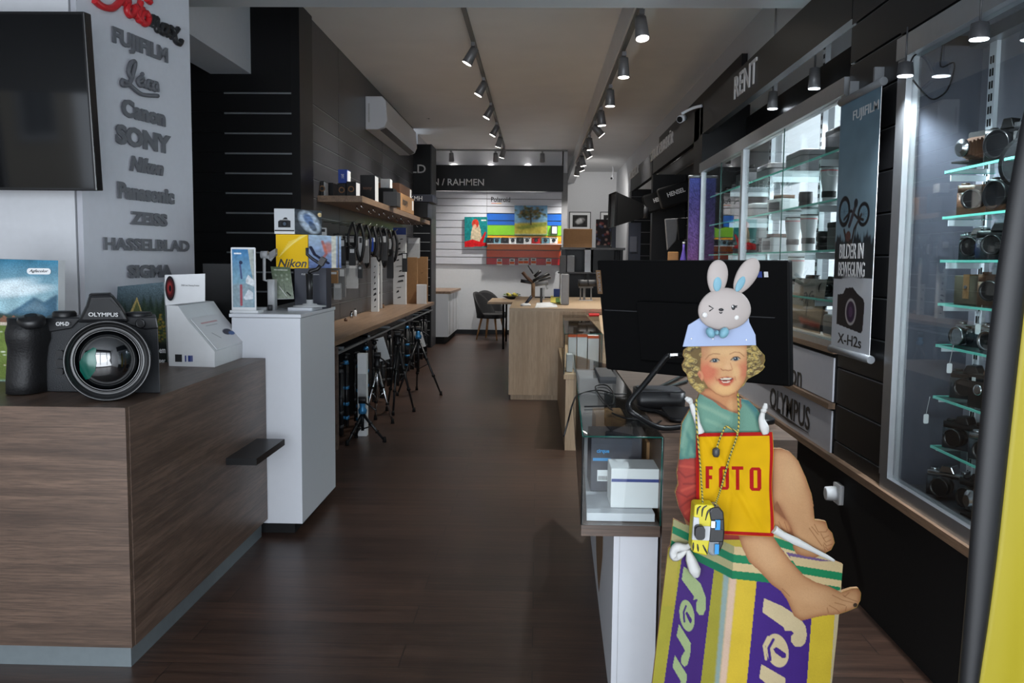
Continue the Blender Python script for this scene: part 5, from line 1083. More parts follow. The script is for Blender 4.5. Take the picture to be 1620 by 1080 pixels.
# ================================================================== REUSABLE MODELS (built at the origin, first use moves the original)
PROTO = {}
def place(key, loc, rz=0, label=None, group=None, scale=None, name=None):
    root, used = PROTO[key]
    if used:
        r = dup(root, loc, rz, label, None, scale)
        if 'group' in r and not group: del r['group']
    else:
        r = root; r.location = loc; r.rotation_euler = (0, 0, rz); r['label'] = label or r['label']; PROTO[key][1] = True
        if scale: r.scale = (scale,)*3 if not isinstance(scale, tuple) else scale
    if scale is None: r.scale = (1, 1, 1)
    if group: r['group'] = group
    return r
def proto(key, name, cat):
    t = thing(name, 'x', cat, (0, 0, 0)); PROTO[key] = [t, False]; return t
# cameras (facing -Y)
def cam_slr(key, top='body_black', body='leatherette', lens='lens_black', hump=True, w=.07, h=.045, big=1.):
    t = proto(key, 'film_camera', 'camera')
    MB(body).rbox(-w, w, -.02, .02, .0, h*1.45, .012, 'z').build('camera_body', t); m = MB(top).rbox(-w*.98, w*.98, -.019, .019, h*1.45, h*1.9, .01, 'z'); m.build('top_plate', t)
    if hump: MB(top).prism([(-.026, -.024, h*1.85), (.026, -.024, h*1.85), (.015, -.024, h*2.4), (-.015, -.024, h*2.4)], (0, .045, 0)).build('viewfinder', t, bevel=.003)
    else: MB('lens_black').box(-.012, .012, -.021, -.018, h*1.5, h*1.8).build('viewfinder', t)
    MB(lens).lathe([(.026*big, 0), (.028*big, .01), (.026*big, .02), (.03*big, .024), (.03*big, .05), (.027*big, .052), (.024*big, .046)], (0, -.02, h*.95), (0, -1, 0), 24).build('lens', t)
    MB(top).cyl((w*.7, 0, h*1.9), (w*.7, 0, h*1.9+.01), .011, seg=16).build('dial', t); MB(top).cyl((-w*.7, 0, h*1.9), (-w*.7, 0, h*1.9+.007), .013, seg=16).build('rewind_knob', t)
    return t
cam_slr('slr'); cam_slr('chrome', 'steel', 'leatherette', 'steel', False, .066, .036); cam_slr('chromeslr', 'steel', 'leatherette', 'lens_black', True, .068, .042); cam_slr('brown', 'brown_leather', 'brown_leather', 'lens_black', False, .07, .05); cam_slr('bigslr', 'body_black', 'rubber', 'lens_black', True, .09, .06, 1.6)
t = proto('bellows', 'folding_camera', 'camera')
MB('black_matte').rbox(-.06, .06, 0, .035, 0, .13, .008, 'y').build('camera_back', t); m = MB('brown_leather')
for i in range(6): m.box(-.042+i*.004, .042-i*.004, -.012-i*.012, -.002-i*.012, .03+i*.003, .11-i*.004)
m.build('bellows', t); MB('black_matte').box(-.04, .04, -.085, 0, .018, .024).build('bed', t); MB('steel').lathe([(.03, 0), (.03, .008), (.017, .01), (.016, .018)], (0, -.076, .068), (0, -1, 0), 24).build('shutter_lens', t)
t = proto('boxcam', 'box_camera', 'camera')
MB('black_matte').rbox(-.045, .045, -.06, .06, 0, .11, .004, 'y').build('box_body', t); MB('steel').lathe([(.018, 0), (.018, .006), (.01, .007)], (0, -.06, .06), (0, -1, 0), 20).build('lens', t); MB('paper_white').box(-.03, -.015, -.0615, -.06, .088, .1).build('finder_window', t); MB('brown_leather').tube([(0, -.04, .11), (0, -.03, .125), (0, .03, .125), (0, .04, .11)], .004, sub=4).build('handle', t)
t = proto('leather', 'camera_case', 'case')
MB('olive_case').rbox(-.055, .055, -.035, .035, 0, .1, .012, 'z').build('case_body', t, bevel=.004); MB('tan_leather').box(-.012, .012, -.037, .037, .02, .104).build('case_strap', t); MB('steel').cyl((0, -.041, .06), (0, -.036, .06), .006).build('snap_button', t)
t = proto('flash', 'flash_reflector', 'flash')
MB('black_matte').rbox(-.03, .03, -.03, .03, 0, .09, .006).build('battery_grip', t); MB('steel').lathe([(.01, 0), (.03, .012), (.065, .035), (.075, .04), (.06, .036)], (0, -.03, .14), (0, -1, .05), 28).build('reflector_dish', t); MB('black_matte').cyl((0, 0, .08), (0, -.02, .14), .012).build('neck', t)
t = proto('lens', 'camera_lens', 'lens')
MB('lens_black').lathe([(.034, 0), (.036, .01), (.036, .05), (.041, .056), (.041, .1), (.037, .105)], (0, 0, 0), (0, 0, 1), 24).build('barrel', t); MB('rubber').lathe([(.0385, .025), (.0395, .027), (.0395, .045), (.0385, .047)], (0, 0, 0), (0, 0, 1), 24, False).build('focus_ring', t); MB('dark_grey').cyl((0, 0, .105), (0, 0, .11), .038, seg=24).build('cap', t)
t = proto('white_lens', 'telephoto_lens', 'lens')
MB('light_grey').lathe([(.04, 0), (.042, .02), (.045, .12), (.055, .17), (.06, .23), (.06, .26)], (0, 0, 0), (0, 0, 1), 28).build('barrel', t); MB('rubber').lathe([(.046, .06), (.0475, .062), (.0475, .1), (.046, .102)], (0, 0, 0), (0, 0, 1), 28, False).build('focus_ring', t); MB('black_matte').cyl((0, 0, .26), (0, 0, .27), .06, seg=28).build('cap', t); MB('red_box').lathe([(.0605, .235), (.061, .236), (.061, .24), (.0605, .241)], (0, 0, 0), (0, 0, 1), 28, False).build('red_ring', t)
t = proto('bag', 'camera_bag', 'bag')
MB('dark_grey').rbox(-.17, .17, -.09, .09, 0, .16, .03, 'z').build('bag_body', t, bevel=.01); MB('black_matte').rbox(-.172, .172, -.092, .092, .14, .175, .03, 'z').build('lid', t, bevel=.006); MB('black_matte').tube([(-.1, 0, .17), (-.08, 0, .21), (.08, 0, .21), (.1, 0, .17)], .008, sub=4).build('handle', t)
t = proto('softcase', 'lens_case', 'case')
MB('mid_grey').rbox(-.2, .2, -.1, .1, 0, .13, .05, 'z').build('case_body', t, bevel=.012); MB('dark_grey').rbox(-.201, .201, -.101, .101, .085, .092, .05, 'z').build('zip', t)
t = proto('projector', 'slide_viewer', 'viewer')
MB('light_grey').rbox(-.09, .09, -.07, .07, 0, .1, .015, 'z').build('housing', t, bevel=.005); MB('dark_grey').rbox(-.06, .06, -.072, -.068, .02, .08, .008, 'y').build('screen', t); MB('brown_leather').rbox(-.05, .05, -.05, .05, .1, .125, .01).build('top_cover', t)

# ---- vintage cameras in the near showcase (seen from its left far end)
wh = ['at the far end', 'second from the far end', 'third from the far end', 'nearest visible']
sn = ['top showcase shelf', 'second showcase shelf', 'third showcase shelf', 'fourth showcase shelf', 'fifth showcase shelf', 'sixth showcase shelf', 'lowest showcase shelf']
desc = {'slr': 'black film camera', 'chrome': 'chrome viewfinder camera', 'chromeslr': 'chrome and black reflex camera', 'brown': 'brown leather covered camera', 'bigslr': 'bulky black camera with large lens', 'bellows': 'black folding bellows camera', 'boxcam': 'black box camera', 'leather': 'olive leather camera case', 'flash': 'flash with round silver reflector dish', 'lens': 'short black lens', 'white_lens': 'silver telephoto lens', 'projector': 'grey slide viewer'}
lay = [['bellows', 'bigslr', 'bigslr', 'white_lens'], ['brown', 'bigslr', 'flash', 'bigslr'], ['chromeslr', 'slr', 'chrome', 'bellows'], ['leather', 'brown', 'boxcam', 'bigslr'], ['chrome', 'chrome', 'slr', 'boxcam'], ['slr', 'boxcam', 'boxcam', 'slr'], ['slr', 'chromeslr', 'chrome', 'brown']]
for i, row in enumerate(lay):
    xs, z0 = case_sh[i]
    for j, k in enumerate(row):
        y = 3.165-j*.175
        place(k, (1.53+.01*((i+j) % 3-1), y, z0+.0005), -math.pi/2+.5+.25*((i*3+j*5) % 4-1.5)*.5, f'{desc[k]} {wh[j]} on the {sn[i]}', scale=1.12 if k in ('slr', 'chrome', 'chromeslr', 'brown') else 1.0)
for j, k in enumerate(['chromeslr', 'slr', 'bellows', 'chromeslr', 'slr']):
    place(k, (1.50+.03*(j % 2), 3.22-j*.17, ZB+.021), -math.pi/2+.7-.3*(j % 3), f'{desc[k]} {(wh+["fifth from the far end"])[j]} on the showcase floor', scale=1.15)
# price tags and straps
for i, (xx, yy, Y, lb) in enumerate(((1547, 518, 3.0, 'white price tag hanging on a string from fourth showcase shelf'), (1502, 580, 3.1, 'pale price tag dangling from the fifth showcase shelf'), (1465, 660, 3.2, 'white price tag on black loop under the sixth shelf'))):
    p = P(xx, yy, 'y', Y); p.x = min(p.x, 1.62); t = thing('price_tag', lb, 'tag', p)
    MB('paper_white').rbox(p.x-.009, p.x+.009, Y-.001, Y, p.z-.022, p.z+.012, .005, 'y').build('tag_card', t)
    MB('light_grey').tube([p+Vector((0, 0, .012)), p+Vector((.004, 0, .04)), p+Vector((.01, .0, .075))], .001, sub=4).build('string', t)
# lamp cables
p0 = P(1443, 125, 'y', 3.2); p0.x = 1.5
cbk = MB('black_satin').tube([P(1436, 118, 'y', 3.3), P(1442, 95, 'y', 3.32), P(1452, 84, 'y', 3.34), P(1490, 62, 'y', 3.34), P(1488, 105, 'y', 3.34), P(1510, 100, 'y', 3.34), P(1500, 140, 'y', 3.34), P(1478, 157, 'y', 3.34), P(1462, 148, 'y', 3.3), P(1444, 126, 'y', 3.28)], .003, sub=5).build('lamp_cable'); tag(cbk, 'loose black lamp cable looping in the top corner of near showcase', 'cable')

# ---- contents of the long glass cabinet
rows_c = [(zb0+.0125, ['bag', 'softcase', 'lens', 'lens', 'bag', 'white_lens', 'slr', 'softcase'], 'cabinet floor'),
          (1.228, ['slr', 'lens', 'slr', 'lens', 'slr', 'white_lens', 'lens', 'slr', 'lens'], 'lowest cabinet shelf'),
          (1.468, ['lens', 'brown', 'slr', 'slr', 'projector', 'white_lens', 'white_lens', 'lens', 'bag'], 'second lowest cabinet shelf'),
          (1.708, ['bag', 'softcase', 'projector', 'lens', 'white_lens', 'lens'], 'second highest cabinet shelf'),
          (1.938, ['slr', 'bag', 'softcase', 'softcase', 'bag'], 'highest cabinet shelf')]
desc.update(bag='dark grey camera bag', softcase='rounded grey lens case')
orc = ['leftmost', 'second from left', 'third from left', 'fourth from left', 'fifth from left', 'sixth from left', 'seventh from left', 'eighth from left', 'ninth from left']
wd = dict(bag=.46, softcase=.5, white_lens=.2, lens=.16, slr=.22, brown=.22, projector=.3)
for z0, ks, nm in rows_c:
    tot = sum(wd[k] for k in ks); gap = (3.2-tot)/len(ks); y = 7.38
    for j, k in enumerate(ks):
        yc = y-wd[k]/2
        for ys in (4.62, 5.55, 6.75):
            pass
        place(k, (1.565, yc, z0), -math.pi/2+(.15*((j*7) % 5-2) if k not in ('bag', 'softcase') else 0), f'{desc[k]} {orc[j]} on the {nm}', scale=(.9, .9, .82) if k in ('bag', 'softcase') else ((.8, .8, .8) if k == 'white_lens' else None)); y -= wd[k]+gap
# animal print easel behind the cabinet glass
cv = Canvas(0, 0, 50, 66, 1, (120, 116, 112)); cv.vgrad(0, 40, (136, 132, 128), (150, 130, 110)); cv.line([(27, 60), (26, 24)], 1.5, (50, 44, 42))
for dx, dy in ((-10, 6), (-7, -4), (6, -8), (12, 2), (14, 10), (-3, 8)): cv.line([(26, 24), (26+dx*.6, 20+dy*.4), (26+dx, 24+dy)], 1.6, (40, 40, 40))
cv.poly([(0, 44), (50, 50), (50, 66), (0, 66)], (84, 70, 60), soft=1); cv.poly([(14, 50), (50, 54), (50, 60), (20, 58)], (170, 60, 40), soft=1); cv.noise(1, .1, seed=8)
p = P(1283, 468, 'x', 1.62)
fq = quadmap((1.5, 5.25, 1.32), (1.5, 4.68, 1.32), (1.47, 5.25, zb0+.015), (1.47, 4.68, zb0+.015))
t = thing('picture_board', 'picture board with a bare palm tree standing inside the long cabinet', 'picture', (1.5, 4.96, zb0+.0125))
cv.build(lambda x, y: Vector(fq(x/50, y/66))-Vector((.001, 0, 0)), 'printed_picture', t); MB('dark_grey').prism([(1.47, 5.25, zb0+.015), (1.5, 5.25, 1.22), (1.5, 4.68, 1.22), (1.47, 4.68, zb0+.015)], (.006, 0, 0)).build('board', t)

# ================================================================== TRACK LIGHTS
def trackbar(x, y0, y1, z, label):
    o = MB('track_grey').box(x-.018, x+.018, y0, y1, z-.03, z).build('lighting_track'); tag(o, label, 'lighting track')
TL = P(733, 12, 'z', ZC-.02).x; TR = P(1014, 12, 'z', 3.17).x
TR = min(TR, bx+.14); TR = max(TR, bx+.02)
trackbar(TL, 5.86, 16.4, ZC, 'long grey ceiling track on the left carrying six spotlights'); trackbar(TR, 5.86, 16.6, 3.2, 'long grey ceiling track under the beam carrying many spotlights')
yc = P(700, 237, 'z', ZC-.015).y
tbx = P(898, 238, 'y', yc).x
o = MB('track_grey').box(-1.95, tbx, yc-.018, yc+.018, ZC-.03, ZC).build('lighting_track'); tag(o, 'short cross track on ceiling in front of the rear header', 'lighting track')
def spot(px_, py_, X, zt0, tilt, label, name='lit', e=1., Yf=None):
    drop = .16; p = P(px_, py_, 'x', X) if Yf is None else None
    # lamp disc centre at the pixel, on the vertical plane through the track
    Yl = P(px_, py_, 'z', zt0-drop-.05).y if Yf is None else Yf
    base = Vector((X, Yl, zt0-.03)); t = thing('track_spotlight', label, 'spotlight', base)
    MB('lamp_grey').box(X-.017, X+.017, Yl-.07, Yl+.07, base.z-.035, base.z).build('adapter', t)
    d = Vector(tilt).normalized(); j = base+Vector((0, 0, -.07))
    MB('lamp_grey').cyl(base+Vector((0, 0, -.035)), j, .012).build('swivel', t)
    MB('lamp_grey').lathe([(.02, -.035), (.04, -.03), (.044, .03), (.05, .125), (.047, .128)], j, d, 24).build('lamp_head', t)
    if e:
        MB('lamp_glow').cyl(j+d*.1285, j+d*.1315, .044, seg=24).build('light_disc', t)
        light('bulb', 'SPOT', (j+d*.137)-WL[t.name], 125*e, (1, .97, .91), .045, aim=j+d*3, wl=j+d*.137, parent=t, spot=86, blend=.8)
    else: MB('dark_grey').cyl(j+d*.118, j+d*.122, .045, seg=24).build('light_disc', t)
    return t
ords = ['first', 'second', 'third', 'fourth', 'fifth', 'sixth', 'seventh', 'eighth', 'ninth', 'tenth', 'eleventh', 'twelfth', 'thirteenth', 'fourteenth', 'fifteenth', 'sixteenth']
for i, (x, y) in enumerate(((741, 100), (762, 150), (779, 186), (792, 214), (800, 231), (808, 248))):
    spot(x, y, TL, ZC, (-.55, .0, -1) if i < 4 else (-.3, .25, -1), f'{ords[i]} tilted spotlight from the front on the left ceiling track')
for i, (x, y) in enumerate(((1016, 60), (986, 119), (969, 165), (956, 196), (949, 216), (941, 235), (933, 249), (926, 261), (920, 269), (912, 276))):
    spot(x, y, TR, 3.17, [(.08, -.3, -1), (.02, -.05, -1), (.02, .0, -1), (.1, .0, -1), (.9, .1, -1), (.1, 0, -1), (.6, .1, -1), (.2, 0, -1), (.4, .2, -1), (-.1, .3, -1)][i], f'{ords[i]} spotlight from the front on the right ceiling track')
for i, x in enumerate((714, 784, 858)):
    Xc = P(x, 250, 'y', yc).x; spot(x, 250, Xc, ZC, (.0, .35, -1), f'{["leftmost", "middle", "rightmost"][i]} small spotlight on the rear cross track', e=.0, Yf=yc)
for i, x in enumerate((-1.6, -.9, -.2)): light('rear_slat_light', 'SPOT', (x, yc+.12, 3.25), 120, (1, .95, .88), .05, aim=(x, YB, 1.9), spot=75)

# ================================================================== LEFT WALL: AIR CONDITIONER, SHELF, WORKTOP
zA0, zA1 = P(600, 232, 'y', 9.2).z, P(600, 152, 'y', 9.2).z
xa = -1.975
ya0 = P(578, 190, 'x', xa).y; ya1 = P(657, 200, 'x', xa+.1).y
ya0 = 9.55; ya1 = 12.0
z1_ = P(578, 152, 'x', xa).z; zb_1 = P(580, 206, 'x', xa).z
ya0 = P(578, 180, 'x', xa).y; ya1 = P(658, 190, 'x', -1.74).y
ac_ = thing('air_conditioner', 'white wall-mounted air conditioner high on the charcoal wall', 'air conditioner', (-1.85, (ya0+ya1)/2, zb_1))
pr = [(xa, z1_), (xa+.19, z1_-.0), (xa+.235, z1_-.05), (xa+.25, zb_1+.10), (xa+.22, zb_1+.03), (xa+.14, zb_1), (xa, zb_1)]
MB('lacquer_white').prism([(x, ya0, z) for x, z in pr], (0, ya1-ya0, 0)).build('casing', ac_, bevel=.008)
MB('dark_grey').prism([(xa+.15, ya0+.08, zb_1+.004), (xa+.16, ya0+.08, zb_1-.004), (xa+.225, ya0+.08, zb_1+.03), (xa+.215, ya0+.08, zb_1+.04)], (0, ya1-ya0-.16, 0)).build('air_outlet', ac_)
MB('light_grey').box(xa+.03, xa+.05, ya0-.002, ya0, zb_1+.08, z1_-.08).build('side_vent', ac_)
# security cameras
for nm, (x, y), Y, lb, d in (('a', (672, 184), 13.3, 'small white security camera hanging beyond the air conditioner', (1, -.6, -.3)), ('b', (1082, 186), 7.6, 'security camera mounted on the header near RENT sign', (-.7, -1, -.4)), ('c', (970, 281), 19.5, 'dark security camera high on the far right wall', (-.6, -1, -.3))):
    p = P(x, y, 'y', Y); t = thing('security_camera', lb, 'security camera', p); d = Vector(d).normalized()
    MB('lacquer_white').cyl(p, p+d*.08, .028, .03, 16).build('camera_housing', t); MB('lens_black').cyl(p+d*.08, p+d*.083, .025, seg=16).build('lens_glass', t)
    tg_ = {'a': Vector((p.x-.1, Y, ZC)), 'b': Vector((XR-.02, Y-.1, p.z+.08)), 'c': Vector((p.x, Y+.2, ZC))}[nm]; MB('lacquer_white').tube([p+d*.05+Vector((0, 0, .04)), (p+tg_)/2+Vector((0, 0, .03)), tg_], .012, sub=4).build('mount_arm', t)
# wooden wall shelf
szt = P(502, 309, 'x', -1.975).z; sy0 = P(502, 309, 'x', -1.975).y; sx = P(573, 310, 'y', sy0).x
sh = MB('ledge_wood').box(-1.974, sx, sy0, 13.1, szt-.055, szt).build('wall_shelf'); tag(sh, 'long brown wooden shelf on the left charcoal wall holding boxed lenses', 'shelf')
hk = MB('alu')
for i in range(16):
    y = sy0+.2+i*.3
    t = MB('steel').tube([(-1.62-(i % 2)*.1, y, szt-.056), (-1.62-(i % 2)*.1, y, szt-.085), (-1.60-(i % 2)*.1, y+.01, szt-.1)], .005).build('shelf_hook'); tag(t, f'{ords[i]} small metal hook from the near end under the wooden wall shelf', 'hook', 'hooks under the wall shelf')
hk.bm.free()
def sbox(name, label, cat, x0, x1, y0, y1, Y, d, mat, zb, pic=None, side=None):
    a, b = P(x0, y1, 'y', Y), P(x1, y0, 'y', Y); t = thing(name, label, cat, ((a.x+b.x)/2, Y, zb)); xx0 = max(a.x, -1.97)
    MB(mat).box(xx0, b.x, Y, Y+d, zb+.0005, b.z).build('carton', t, bevel=.002)
    if side: MB(side).box(b.x, b.x+.0015, Y+.01, Y+d-.01, zb+.008, b.z-.008).build('side_label', t)
    if pic: pic(t, xx0, b.x, zb, b.z, Y, Y+d)
    return t
def ringpic(t, x0, x1, z0, z1, Y, Y2):
    c = Vector(((x0+x1)/2, Y-.001, (z0+z1)/2)); MB('tan_leather').lathe([(.028, 0), (.028, .002), (.018, .002), (.018, 0)], c, (0, -1, 0), 20, False).build('ring_print', t)
def gb(s, mt, w=.6, hgt=.3):
    return lambda t, x0, x1, z0, z1, Y, Y2: MB(mt).text(s, ((x0+x1)/2, Y-.001, (z0+z1)/2), (1, 0, 0), (0, 0, 1), w=(x1-x0)*w, h=(z1-z0)*hgt, depth=.001).build('carton_print', t)
def sidetext(s, mt): return lambda t, x0, x1, z0, z1, Y, Y2: MB(mt).text(s, (x1+.001, (Y+Y2)/2, (z0+z1)/2), (0, 1, 0), (0, 0, 1), w=(Y2-Y)*.7, h=(z1-z0)*.35, depth=.001, bold=.02).build('carton_print', t)
szz = szt
sbox('lens_box', 'black lens carton with gold ring at near end of the wall shelf', 'box', 499, 512, 286, 308, sy0+.1, .18, 'black_satin', szz, ringpic, 'paper_white')
sbox('lens_box', 'plain black carton behind the first ringed lens carton on shelf', 'box', 514, 527, 289, 308, sy0+.35, .2, 'black_satin', szz)
b1 = sbox('lens_box', 'black ringed carton under the blue box on the wall shelf', 'box', 534, 547, 290, 309, sy0+.12, .2, 'black_satin', szz, ringpic)
b2_ = sbox('lens_box', 'black ringed carton with white label right of the blue box', 'box', 548, 563, 287, 309, sy0+.12, .18, 'black_satin', szz, ringpic, 'paper_white')
zz_ = P(540, 288.5, 'y', sy0+.12).z+.003
sbox('lens_box', 'blue and white carton standing on a black ringed carton', 'box', 535, 549, 268, 290, sy0+.14, .16, 'blue_box', P(540, 289.6, 'y', sy0+.12).z+.002, gb('TYPE', 'paper_white', .3, .3), 'paper_white')
ysh = [sy0+.5, sy0+1.0, sy0+1.5, sy0+2.0, sy0+2.7]
sbox('lens_box', 'tall rounded black carton standing mid-shelf', 'box', 570, 593, 277, 316, sy0+.95, .2, 'black_satin', szz, gb('sony', 'brown_leather', .6, .12), 'paper_white')
sbox('lens_box', 'white carton atop the dark boxes on the wall shelf', 'box', 602, 617, 283, 297, sy0+1.9, .15, 'paper_white', P(605, 297, 'y', sy0+1.9).z)
sbox('lens_box', 'low black carton under the white carton on shelf', 'box', 597, 622, 297.5, 325, sy0+1.85, .25, 'black_satin', szz)
sbox('lens_box', 'black carton with camera picture beside the brown shipping carton', 'box', 606, 628, 303, 325, sy0+1.5, .25, 'dark_grey', szz)
tq = thing('shipping_carton', 'brown carton with printed brand lying on the far half of shelf', 'box', (-1.72, sy0+2.6, szz))
zq = P(640, 304, 'y', sy0+2.2).z
MB('cardboard').box(-1.93, -1.57, sy0+2.25, sy0+3.35, szz+.001, zq).build('carton', tq, bevel=.003); MB('letter_dark').text('imago', (-1.5695, sy0+2.6, (szz+zq)/2), (0, 1, 0), (0, 0, 1), w=.42, h=.12, depth=.001, bold=.02).build('carton_print', tq); MB('paper_white').box(-1.57, -1.568, sy0+3.18, sy0+3.3, szz+.05, zq-.03).build('label', tq)
tq = thing('shipping_carton', 'dark carton on top of the brown shipping carton', 'box', (-1.74, sy0+2.8, zq)); MB('brown_leather').box(-1.93, -1.62, sy0+2.5, sy0+3.5, zq+.002, zq+.13).build('carton', tq, bevel=.003); MB('paper_white').box(-1.62, -1.618, sy0+3.35, sy0+3.46, zq+.02, zq+.12).build('label', tq)
tq = thing('lens_box', 'large black carton overhanging the far end of the wall shelf', 'box', (-1.62, 12.2, szz)); MB('black_satin').box(-1.9, -1.47, 12.0, 12.5, szz+.001, szz+.2).build('carton', tq, bevel=.003)
tq = thing('lens_box', 'patterned black lid box atop the large overhanging carton', 'box', (-1.6, 12.2, szz+.2)); MB('navy_dark').box(-1.9, -1.40, 11.98, 12.55, szz+.203, szz+.30).build('carton', tq, bevel=.003); MB('paper_white').text('KMH', (-1.62, 11.979, szz+.25), (1, 0, 0), (0, 0, 1), w=.16, h=.06, depth=.001).build('carton_print', tq)

# worktop along the left wall
wk = thing('side_worktop', 'long narrow wooden worktop along the left wall above the tripods', 'worktop', (-1.72, 9.6, .8))
MB('ledge_wood').box(-1.972, -1.48, 6.45, 12.9, .762, .8).build('worktop', wk)
MB('counter_wood_side').box(-1.972, -1.45, 6.45, 6.49, 0, .762).build('end_panel', wk)
MB('black_panel').box(-1.972, -1.93, 6.49, 13.19, 0, .762).build('rear_panel', wk)
MB('alu_dull').box(-1.52, -1.50, 6.5, 12.9, .68, .70).build('hanging_rail', wk)
for i in range(6): MB('alu_dull').box(-1.9, -1.5, 6.9+i*1.1, 6.92+i*1.1, .70, .72).build('rail_arm', wk)
MB('black_panel').box(-1.93, -1.52, 8.0, 8.03, 0, .762).build('divider', wk)
# near corner rack between white cabinet and worktop
# tripod boxes etc. on the worktop
WZ = .8
def wbox(label, x0, x1, y0, y1, mat, Y=None, d=.08, pic=None, side=None, cat='box', name='product_box'):
    if Y is None: Y = P((x0+x1)/2, y1, 'z', WZ).y
    return sbox(name, label, cat, x0, x1, y0, y1, Y, d, mat, WZ, pic, side)
def lines(mt, n=5):
    def f(t, x0, x1, z0, z1, Y, Y2):
        m = MB(mt); r = random.Random(int(x0*1e4)); mm = None
        for k in range(n):
            z = z0+(z1-z0)*(.08+.84*k/n); w = (x1-x0)*r.uniform(.08, .26); xc = (x0+x1)/2+(x1-x0)*r.uniform(-.15, .15); h_ = r.uniform(.006, .03)
            m.prism([(xc-w, Y, z), (xc+w, Y, z+h_*.6), (xc+w*.8, Y, z+h_*1.6), (xc-w*.6, Y, z+h_)], (0, -.001, 0))
        m.build('carton_print', t)
    return f
wbox('white carton with navy back edge among tripod boxes on worktop', 568, 586, 433, 487, 'paper_white', d=.1, pic=lines('letter_dark', 5))
wbox('slim white upright carton with tripod drawing on worktop', 587, 598, 407, 493, 'paper_white', pic=lines('letter_dark', 8))
wbox('pale grey upright carton with blue cap behind the slim white one', 586, 603, 399, 478, 'light_grey', Y=10.95, pic=lines('dark_grey', 5))
wbox('grey-white carton right of the slim upright carton', 600, 610, 415, 474, 'paper_white', pic=lines('mid_grey', 4))
wbox('dark brown upright carton between pale cartons on worktop', 610, 621, 432, 474, 'cardboard_dark', pic=lines('tan_leather', 6))
wbox('tallest white carton with blue top printed with small drawings', 622, 642, 361, 473, 'paper_white', Y=12.0, pic=lines('letter_dark', 12))
wbox('tall plain brown carton beside the tallest white carton', 643, 660, 407, 471, 'cardboard', Y=12.3)
wbox('brown carton with dark print nearest the pillar', 660, 676, 406, 452, 'cardboard', Y=12.6, pic=lines('cardboard_dark', 3))
wbox('small white carton in front of brown carton near the pillar', 659, 674, 450, 468, 'paper_white', Y=12.2)
o = MB('blue_box').box(P(622, 361, 'y', 11.99).x, P(642, 361, 'y', 11.99).x+.003, 11.988, 12.0, P(630, 371, 'y', 11.99).z, P(630, 360, 'y', 11.99).z).build('carton_cap', None, origin=(0, 0, 0)); tgt = [q_ for q_ in COL.objects if q_.get('label', '').startswith('tallest white carton')][0]; o.parent = tgt; o.location = -WL[tgt.name]
wbox('small red box lying at the foot of tallest white carton', 628, 640, 472, 481, 'red_box', d=.06)
for i, (x, y, h_, mt, lb) in enumerate(((542, 500, 20, 'light_grey', 'slim grey spray bottle at near end of the worktop'), (556, 503, 11, 'steel', 'short silver tin near the front of worktop'), (562, 500, 12, 'paper_white', 'small white bottle behind the silver tin'), (547, 508, 5, 'brown_leather', 'little brown pot at the worktop corner'), (606, 487, 7, 'tan_leather', 'round tan filter case on worktop by the white cartons'))):
    p = P(x, y, 'z', WZ); t = thing('small_container', lb, 'container', p); k = p.y/FPX; hh_ = h_*k
    MB(mt).lathe([(.014, 0), (.016, .003), (.016, hh_*.72), (.008, hh_*.82)], p, (0, 0, 1), 16).build('bottle_body', t); MB('black_matte').cyl(p+Vector((0, 0, hh_*.82)), p+Vector((0, 0, hh_)), .008).build('cap', t)
for i in range(6):
    p = P(566+i*8, 495-i*2.4, 'z', WZ); t = MB('body_black').rbox(p.x-.03, p.x+.03, p.y-.03, p.y+.03, WZ, WZ+.035+.02*(i % 3), .012, 'z').build('phone_clamp'); tag(t, f'{ords[i]} small black phone clamp from the near end of the worktop clutter', 'clamp', 'phone clamps on the worktop')
# peg hooks and hanging packs on the charcoal wall above the worktop
packs = [('letter_dark', 'black'), ('paper_white', 'white'), ('dark_grey', 'dark grey'), ('light_grey', 'pale grey'), ('blue_box', 'blue'), ('red_box', 'red')]
pk_spec = [(524, 378, 546, 420, 'body_black', 'large black camera strap bundle hanging nearest the white cabinet'), (545, 372, 562, 412, 'body_black', 'dark hanging pouch with grey label beside strap bundle'), (519, 428, 534, 448, 'cardboard', 'brown blister pack hanging behind the dark product box'), (536, 424, 546, 470, 'mid_grey', 'slim silver-fronted pack hanging low beside the brown pack'), (546, 412, 566, 456, 'light_grey', 'large white blister pack hanging over the worktop'),
           (574, 378, 583, 416, 'mid_grey', 'grey pack with red mark hanging mid-wall'), (578, 394, 584, 416, 'red_box', 'small red pack hanging below the grey pack'), (588, 374, 598, 404, 'dark_grey', 'dark pack with white header hanging mid-wall'), (600, 372, 612, 412, 'dark_grey', 'dark pack hanging in front of the tallest carton'), (612, 376, 622, 440, 'body_black', 'long black pouch hanging beside the tallest carton'), (645, 376, 664, 408, 'light_grey', 'cluster pack of white cables hanging above brown cartons'), (566, 420, 573, 440, 'dark_grey', 'small dark pack hanging low by the white carton'),
           (506, 360, 516, 384, 'paper_white', 'white hook card at the left end of the hanging goods'), (530, 372, 541, 384, 'light_grey', 'small pale tag on the strap bundle'), (552, 392, 562, 420, 'body_black', 'black filter wallet hanging under the dark pouch'), (567, 374, 574, 410, 'paper_white', 'narrow white card hanging beside grey packs'), (584, 376, 590, 398, 'blue_box', 'narrow blue card hanging above the pale carton'), (606, 380, 612, 400, 'light_grey', 'little pale card next to the dark pack'), (636, 400, 644, 430, 'body_black', 'black pouch peeping out right of tallest carton'), (652, 384, 658, 402, 'paper_white', 'round-ended white cable pack near the pillar'), (528, 448, 540, 474, 'light_grey', 'pale box-shaped pack hanging lowest by the dark product box')]
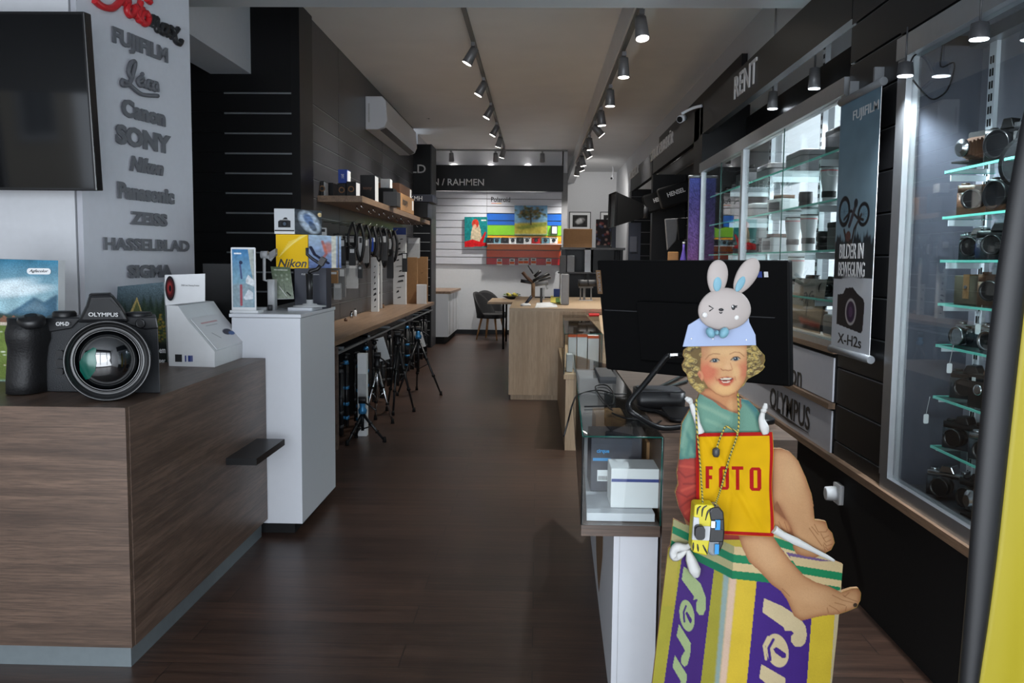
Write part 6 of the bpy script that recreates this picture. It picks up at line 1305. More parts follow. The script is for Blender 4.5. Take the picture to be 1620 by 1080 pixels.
for i, (x0, y0, x1, y1, mt, lb) in enumerate(pk_spec):
    X = -1.70 if x0 > 548 else -1.92; a, b = P(x0, y1, 'x', X), P(x1, y0, 'x', X); Y = P((x0+x1)/2, y0, 'x', X).y
    a, b = P(x0, y1, 'y', Y), P(x1, y0, 'y', Y); t = thing('hanging_pack', lb, 'blister pack', ((a.x+b.x)/2, Y, a.z))
    MB(mt).rbox(a.x, b.x, Y, Y+.03, a.z, b.z, .008, 'y').build('pack_card', t); MB('paper_white' if mt != 'paper_white' else 'letter_dark').box(a.x+.01, b.x-.01, Y-.002, Y, b.z-(b.z-a.z)*.28, b.z-.012).build('header_label', t)
    MB('steel').tube([((a.x+b.x)/2, Y-.05, b.z+.02), ((a.x+b.x)/2, Y+.015, b.z+.012), (-1.975, Y+.03, b.z+.012)], .003).build('peg_hook', t)
for i in range(8):
    y0 = 8.25+i*.34; t = MB('steel').tube([(-1.975, y0, 1.74), (-1.68, y0, 1.74), (-1.66, y0, 1.76)], .0035).build('peg_hook'); tag(t, f'{ords[i]} long silver peg hook from the near end below the wooden shelf', 'hook', 'long peg hooks above hanging straps')
for i in range(8):
    y0 = 8.25+i*.34; zt3 = 1.742; t = MB('body_black').tube([(-1.7, y0, zt3), (-1.66, y0-.02, zt3-.16), (-1.7, y0, zt3-.3-.06*(i % 3)), (-1.75, y0+.02, zt3-.15), (-1.7, y0, zt3)], .012+.004*(i % 2), sub=5).build('camera_strap'); tag(t, f'{ords[i]} coiled black camera strap from the near end of the peg hooks', 'strap', 'black straps hanging on the pegs')

# ---- tripods
def tripod_closed(key, acc):
    t = proto(key, 'folded_tripod', 'tripod')
    for a in (0, 120, 240):
        c, s_ = .018*math.cos(math.radians(a)), .018*math.sin(math.radians(a))
        m = MB('carbon').cyl((c, s_, -.5), (c, s_, 0), .011); m.build('leg', t)
        for z in (-.2, -.33, -.44): MB(acc).cyl((c, s_, z), (c, s_, z+.025), .014, seg=10).build('leg_lock', t)
    MB(acc).cyl((0, 0, 0), (0, 0, .03), .028, .02).build('shoulder', t); MB('body_black').ball((0, 0, .055), (.022, .022, .022), seg=12, rings=8).build('ball_head', t); MB('body_black').box(-.025, .025, -.025, .025, .075, .085).build('plate', t)
tripod_closed('tb', 'tripod_blue'); tripod_closed('tk', 'dark_grey')
dsc = {'tb': 'folded black tripod with blue rings', 'tk': 'folded plain black tripod'}
for i in range(14):
    k = 'tb' if i in (0, 1, 3, 9) else 'tk'; y0 = 6.6+i*.42
    place(k, (-1.51, y0, .60-.03*(i % 3)), i, f'{dsc[k]} hanging {ords[i] if i < 11 else ["twelfth", "thirteenth", "fourteenth"][i-11]} from the near end of the rail')
for i, (y0, z0) in enumerate(((6.62, .02), (6.95, .02), (7.3, .02))):
    r = place('tb' if i != 1 else 'tk', (-1.62+.08*i, y0, .51), i, f'tripod standing folded on floor under worktop, {ords[i]} from the near end')
def tripod_open(label, base, hgt, spread, mat, rz=0., col=None):
    t = thing('standing_tripod', label, 'tripod', (base[0], base[1], 0))
    top = Vector((base[0], base[1], hgt))
    for a in (90, 210, 330):
        an = math.radians(a)+rz; f_ = Vector((base[0]+spread*math.cos(an), base[1]+spread*math.sin(an), .012)); q1 = top.lerp(f_, .5)
        lg_ = MB(mat).tube([top+(f_-top)*.03, q1, f_], [.014, .012, .009]); l = lg_.build('leg', t)
        s_ = MB('black_matte').cyl(f_+Vector((0, 0, .03)), f_+Vector((0, 0, -.012)), .012, .016).build('rubber_foot', l)
        for q in (.35, .65): b = MB('black_matte').cyl(top.lerp(f_, q), top.lerp(f_, q+.035), .017).build('leg_lock', l)
        MB(mat).tube([top.lerp(f_, .45), Vector((base[0], base[1], hgt*.45))], .005).build('brace', t)
    MB(mat).cyl((base[0], base[1], hgt*.4), (base[0], base[1], hgt+.06), .012).build('centre_column', t); MB(col or 'body_black').lathe([(.03, 0), (.035, .03), (.02, .05), (.025, .08)], top, (0, 0, 1), 16).build('shoulder', t); MB('body_black').rbox(base[0]-.03, base[0]+.03, base[1]-.02, base[1]+.02, hgt+.08, hgt+.13, .008).build('pan_head', t); MB('body_black').tube([top+Vector((0, 0, .1)), top+Vector((.12, -.08, .04))], .007).build('pan_handle', t)
p = P(616, 672, 'z', 0); tripod_open('standing tripod with silver legs in the middle of the row', (p.x-.12, p.y+.1), P(614, 572, 'y', p.y+.1).z-.05, .14, 'steel', .3)
p = P(640, 665, 'z', 0); tripod_open('standing black tripod directly behind the silver-legged one', (p.x-.12, p.y+.4), .62, .15, 'carbon', .9)
p = P(672, 625, 'z', 0); tripod_open('furthest standing tripod with one leg reaching into the aisle', (p.x-.08, p.y+.1), .58, .26, 'carbon', .2, 'tripod_blue')
p = P(578, 705, 'z', 0); tripod_open('small black tripod standing near the white cabinet on the floor', (p.x-.05, p.y+.15), .22, .17, 'carbon', .5, 'tripod_blue')
mx_ = P(580, 690, 'z', 0); t = thing('monopod_box', 'long white box standing under the near end of worktop', 'box', (mx_.x, mx_.y, 0)); MB('paper_white').box(mx_.x-.07, mx_.x, mx_.y, mx_.y+.07, .001, .66).build('carton', t); MB('light_grey').box(mx_.x-.07, mx_.x, mx_.y-.002, mx_.y, .3, .5).build('label', t)
for i, (x, y) in enumerate(((604, 552), (664, 536))):
    p = P(x, y, 'x', -1.47); t = MB('paper_white').obox(p, (1, 0, .3), (-.3, 0, 1), (0, 1, 0), .05, .11, .001).build('hang_tag'); tag(t, ['white paper tag hanging from rail above the silver tripod', 'white paper tag hanging at far end of the tripod rail'][i], 'tag')
# low cabinet beyond the pillar
lc_ = thing('low_cabinet', 'low white cabinet with wooden top beyond the pillar', 'cabinet', (-1.7, 15.0, 0))
MB('ledge_wood').box(-1.98, -1.44, 14.9, 16.9, .84, .88).build('worktop', lc_); MB('lacquer_white').box(-1.98, -1.48, 14.9, 16.85, .12, .84).build('body', lc_); MB('black_matte').box(-1.98, -1.54, 14.91, 16.8, 0, .12).build('plinth', lc_)
for i in range(3): MB('mid_grey').box(-1.48, -1.475, 15.2+i*.6, 15.206+i*.6, .14, .82).build('door_gap', lc_)

# ================================================================== BACK WALL GOODS
def pmini(i, x, y, col, lb):
    p = P(x, y, 'y', YB-.22); t = thing('instant_camera', lb, 'camera', p); s_ = .075
    MB(col).rbox(p.x-s_, p.x+s_, p.y, p.y+.1, p.z, p.z+.11, .015, 'y').build('camera_body', t, bevel=.004); MB('lens_black').lathe([(.035, 0), (.033, .015), (.022, .018)], (p.x, p.y, p.z+.06), (0, -1, 0), 18).build('lens', t); MB('letter_dark').box(p.x-s_*.8, p.x+s_*.8, p.y-.002, p.y, p.z+.09, p.z+.105).build('flash_strip', t)
sz_ = P(800, 384.8, 'y', YB-.2).z
t = MB('paper_white').box(BWx(772), BWx(889), YB-.26, YB-.045, sz_-.014, sz_-.002).build('display_shelf'); tag(t, 'thin clear shelf carrying instant cameras on rainbow stripes', 'shelf')
for i, (x, col, lb) in enumerate(((775, 'letter_dark', 'black and white instant camera, leftmost on the rainbow wall'), (786, 'bunny_blue', 'pale blue instant camera second from left'), (799, 'letter_dark', 'tall black instant camera third from left'), (811, 'paper_white', 'white instant camera fourth from left'), (822.5, 'dark_grey', 'dark boxy instant camera fifth from left'), (834, 'paper_white', 'white instant camera sixth from left'), (848, 'red_box', 'red and white instant camera under the tree picture'), (863, 'bunny_blue', 'pale instant camera with red edge second from right'), (876, 'paper_white', 'white instant camera at right end of the row'))):
    pmini(i, x, 385, col, lb); WLt = None
for i in range(0): pass
for i, (x, y) in enumerate(((790, 420), (810, 420), (824, 419), (832, 419), (844, 419), (868, 420))):
    p = P(x, y, 'y', YB-.1); t = thing('film_pack', f'orange and white film pack, {["leftmost", "second from left", "third from left", "fourth from left", "fifth from left", "rightmost"][i]} on the red stripe', 'film pack', p)
    MB('paper_white').box(p.x-.05, p.x+.05, YB-.1, YB-.06, p.z, p.z+.13).build('pack', t); MB('orange_box').box(p.x-.045, p.x+.045, YB-.102, YB-.1, p.z+.03, p.z+.075).build('band', t); MB('mid_grey').box(p.x-.03, p.x+.03, YB-.102, YB-.1, p.z+.085, p.z+.12).build('picture_print', t)
    MB('steel').tube([(p.x, YB-.11, p.z+.135), (p.x, YB-.045, p.z+.135)], .003).build('peg_hook', t)
cv = Canvas(0, 0, 40, 54, .8, (30, 130, 132)); cv.poly([(16, 10), (24, 10), (28, 22), (30, 40), (24, 46), (10, 44), (12, 26)], (206, 190, 160)); cv.ell(19, 12, 6, 8, (196, 60, 44)); cv.ell(18, 17, 3, 4, (224, 180, 150)); cv.poly([(0, 44), (14, 40), (26, 44), (36, 26), (38, 28), (32, 46), (40, 46), (40, 52), (0, 54)], (200, 30, 36)); cv.line([(30, 6), (37, 6)], 2, (226, 226, 220)); cv.noise(1, .12, seed=13)
picture('wall_poster', 'teal poster of a seated girl in red on the white slats', 'poster', quad([(735, 343), (771, 343), (735, 391), (771, 391)], v=YB-.1), YB, cv, depth=.04)
cv = Canvas(0, 0, 52, 46, .8, (110, 150, 180)); r = np.random.RandomState(3); cv.poly([(0, 28), (52, 26), (52, 46), (0, 46)], (170, 160, 70), soft=1); cv.poly([(0, 34), (52, 26), (52, 32), (10, 38)], (120, 130, 60), soft=1)
for k in range(110): cv.ell(26+22*r.randn()*.55, 12+8*r.randn()*.55, 2.4, 1.6, [(70, 74, 50), (120, 100, 60), (96, 104, 70)][k % 3], .8, .7)
cv.line([(26, 30), (26, 14)], 1.6, (60, 50, 40)); cv.noise(1, .1, seed=14)
picture('wall_poster', 'canvas print of a spreading tree in a field over rainbow stripes', 'poster', quad([(814, 325), (866, 325), (814, 371), (866, 371)], v=YB-.14), YB, cv, depth=.06)
MBp = P(878, 365, 'y', YB-.12); t = thing('framed_photo', 'tiny framed photo at right end of the blue stripe', 'picture', MBp); MB('dark_grey').box(MBp.x-.07, MBp.x+.05, YB-.12, YB-.046, MBp.z-.07, MBp.z+.1).build('frame', t); MB('paper_white').box(MBp.x-.055, MBp.x+.035, YB-.123, YB-.12, MBp.z-.05, MBp.z+.08).build('mount', t)
# framed pictures on the far right wall
for x0, y0, x1, y1, lb in ((900, 335, 935, 364, 'framed black and white photograph on the far right wall'), (949, 335, 976, 364, 'second framed print partly behind the dark print boxes')):
    a, b = P(x0, y1, 'y', 20.87), P(x1, y0, 'y', 20.87); t = thing('framed_photo', lb, 'picture', ((a.x+b.x)/2, 20.87, a.z)); MB('dark_grey').box(a.x, b.x, 20.87, 20.9, a.z, b.z).build('frame', t); MB('paper_white').box(a.x+.02, b.x-.02, 20.865, 20.87, a.z+.02, b.z-.02).build('mount', t)
    cv = Canvas(0, 0, 24, 18, .8, (40, 40, 40)); cv.ell(12, 9, 7, 4, (190, 190, 190), .8, .5, -20); cv.noise(1, .3, seed=6); fpic(t, x0+6, y0+5, x1-6, y1-5, 20.86, cv)

# table, chairs, bowl of lemons
tb2 = thing('meeting_table', 'light wooden table with black legs against the far wall', 'table', (-.45, 13.2, 0))
tzy = P(790, 478, 'z', .75).y; x0_, x1_ = P(771, 478, 'y', tzy).x, P(840, 478, 'y', tzy).x
MB('light_oak_top').box(x0_, x1_+.4, tzy, tzy+1.6, .72, .75).build('tabletop', tb2)
for x in (x0_+.25, x1_+.3):
    for y in (tzy+.1, tzy+1.5): MB('black_satin').cyl((x, y, 0), (x, y, .72), .018).build('leg', tb2)
def chair(loc, rz, label):
    t = thing('shell_chair', label, 'chair', (0, 0, 0))
    m = MB('chair_velvet'); G = []
    for i in range(9):
        v_ = i/8; row = []
        for k in range(17):
            a = math.pi*(k/16)*1.0; rr = .25+.03*v_; hh = .40+v_*(.40*math.sin(a)**.7+.04) if v_ > 0 else .40
            row.append(m.bm.verts.new((rr*math.cos(a), rr*math.sin(a)*.95+.02+.05*v_, hh)))
        G.append(row)
    for a, b in zip(G, G[1:]):
        for k in range(16): m.face([a[k], a[k+1], b[k+1], b[k]], True)
    o = m.build('backrest', t, normals=False); sd = o.modifiers.new('s', 'SOLIDIFY'); sd.thickness = .03
    MB('chair_velvet').rbox(-.23, .23, -.22, .22, .38, .46, .1, 'z', 6).build('seat', t, bevel=.015)
    for sx_, sy_ in ((1, 1), (-1, 1), (1, -1), (-1, -1)): MB('chair_wood').cyl((.13*sx_, .13*sy_, .39), (.2*sx_, .2*sy_, 0), .02, .011).build('leg', t)
    t.location = loc; t.rotation_euler = (0, 0, rz); return t
pc = P(778, 538, 'z', 0); chair((pc.x-.02, pc.y+.2, 0), 1.2, 'black shell chair with wooden legs pulled up to the rear table')
chair((pc.x-.05, pc.y+.85, 0), .5, 'second black shell chair mostly hidden behind the first chair')
pb_ = P(810, 473, 'z', .75); t = thing('fruit_bowl', 'dark bowl of lemons and leaves on the rear table', 'bowl', pb_)
MB('dark_grey').lathe([(.05, 0), (.1, .015), (.16, .045), (.165, .05), (.1, .02)], pb_, (0, 0, 1), 24).build('bowl', t)
for i in range(6):
    a = i*1.05; q_ = pb_+Vector((.07*math.cos(a), .05*math.sin(a), .06+.02*(i % 2))); f = MB('flower').ball(q_, (.032, .04, .032), seg=10, rings=8).build('lemon', None, origin=q_); tag(f, ['rightmost', 'back right', 'back left', 'leftmost', 'front left', 'front right'][i]+' yellow lemon in the dark bowl on the rear table', 'lemon', 'lemons in the bowl')
m = MB('leaf')
for i in range(8): a = i*.8; m.poly([pb_+Vector((.06*math.cos(a), .05*math.sin(a), .06)), pb_+Vector((.15*math.cos(a+.2), .09*math.sin(a+.2), .07+.03*(i % 2))), pb_+Vector((.14*math.cos(a-.2), .1*math.sin(a-.2), .09))])
m.build('leaves', t)
# ================================================================== RIGHT-CENTRE COUNTERS
OZ = .93; oy = 8.97
ox0 = P(805, 560, 'y', oy).x; oyb = P(828, 469, 'z', OZ).y
oc = thing('oak_counter', 'light oak service counter in the middle of the shop', 'counter', (.2, 10, 0))
MB('light_oak').box(ox0, .24, oy, oy+.03, .05, OZ-.03).build('front_panel', oc); MB('light_oak').box(ox0, ox0+.03, oy+.03, oyb, .05, OZ-.03).build('side_panel', oc)
MB('light_oak_top').box(ox0, 1.0, oy, oyb, OZ-.03, OZ).build('worktop', oc); MB('light_oak').box(ox0+.02, .24, oy+.02, oyb-.1, 0, .05).build('plinth', oc)
MB('light_oak').box(.24, .95, oy+.02, oyb-.05, 0, OZ-.03).build('cabinet_body', oc)
# second glass case
def gcase(name_lb, fl_, fr_, br, bl, zt, zb, tint='clear_glass', base=None, basemat='light_oak', shelfmat='paper_white'):
    t = thing('glass_counter', name_lb, 'glass counter', ((fl_.x+br.x)/2, (fl_.y+br.y)/2, 0)); th = .006
    pts = [Vector((p.x, p.y, 0)) for p in (fl_, fr_, br, bl)]
    def at(z): return [p+Vector((0, 0, z)) for p in pts]
    MB(tint).prism(at(zt-th), (0, 0, th)).build('glass_top', t)
    for i, nm in ((0, 'glass_front'), (3, 'glass_side')):
        a, b = pts[i], pts[(i+1) % 4]; d = (b-a).normalized(); n = Vector((-d.y, d.x, 0)); MB(tint).prism([a+Vector((0, 0, zb)), b+Vector((0, 0, zb)), b+n*.005+Vector((0, 0, zb)), a+n*.005+Vector((0, 0, zb))], (0, 0, zt-th-zb)).build(nm, t)
    m = MB('green_glass_edge'); m.tube([pts[0]+Vector((0, 0, zt)), pts[1]+Vector((0, 0, zt))], .003, 4); m.build('front_edge', t); MB('green_glass_edge').tube([pts[0]+Vector((0, 0, zt)), pts[3]+Vector((0, 0, zt))], .0025, 4).build('side_edge', t); MB('black_matte').tube([pts[0]+Vector((0, 0, zb)), pts[0]+Vector((0, 0, zt))], .003, 4).build('corner_edge', t); MB('green_glass_edge').tube([pts[1]+Vector((0, 0, zb)), pts[1]+Vector((0, 0, zt))], .003, 4).build('corner_edge', t)
    MB(base or 'counter_wood').prism(at(zb-.035), (0, 0, .034)).build('base_board', t)
    return t, pts
q = lambda x, y: P(x, y, 'z', .87)
g2, pt2 = gcase('far glass counter case with orange cartons beside the oak counter', q(893, 528), q(952, 528), Vector((.62, oy-.03, .87)), Vector((.26, oy-.03, .87)), .87, .57, base='light_oak')
MB('light_oak').box(pt2[0].x+.015, .72, pt2[0].y+.01, oy-.02, 0, .535).build('cabinet_body', g2); MB('light_oak_top').box(pt2[1].x+.01, .95, pt2[0].y+.02, oy-.02, .54, .87).build('rear_block', g2)
for i, (x0, x1, y0, y1, mt, lb, Y) in enumerate(((899, 912, 529, 556, 'paper_white', 'white and orange carton at left in the far glass case', 6.9), (913, 929, 529, 556, 'paper_white', 'white and orange carton in middle of the far glass case', 6.9), (930, 948, 531, 557, 'paper_white', 'pale carton with line drawings at right in the far glass case', 6.9), (896, 906, 561, 586, 'light_grey', 'slim white device lying in front inside the far glass case', 6.7))):
    t = sbox('product_box', lb, 'box', x0, x1, y0, y1, Y, .12, mt, .571)
    a, b = P(x0, y0, 'y', Y), P(x1, y0, 'y', Y)
    if i < 3: MB('orange_box').box(a.x+.001, b.x-.001, Y-.001, Y+.12, a.z-.02, a.z+.001).build('orange_lid', t)
# near glass case
q = lambda x, y: P(x, y, 'z', .87)
F_l, F_r = q(922, 690), q(1048, 692); B_l, B_r = q(908, 561), q(968, 578)
g1, pt1 = gcase('near glass counter case with boxed goods in right foreground', F_l, F_r, B_r, B_l, .87, .595, 'clear_glass')
bf = F_l.y+.04; bl0 = P(968, 1000, 'y', bf); bb0 = P(933, 840, 'z', 0)
MB('lacquer_white').prism([(bl0.x, bf, 0), (F_r.x, bf, 0), (B_r.x-.02, 4.7, 0), (bb0.x, bb0.y, 0)], (0, 0, .558)).build('white_base', g1)
ax_ = Vector((bb0.x-bl0.x, bb0.y-bf, 0)).normalized(); nn = Vector((-ax_.y, ax_.x, 0))
pl0 = Vector((bl0.x, bf, 0))
def sp(x, y): return PP(x, y, pl0+nn*.001, nn)
MB('cardboard_dark').prism([sp(943, 842), sp(954, 842), sp(953, 880), sp(950, 910), sp(947.5, 936), sp(945, 905), sp(943.5, 870)], nn*.001).build('dark_leaf_patch', g1)  # dark leaf-shaped patch on the left side of the base
MB('mid_grey').box(P(979, 900, 'y', bf).x, P(979, 900, 'y', bf).x+.001, bf-.0005, bf, 0, .558).build('panel_gap', g1)
wb = thing('counter_block', 'wooden counter block beside the near glass case carrying the monitor', 'counter', (.6, 3.9, 0))
xr_ = P(1262, 697, 'y', F_l.y).x
MB('counter_wood').prism([(F_r.x+.006, F_l.y, 0), (xr_, F_l.y, 0), (xr_+.03, 5.1, 0), (B_r.x+.01, 5.1, 0), (B_r.x+.008, B_r.y, 0)], (0, 0, .868)).build('block', wb)
# goods in the near case
zz1 = .596
pf = thing('display_platform', 'low white platform inside the near glass case', 'platform', (.3, 3.4, zz1))
a, b = P(928, 812, 'y', F_l.y+.05), P(1043, 812, 'y', F_l.y+.05)
MB('lacquer_white').prism([(a.x, F_l.y+.04, zz1), (F_r.x-.012, F_l.y+.04, zz1), (B_r.x-.03, 4.6, zz1), (B_l.x+.03, 4.6, zz1)], (0, 0, .025)).build('platform_slab', pf)
zp = zz1+.0255
t = sbox('product_box', 'white carton with navy stripe and keyboard picture in near glass case', 'box', 966, 1043, 742, 793, F_l.y+.1, .14, 'paper_white', zp); Yb1 = F_l.y+.1
a, b = P(966, 757, 'y', Yb1), P(1043, 763, 'y', Yb1); MB('navy_ink').box(a.x+.003, b.x-.001, Yb1-.001, Yb1, b.z, a.z).build('navy_stripe', t)
ztp_ = P(966, 742, 'y', Yb1).z; MB('dark_grey').box(P(983, 742, 'y', Yb1).x, P(1036, 742, 'y', Yb1).x, Yb1+.03, Yb1+.11, ztp_, ztp_+.001).build('top_picture', t); MB('red_box').cyl((P(973, 742, 'y', Yb1).x, Yb1+.1, ztp_), (P(973, 742, 'y', Yb1).x, Yb1+.1, ztp_+.001), .008).build('red_dot', t)
Yb2 = F_l.y+.3
t = sbox('product_box', 'black carton with blue lettering behind the white carton in case', 'box', 934, 1016, 692, 768, Yb2, .2, 'navy_dark', zp)
ftext(t, 'cirque', 954, 714, 20, 8, Yb2-.001, 'cyan_ink', .03); a, b = P(938, 724, 'y', Yb2), P(966, 729, 'y', Yb2); MB('cyan_ink').box(a.x, b.x, Yb2-.001, Yb2, b.z, a.z).build('blue_bar', t); a, b = P(945, 743, 'y', Yb2), P(966, 761, 'y', Yb2); MB('paper_white').box(a.x, b.x, Yb2-.001, Yb2, b.z, a.z).build('barcode_label', t)
m = MB('letter_dark')
for k in range(8): m.box(a.x+.004+k*.0045, a.x+.0062+k*.0045, Yb2-.0015, Yb2-.001, b.z+.004, b.z+.018)
m.build('barcode', t)
t = sbox('product_box', 'small brown open carton at right in the near glass case', 'box', 1022, 1045, 700, 742, Yb2+.05, .12, 'cardboard', zp)
t = sbox('product_box', 'flat brown parcel with white label in middle of near case', 'box', 942, 990, 660, 690, 3.35, .22, 'cardboard', zp); 
t = sbox('product_box', 'black carton marked 4X behind the brown parcel', 'box', 992, 1012, 662, 690, 3.3, .2, 'black_satin', zp, gb('4X', 'paper_white', .5, .25))
t = sbox('product_box', 'pale grey carton towards back of the near glass case', 'box', 916, 948, 598, 634, 4.1, .3, 'light_grey', zp)
t = sbox('product_box', 'dark grey carton at the back right of near case', 'box', 948, 975, 596, 630, 4.0, .35, 'dark_grey', zp)

# ---- monitor seen from behind
mo = thing('monitor', 'big black monitor seen from behind standing on the wooden block', 'monitor', (.62, 3.15, .87))
c4 = [P(944, 412, 'y', 3.42), P(1248, 412, 'y', 2.92), P(1250, 612, 'y', 2.92), P(959, 584, 'y', 3.42)]
uu = (c4[1]-c4[0]).normalized(); vv_ = (c4[0]-c4[3]).normalized(); nm = uu.cross(vv_).normalized()
if nm.y > 0: nm = -nm
M('monitor_black', (6, 6, 7), .6, spec=.12, noise=.06, nscale=100)
MB('monitor_black').prism(c4, -nm*.03).build('rear_cover', mo, bevel=.006)
cen = sum(c4, Vector())/4
MB('monitor_black').obox(cen+nm*.012-vv_*.05, uu, vv_, nm, .2, .11, .012).build('rear_bulge', mo, bevel=.006)
MB('dark_grey').obox(cen+nm*.001+vv_*.02, uu, vv_, nm, .36, .0015, .0012).build('seam', mo)
def mp(x, y, o_=.003): return PP(x, y, c4[0]+nm*o_, nm)
MB('navy_ink').obox(mp(1202, 434), uu, vv_, nm, .008, .010, .001).build('energy_sticker', mo); MB('paper_white').obox(mp(1212, 434), uu, vv_, nm, .007, .009, .001).build('socket_sticker', mo)
m = MB('cardboard_dark').obox(mp(948, 446), uu, vv_, nm, .011, .045, .001); m.build('brown_sticker', mo)
MB('mid_grey').text('LUMIX', mp(948, 446, .005), -vv_, uu, w=.075, h=.012, depth=.0008).build('sticker_lettering', mo)
T4 = Z(880, 560, 6.75)
def k4(x, y, Y): return P(*T4(x, y), 'y', Y)
MB('black_satin').tube([k4(1200, 20, 2.86), k4(1150, 60, 2.86), k4(960, 300, 2.84), k4(790, 500, 2.8), k4(775, 580, 2.78), k4(830, 640, 2.76), Vector((k4(1100, 680, 2.78).x, 2.78, .885)), Vector((k4(1350, 710, 2.8).x, 2.80, .885))], [.009]*8, 10, sub=5).build('stand_tube', mo)
MB('black_satin').tube([k4(1200, 20, 2.86), Vector(mp(1095, 560, .01))], .009, 8).build('stand_tube', mo)
MB('steel').obox(k4(1255, 5, 2.85), (1, 0, .05), (0, 0, 1), (0, -1, 0), .012, .004, .004).build('stand_clip', mo)
MB('black_satin').rbox(.45, .8, 2.95, 3.2, .869, .885, .03).build('stand_base', mo)
pr_ = thing('label_printer', 'flat black device on the block in front of monitor', 'device', (k4(1180, 430, 2.92).x, 2.95, .869))
MB('body_black').rbox(k4(930, 430, 3.05).x, k4(1480, 430, 3.05).x, 3.22, 3.40, .869, .93, .02).build('device_body', pr_); MB('dark_grey').rbox(k4(960, 430, 3.05).x, k4(1440, 430, 3.05).x, 3.24, 3.38, .93, .935, .015).build('device_lid', pr_)
for i, (pts, lb) in enumerate(((([(1370, 220, 3.1), (1150, 330, 3.05), (1000, 400, 3.0), (880, 470, 2.95)]), 'thick black cable running from monitor base, uppermost'), (([(1395, 290, 3.1), (1200, 350, 3.05), (1040, 410, 3.0), (860, 490, 2.95), (900, 580, 2.9), (1100, 620, 2.85), (1240, 690, 2.8)]), 'thick black cable curving over the counter block'),
    (([(750, 425, 3.3), (620, 425, 3.4), (440, 385, 3.5), (240, 430, 3.45), (180, 520, 3.2), (130, 700, 2.75), (80, 880, 2.7)]), 'thin black cable hanging over left edge of near glass case'), (([(600, 600, 3.0), (540, 540, 3.1), (420, 370, 3.5), (450, 330, 3.6), (540, 335, 3.6), (600, 400, 3.45), (615, 480, 3.3), (570, 545, 3.1), (300, 560, 3.0)]), 'thin looping black cable on top of the near glass case'),
    (([(600, 630, 2.95), (720, 680, 2.88), (820, 690, 2.85), (900, 700, 2.83), (1020, 765, 2.78), (1120, 710, 2.8)]), 'thin black cable crossing from glass case to the block'))):
    P3 = []
    for x, y, Y in pts:
        p = P(*T4(x, y), 'z', .876); 
        if i in (2,) and (x < 200): p = k4(x, y, max(2.66, F_l.y-.03)); p.x = min(p.x, F_l.x-.012)
        P3.append(p)
    o = MB('black_satin').tube(P3, [.0075, .0075, .0028, .0028, .003][i], 7, sub=6).build('cable'); tag(o, lb, 'cable')

# ---- things on the oak counter
T6 = Z(800, 400, 10.125)
def t6(x, y, Y): return P(*T6(x, y), 'y', Y)
def opos(x, y): return P(*T6(x, y), 'z', OZ)
g1_ = thing('camera_gimbal', 'dark multi-armed gimbal with white foot standing on oak counter', 'gimbal', opos(320, 850)); Yq = opos(320, 850).y
MB('paper_white').lathe([(.055, 0), (.055, .02), (.03, .03)], WL[g1_.name], (0, 0, 1), 20).build('foot', g1_)
for pts, r_2, nm_, mt in (([(310, 830), (420, 690)], .016, 'lower_handle', 'navy_dark'), ([(440, 710), (440, 480)], .02, 'column', 'cardboard_dark'), ([(440, 480), (240, 445)], .018, 'grip_arm', 'body_black'), ([(440, 490), (350, 400), (270, 310)], .018, 'upper_arm', 'brown_leather'), ([(440, 450), (560, 390), (700, 330)], .018, 'cross_arm', 'body_black'), ([(460, 380), (560, 290)], .017, 'roll_arm', 'body_black'), ([(440, 330), (360, 200)], .008, 'phone_arm', 'dark_grey')):
    MB(mt).tube([t6(x, y, Yq) for x, y in pts], r_2, 8).build(nm_, g1_)
g2_ = thing('camera_gimbal', 'silver and black gimbal beside acrylic holder on oak counter', 'gimbal', opos(570, 790)); Yq2 = opos(570, 800).y
for pts, r_2, nm_, mt in (([(570, 800), (570, 560)], .013, 'handle', 'dark_grey'), ([(610, 740), (610, 560)], .009, 'rod', 'light_grey'), ([(470, 500), (680, 470)], .026, 'camera_plate', 'mid_grey'), ([(520, 440), (720, 390)], .014, 'tilt_arm', 'dark_grey'), ([(640, 500), (670, 580)], .009, 'lever', 'light_grey')):
    MB(mt).tube([t6(x, y, Yq2) for x, y in pts], r_2, 8).build(nm_, g2_)
t = thing('computer_tower', 'grey upright computer box on the oak counter', 'computer', opos(960, 840)); Yq3 = opos(960, 835).y
a, b = t6(890, 830, Yq3), t6(1020, 340, Yq3); MB('mid_grey').box(a.x, b.x, Yq3, Yq3+.35, OZ, b.z).build('housing', t, bevel=.01); MB('paper_white').box(a.x-.004, a.x, Yq3+.01, Yq3+.33, OZ+.01, b.z-.01).build('side_light_strip', t)
a, b = opos(500, 870), opos(700, 760); t = thing('paper_sheet', 'sheets of printed paper lying on the oak counter', 'paper', (a+b)/2); MB('paper_white').prism([opos(470, 880), opos(830, 870), opos(800, 790), opos(500, 800)], (0, 0, .004)).build('sheet', t)
t = thing('leaflet_stack', 'yellow and green leaflets beside the computer box', 'leaflets', opos(800, 760)); MB('flower').prism([opos(720, 800), opos(880, 830), opos(880, 700), opos(720, 700)], (0, 0, .012)).build('sheet', t); MB('leaf').prism([opos(800, 810), opos(870, 820), opos(860, 730), opos(800, 740)], (0, 0, .016)).build('top_sheet', t)
t = thing('storage_box', 'small blue box with black tray at back of oak counter', 'box', opos(820, 670)); Yq4 = oyb-.25; a, b = t6(770, 665, Yq4), t6(865, 580, Yq4); MB('blue_box').box(a.x, b.x, Yq4, Yq4+.15, OZ, max(b.z, OZ+.08)).build('box_body', t); MB('black_satin').box(a.x-.25, b.x, Yq4-.12, Yq4-.02, OZ, OZ+.015).build('tray', t)
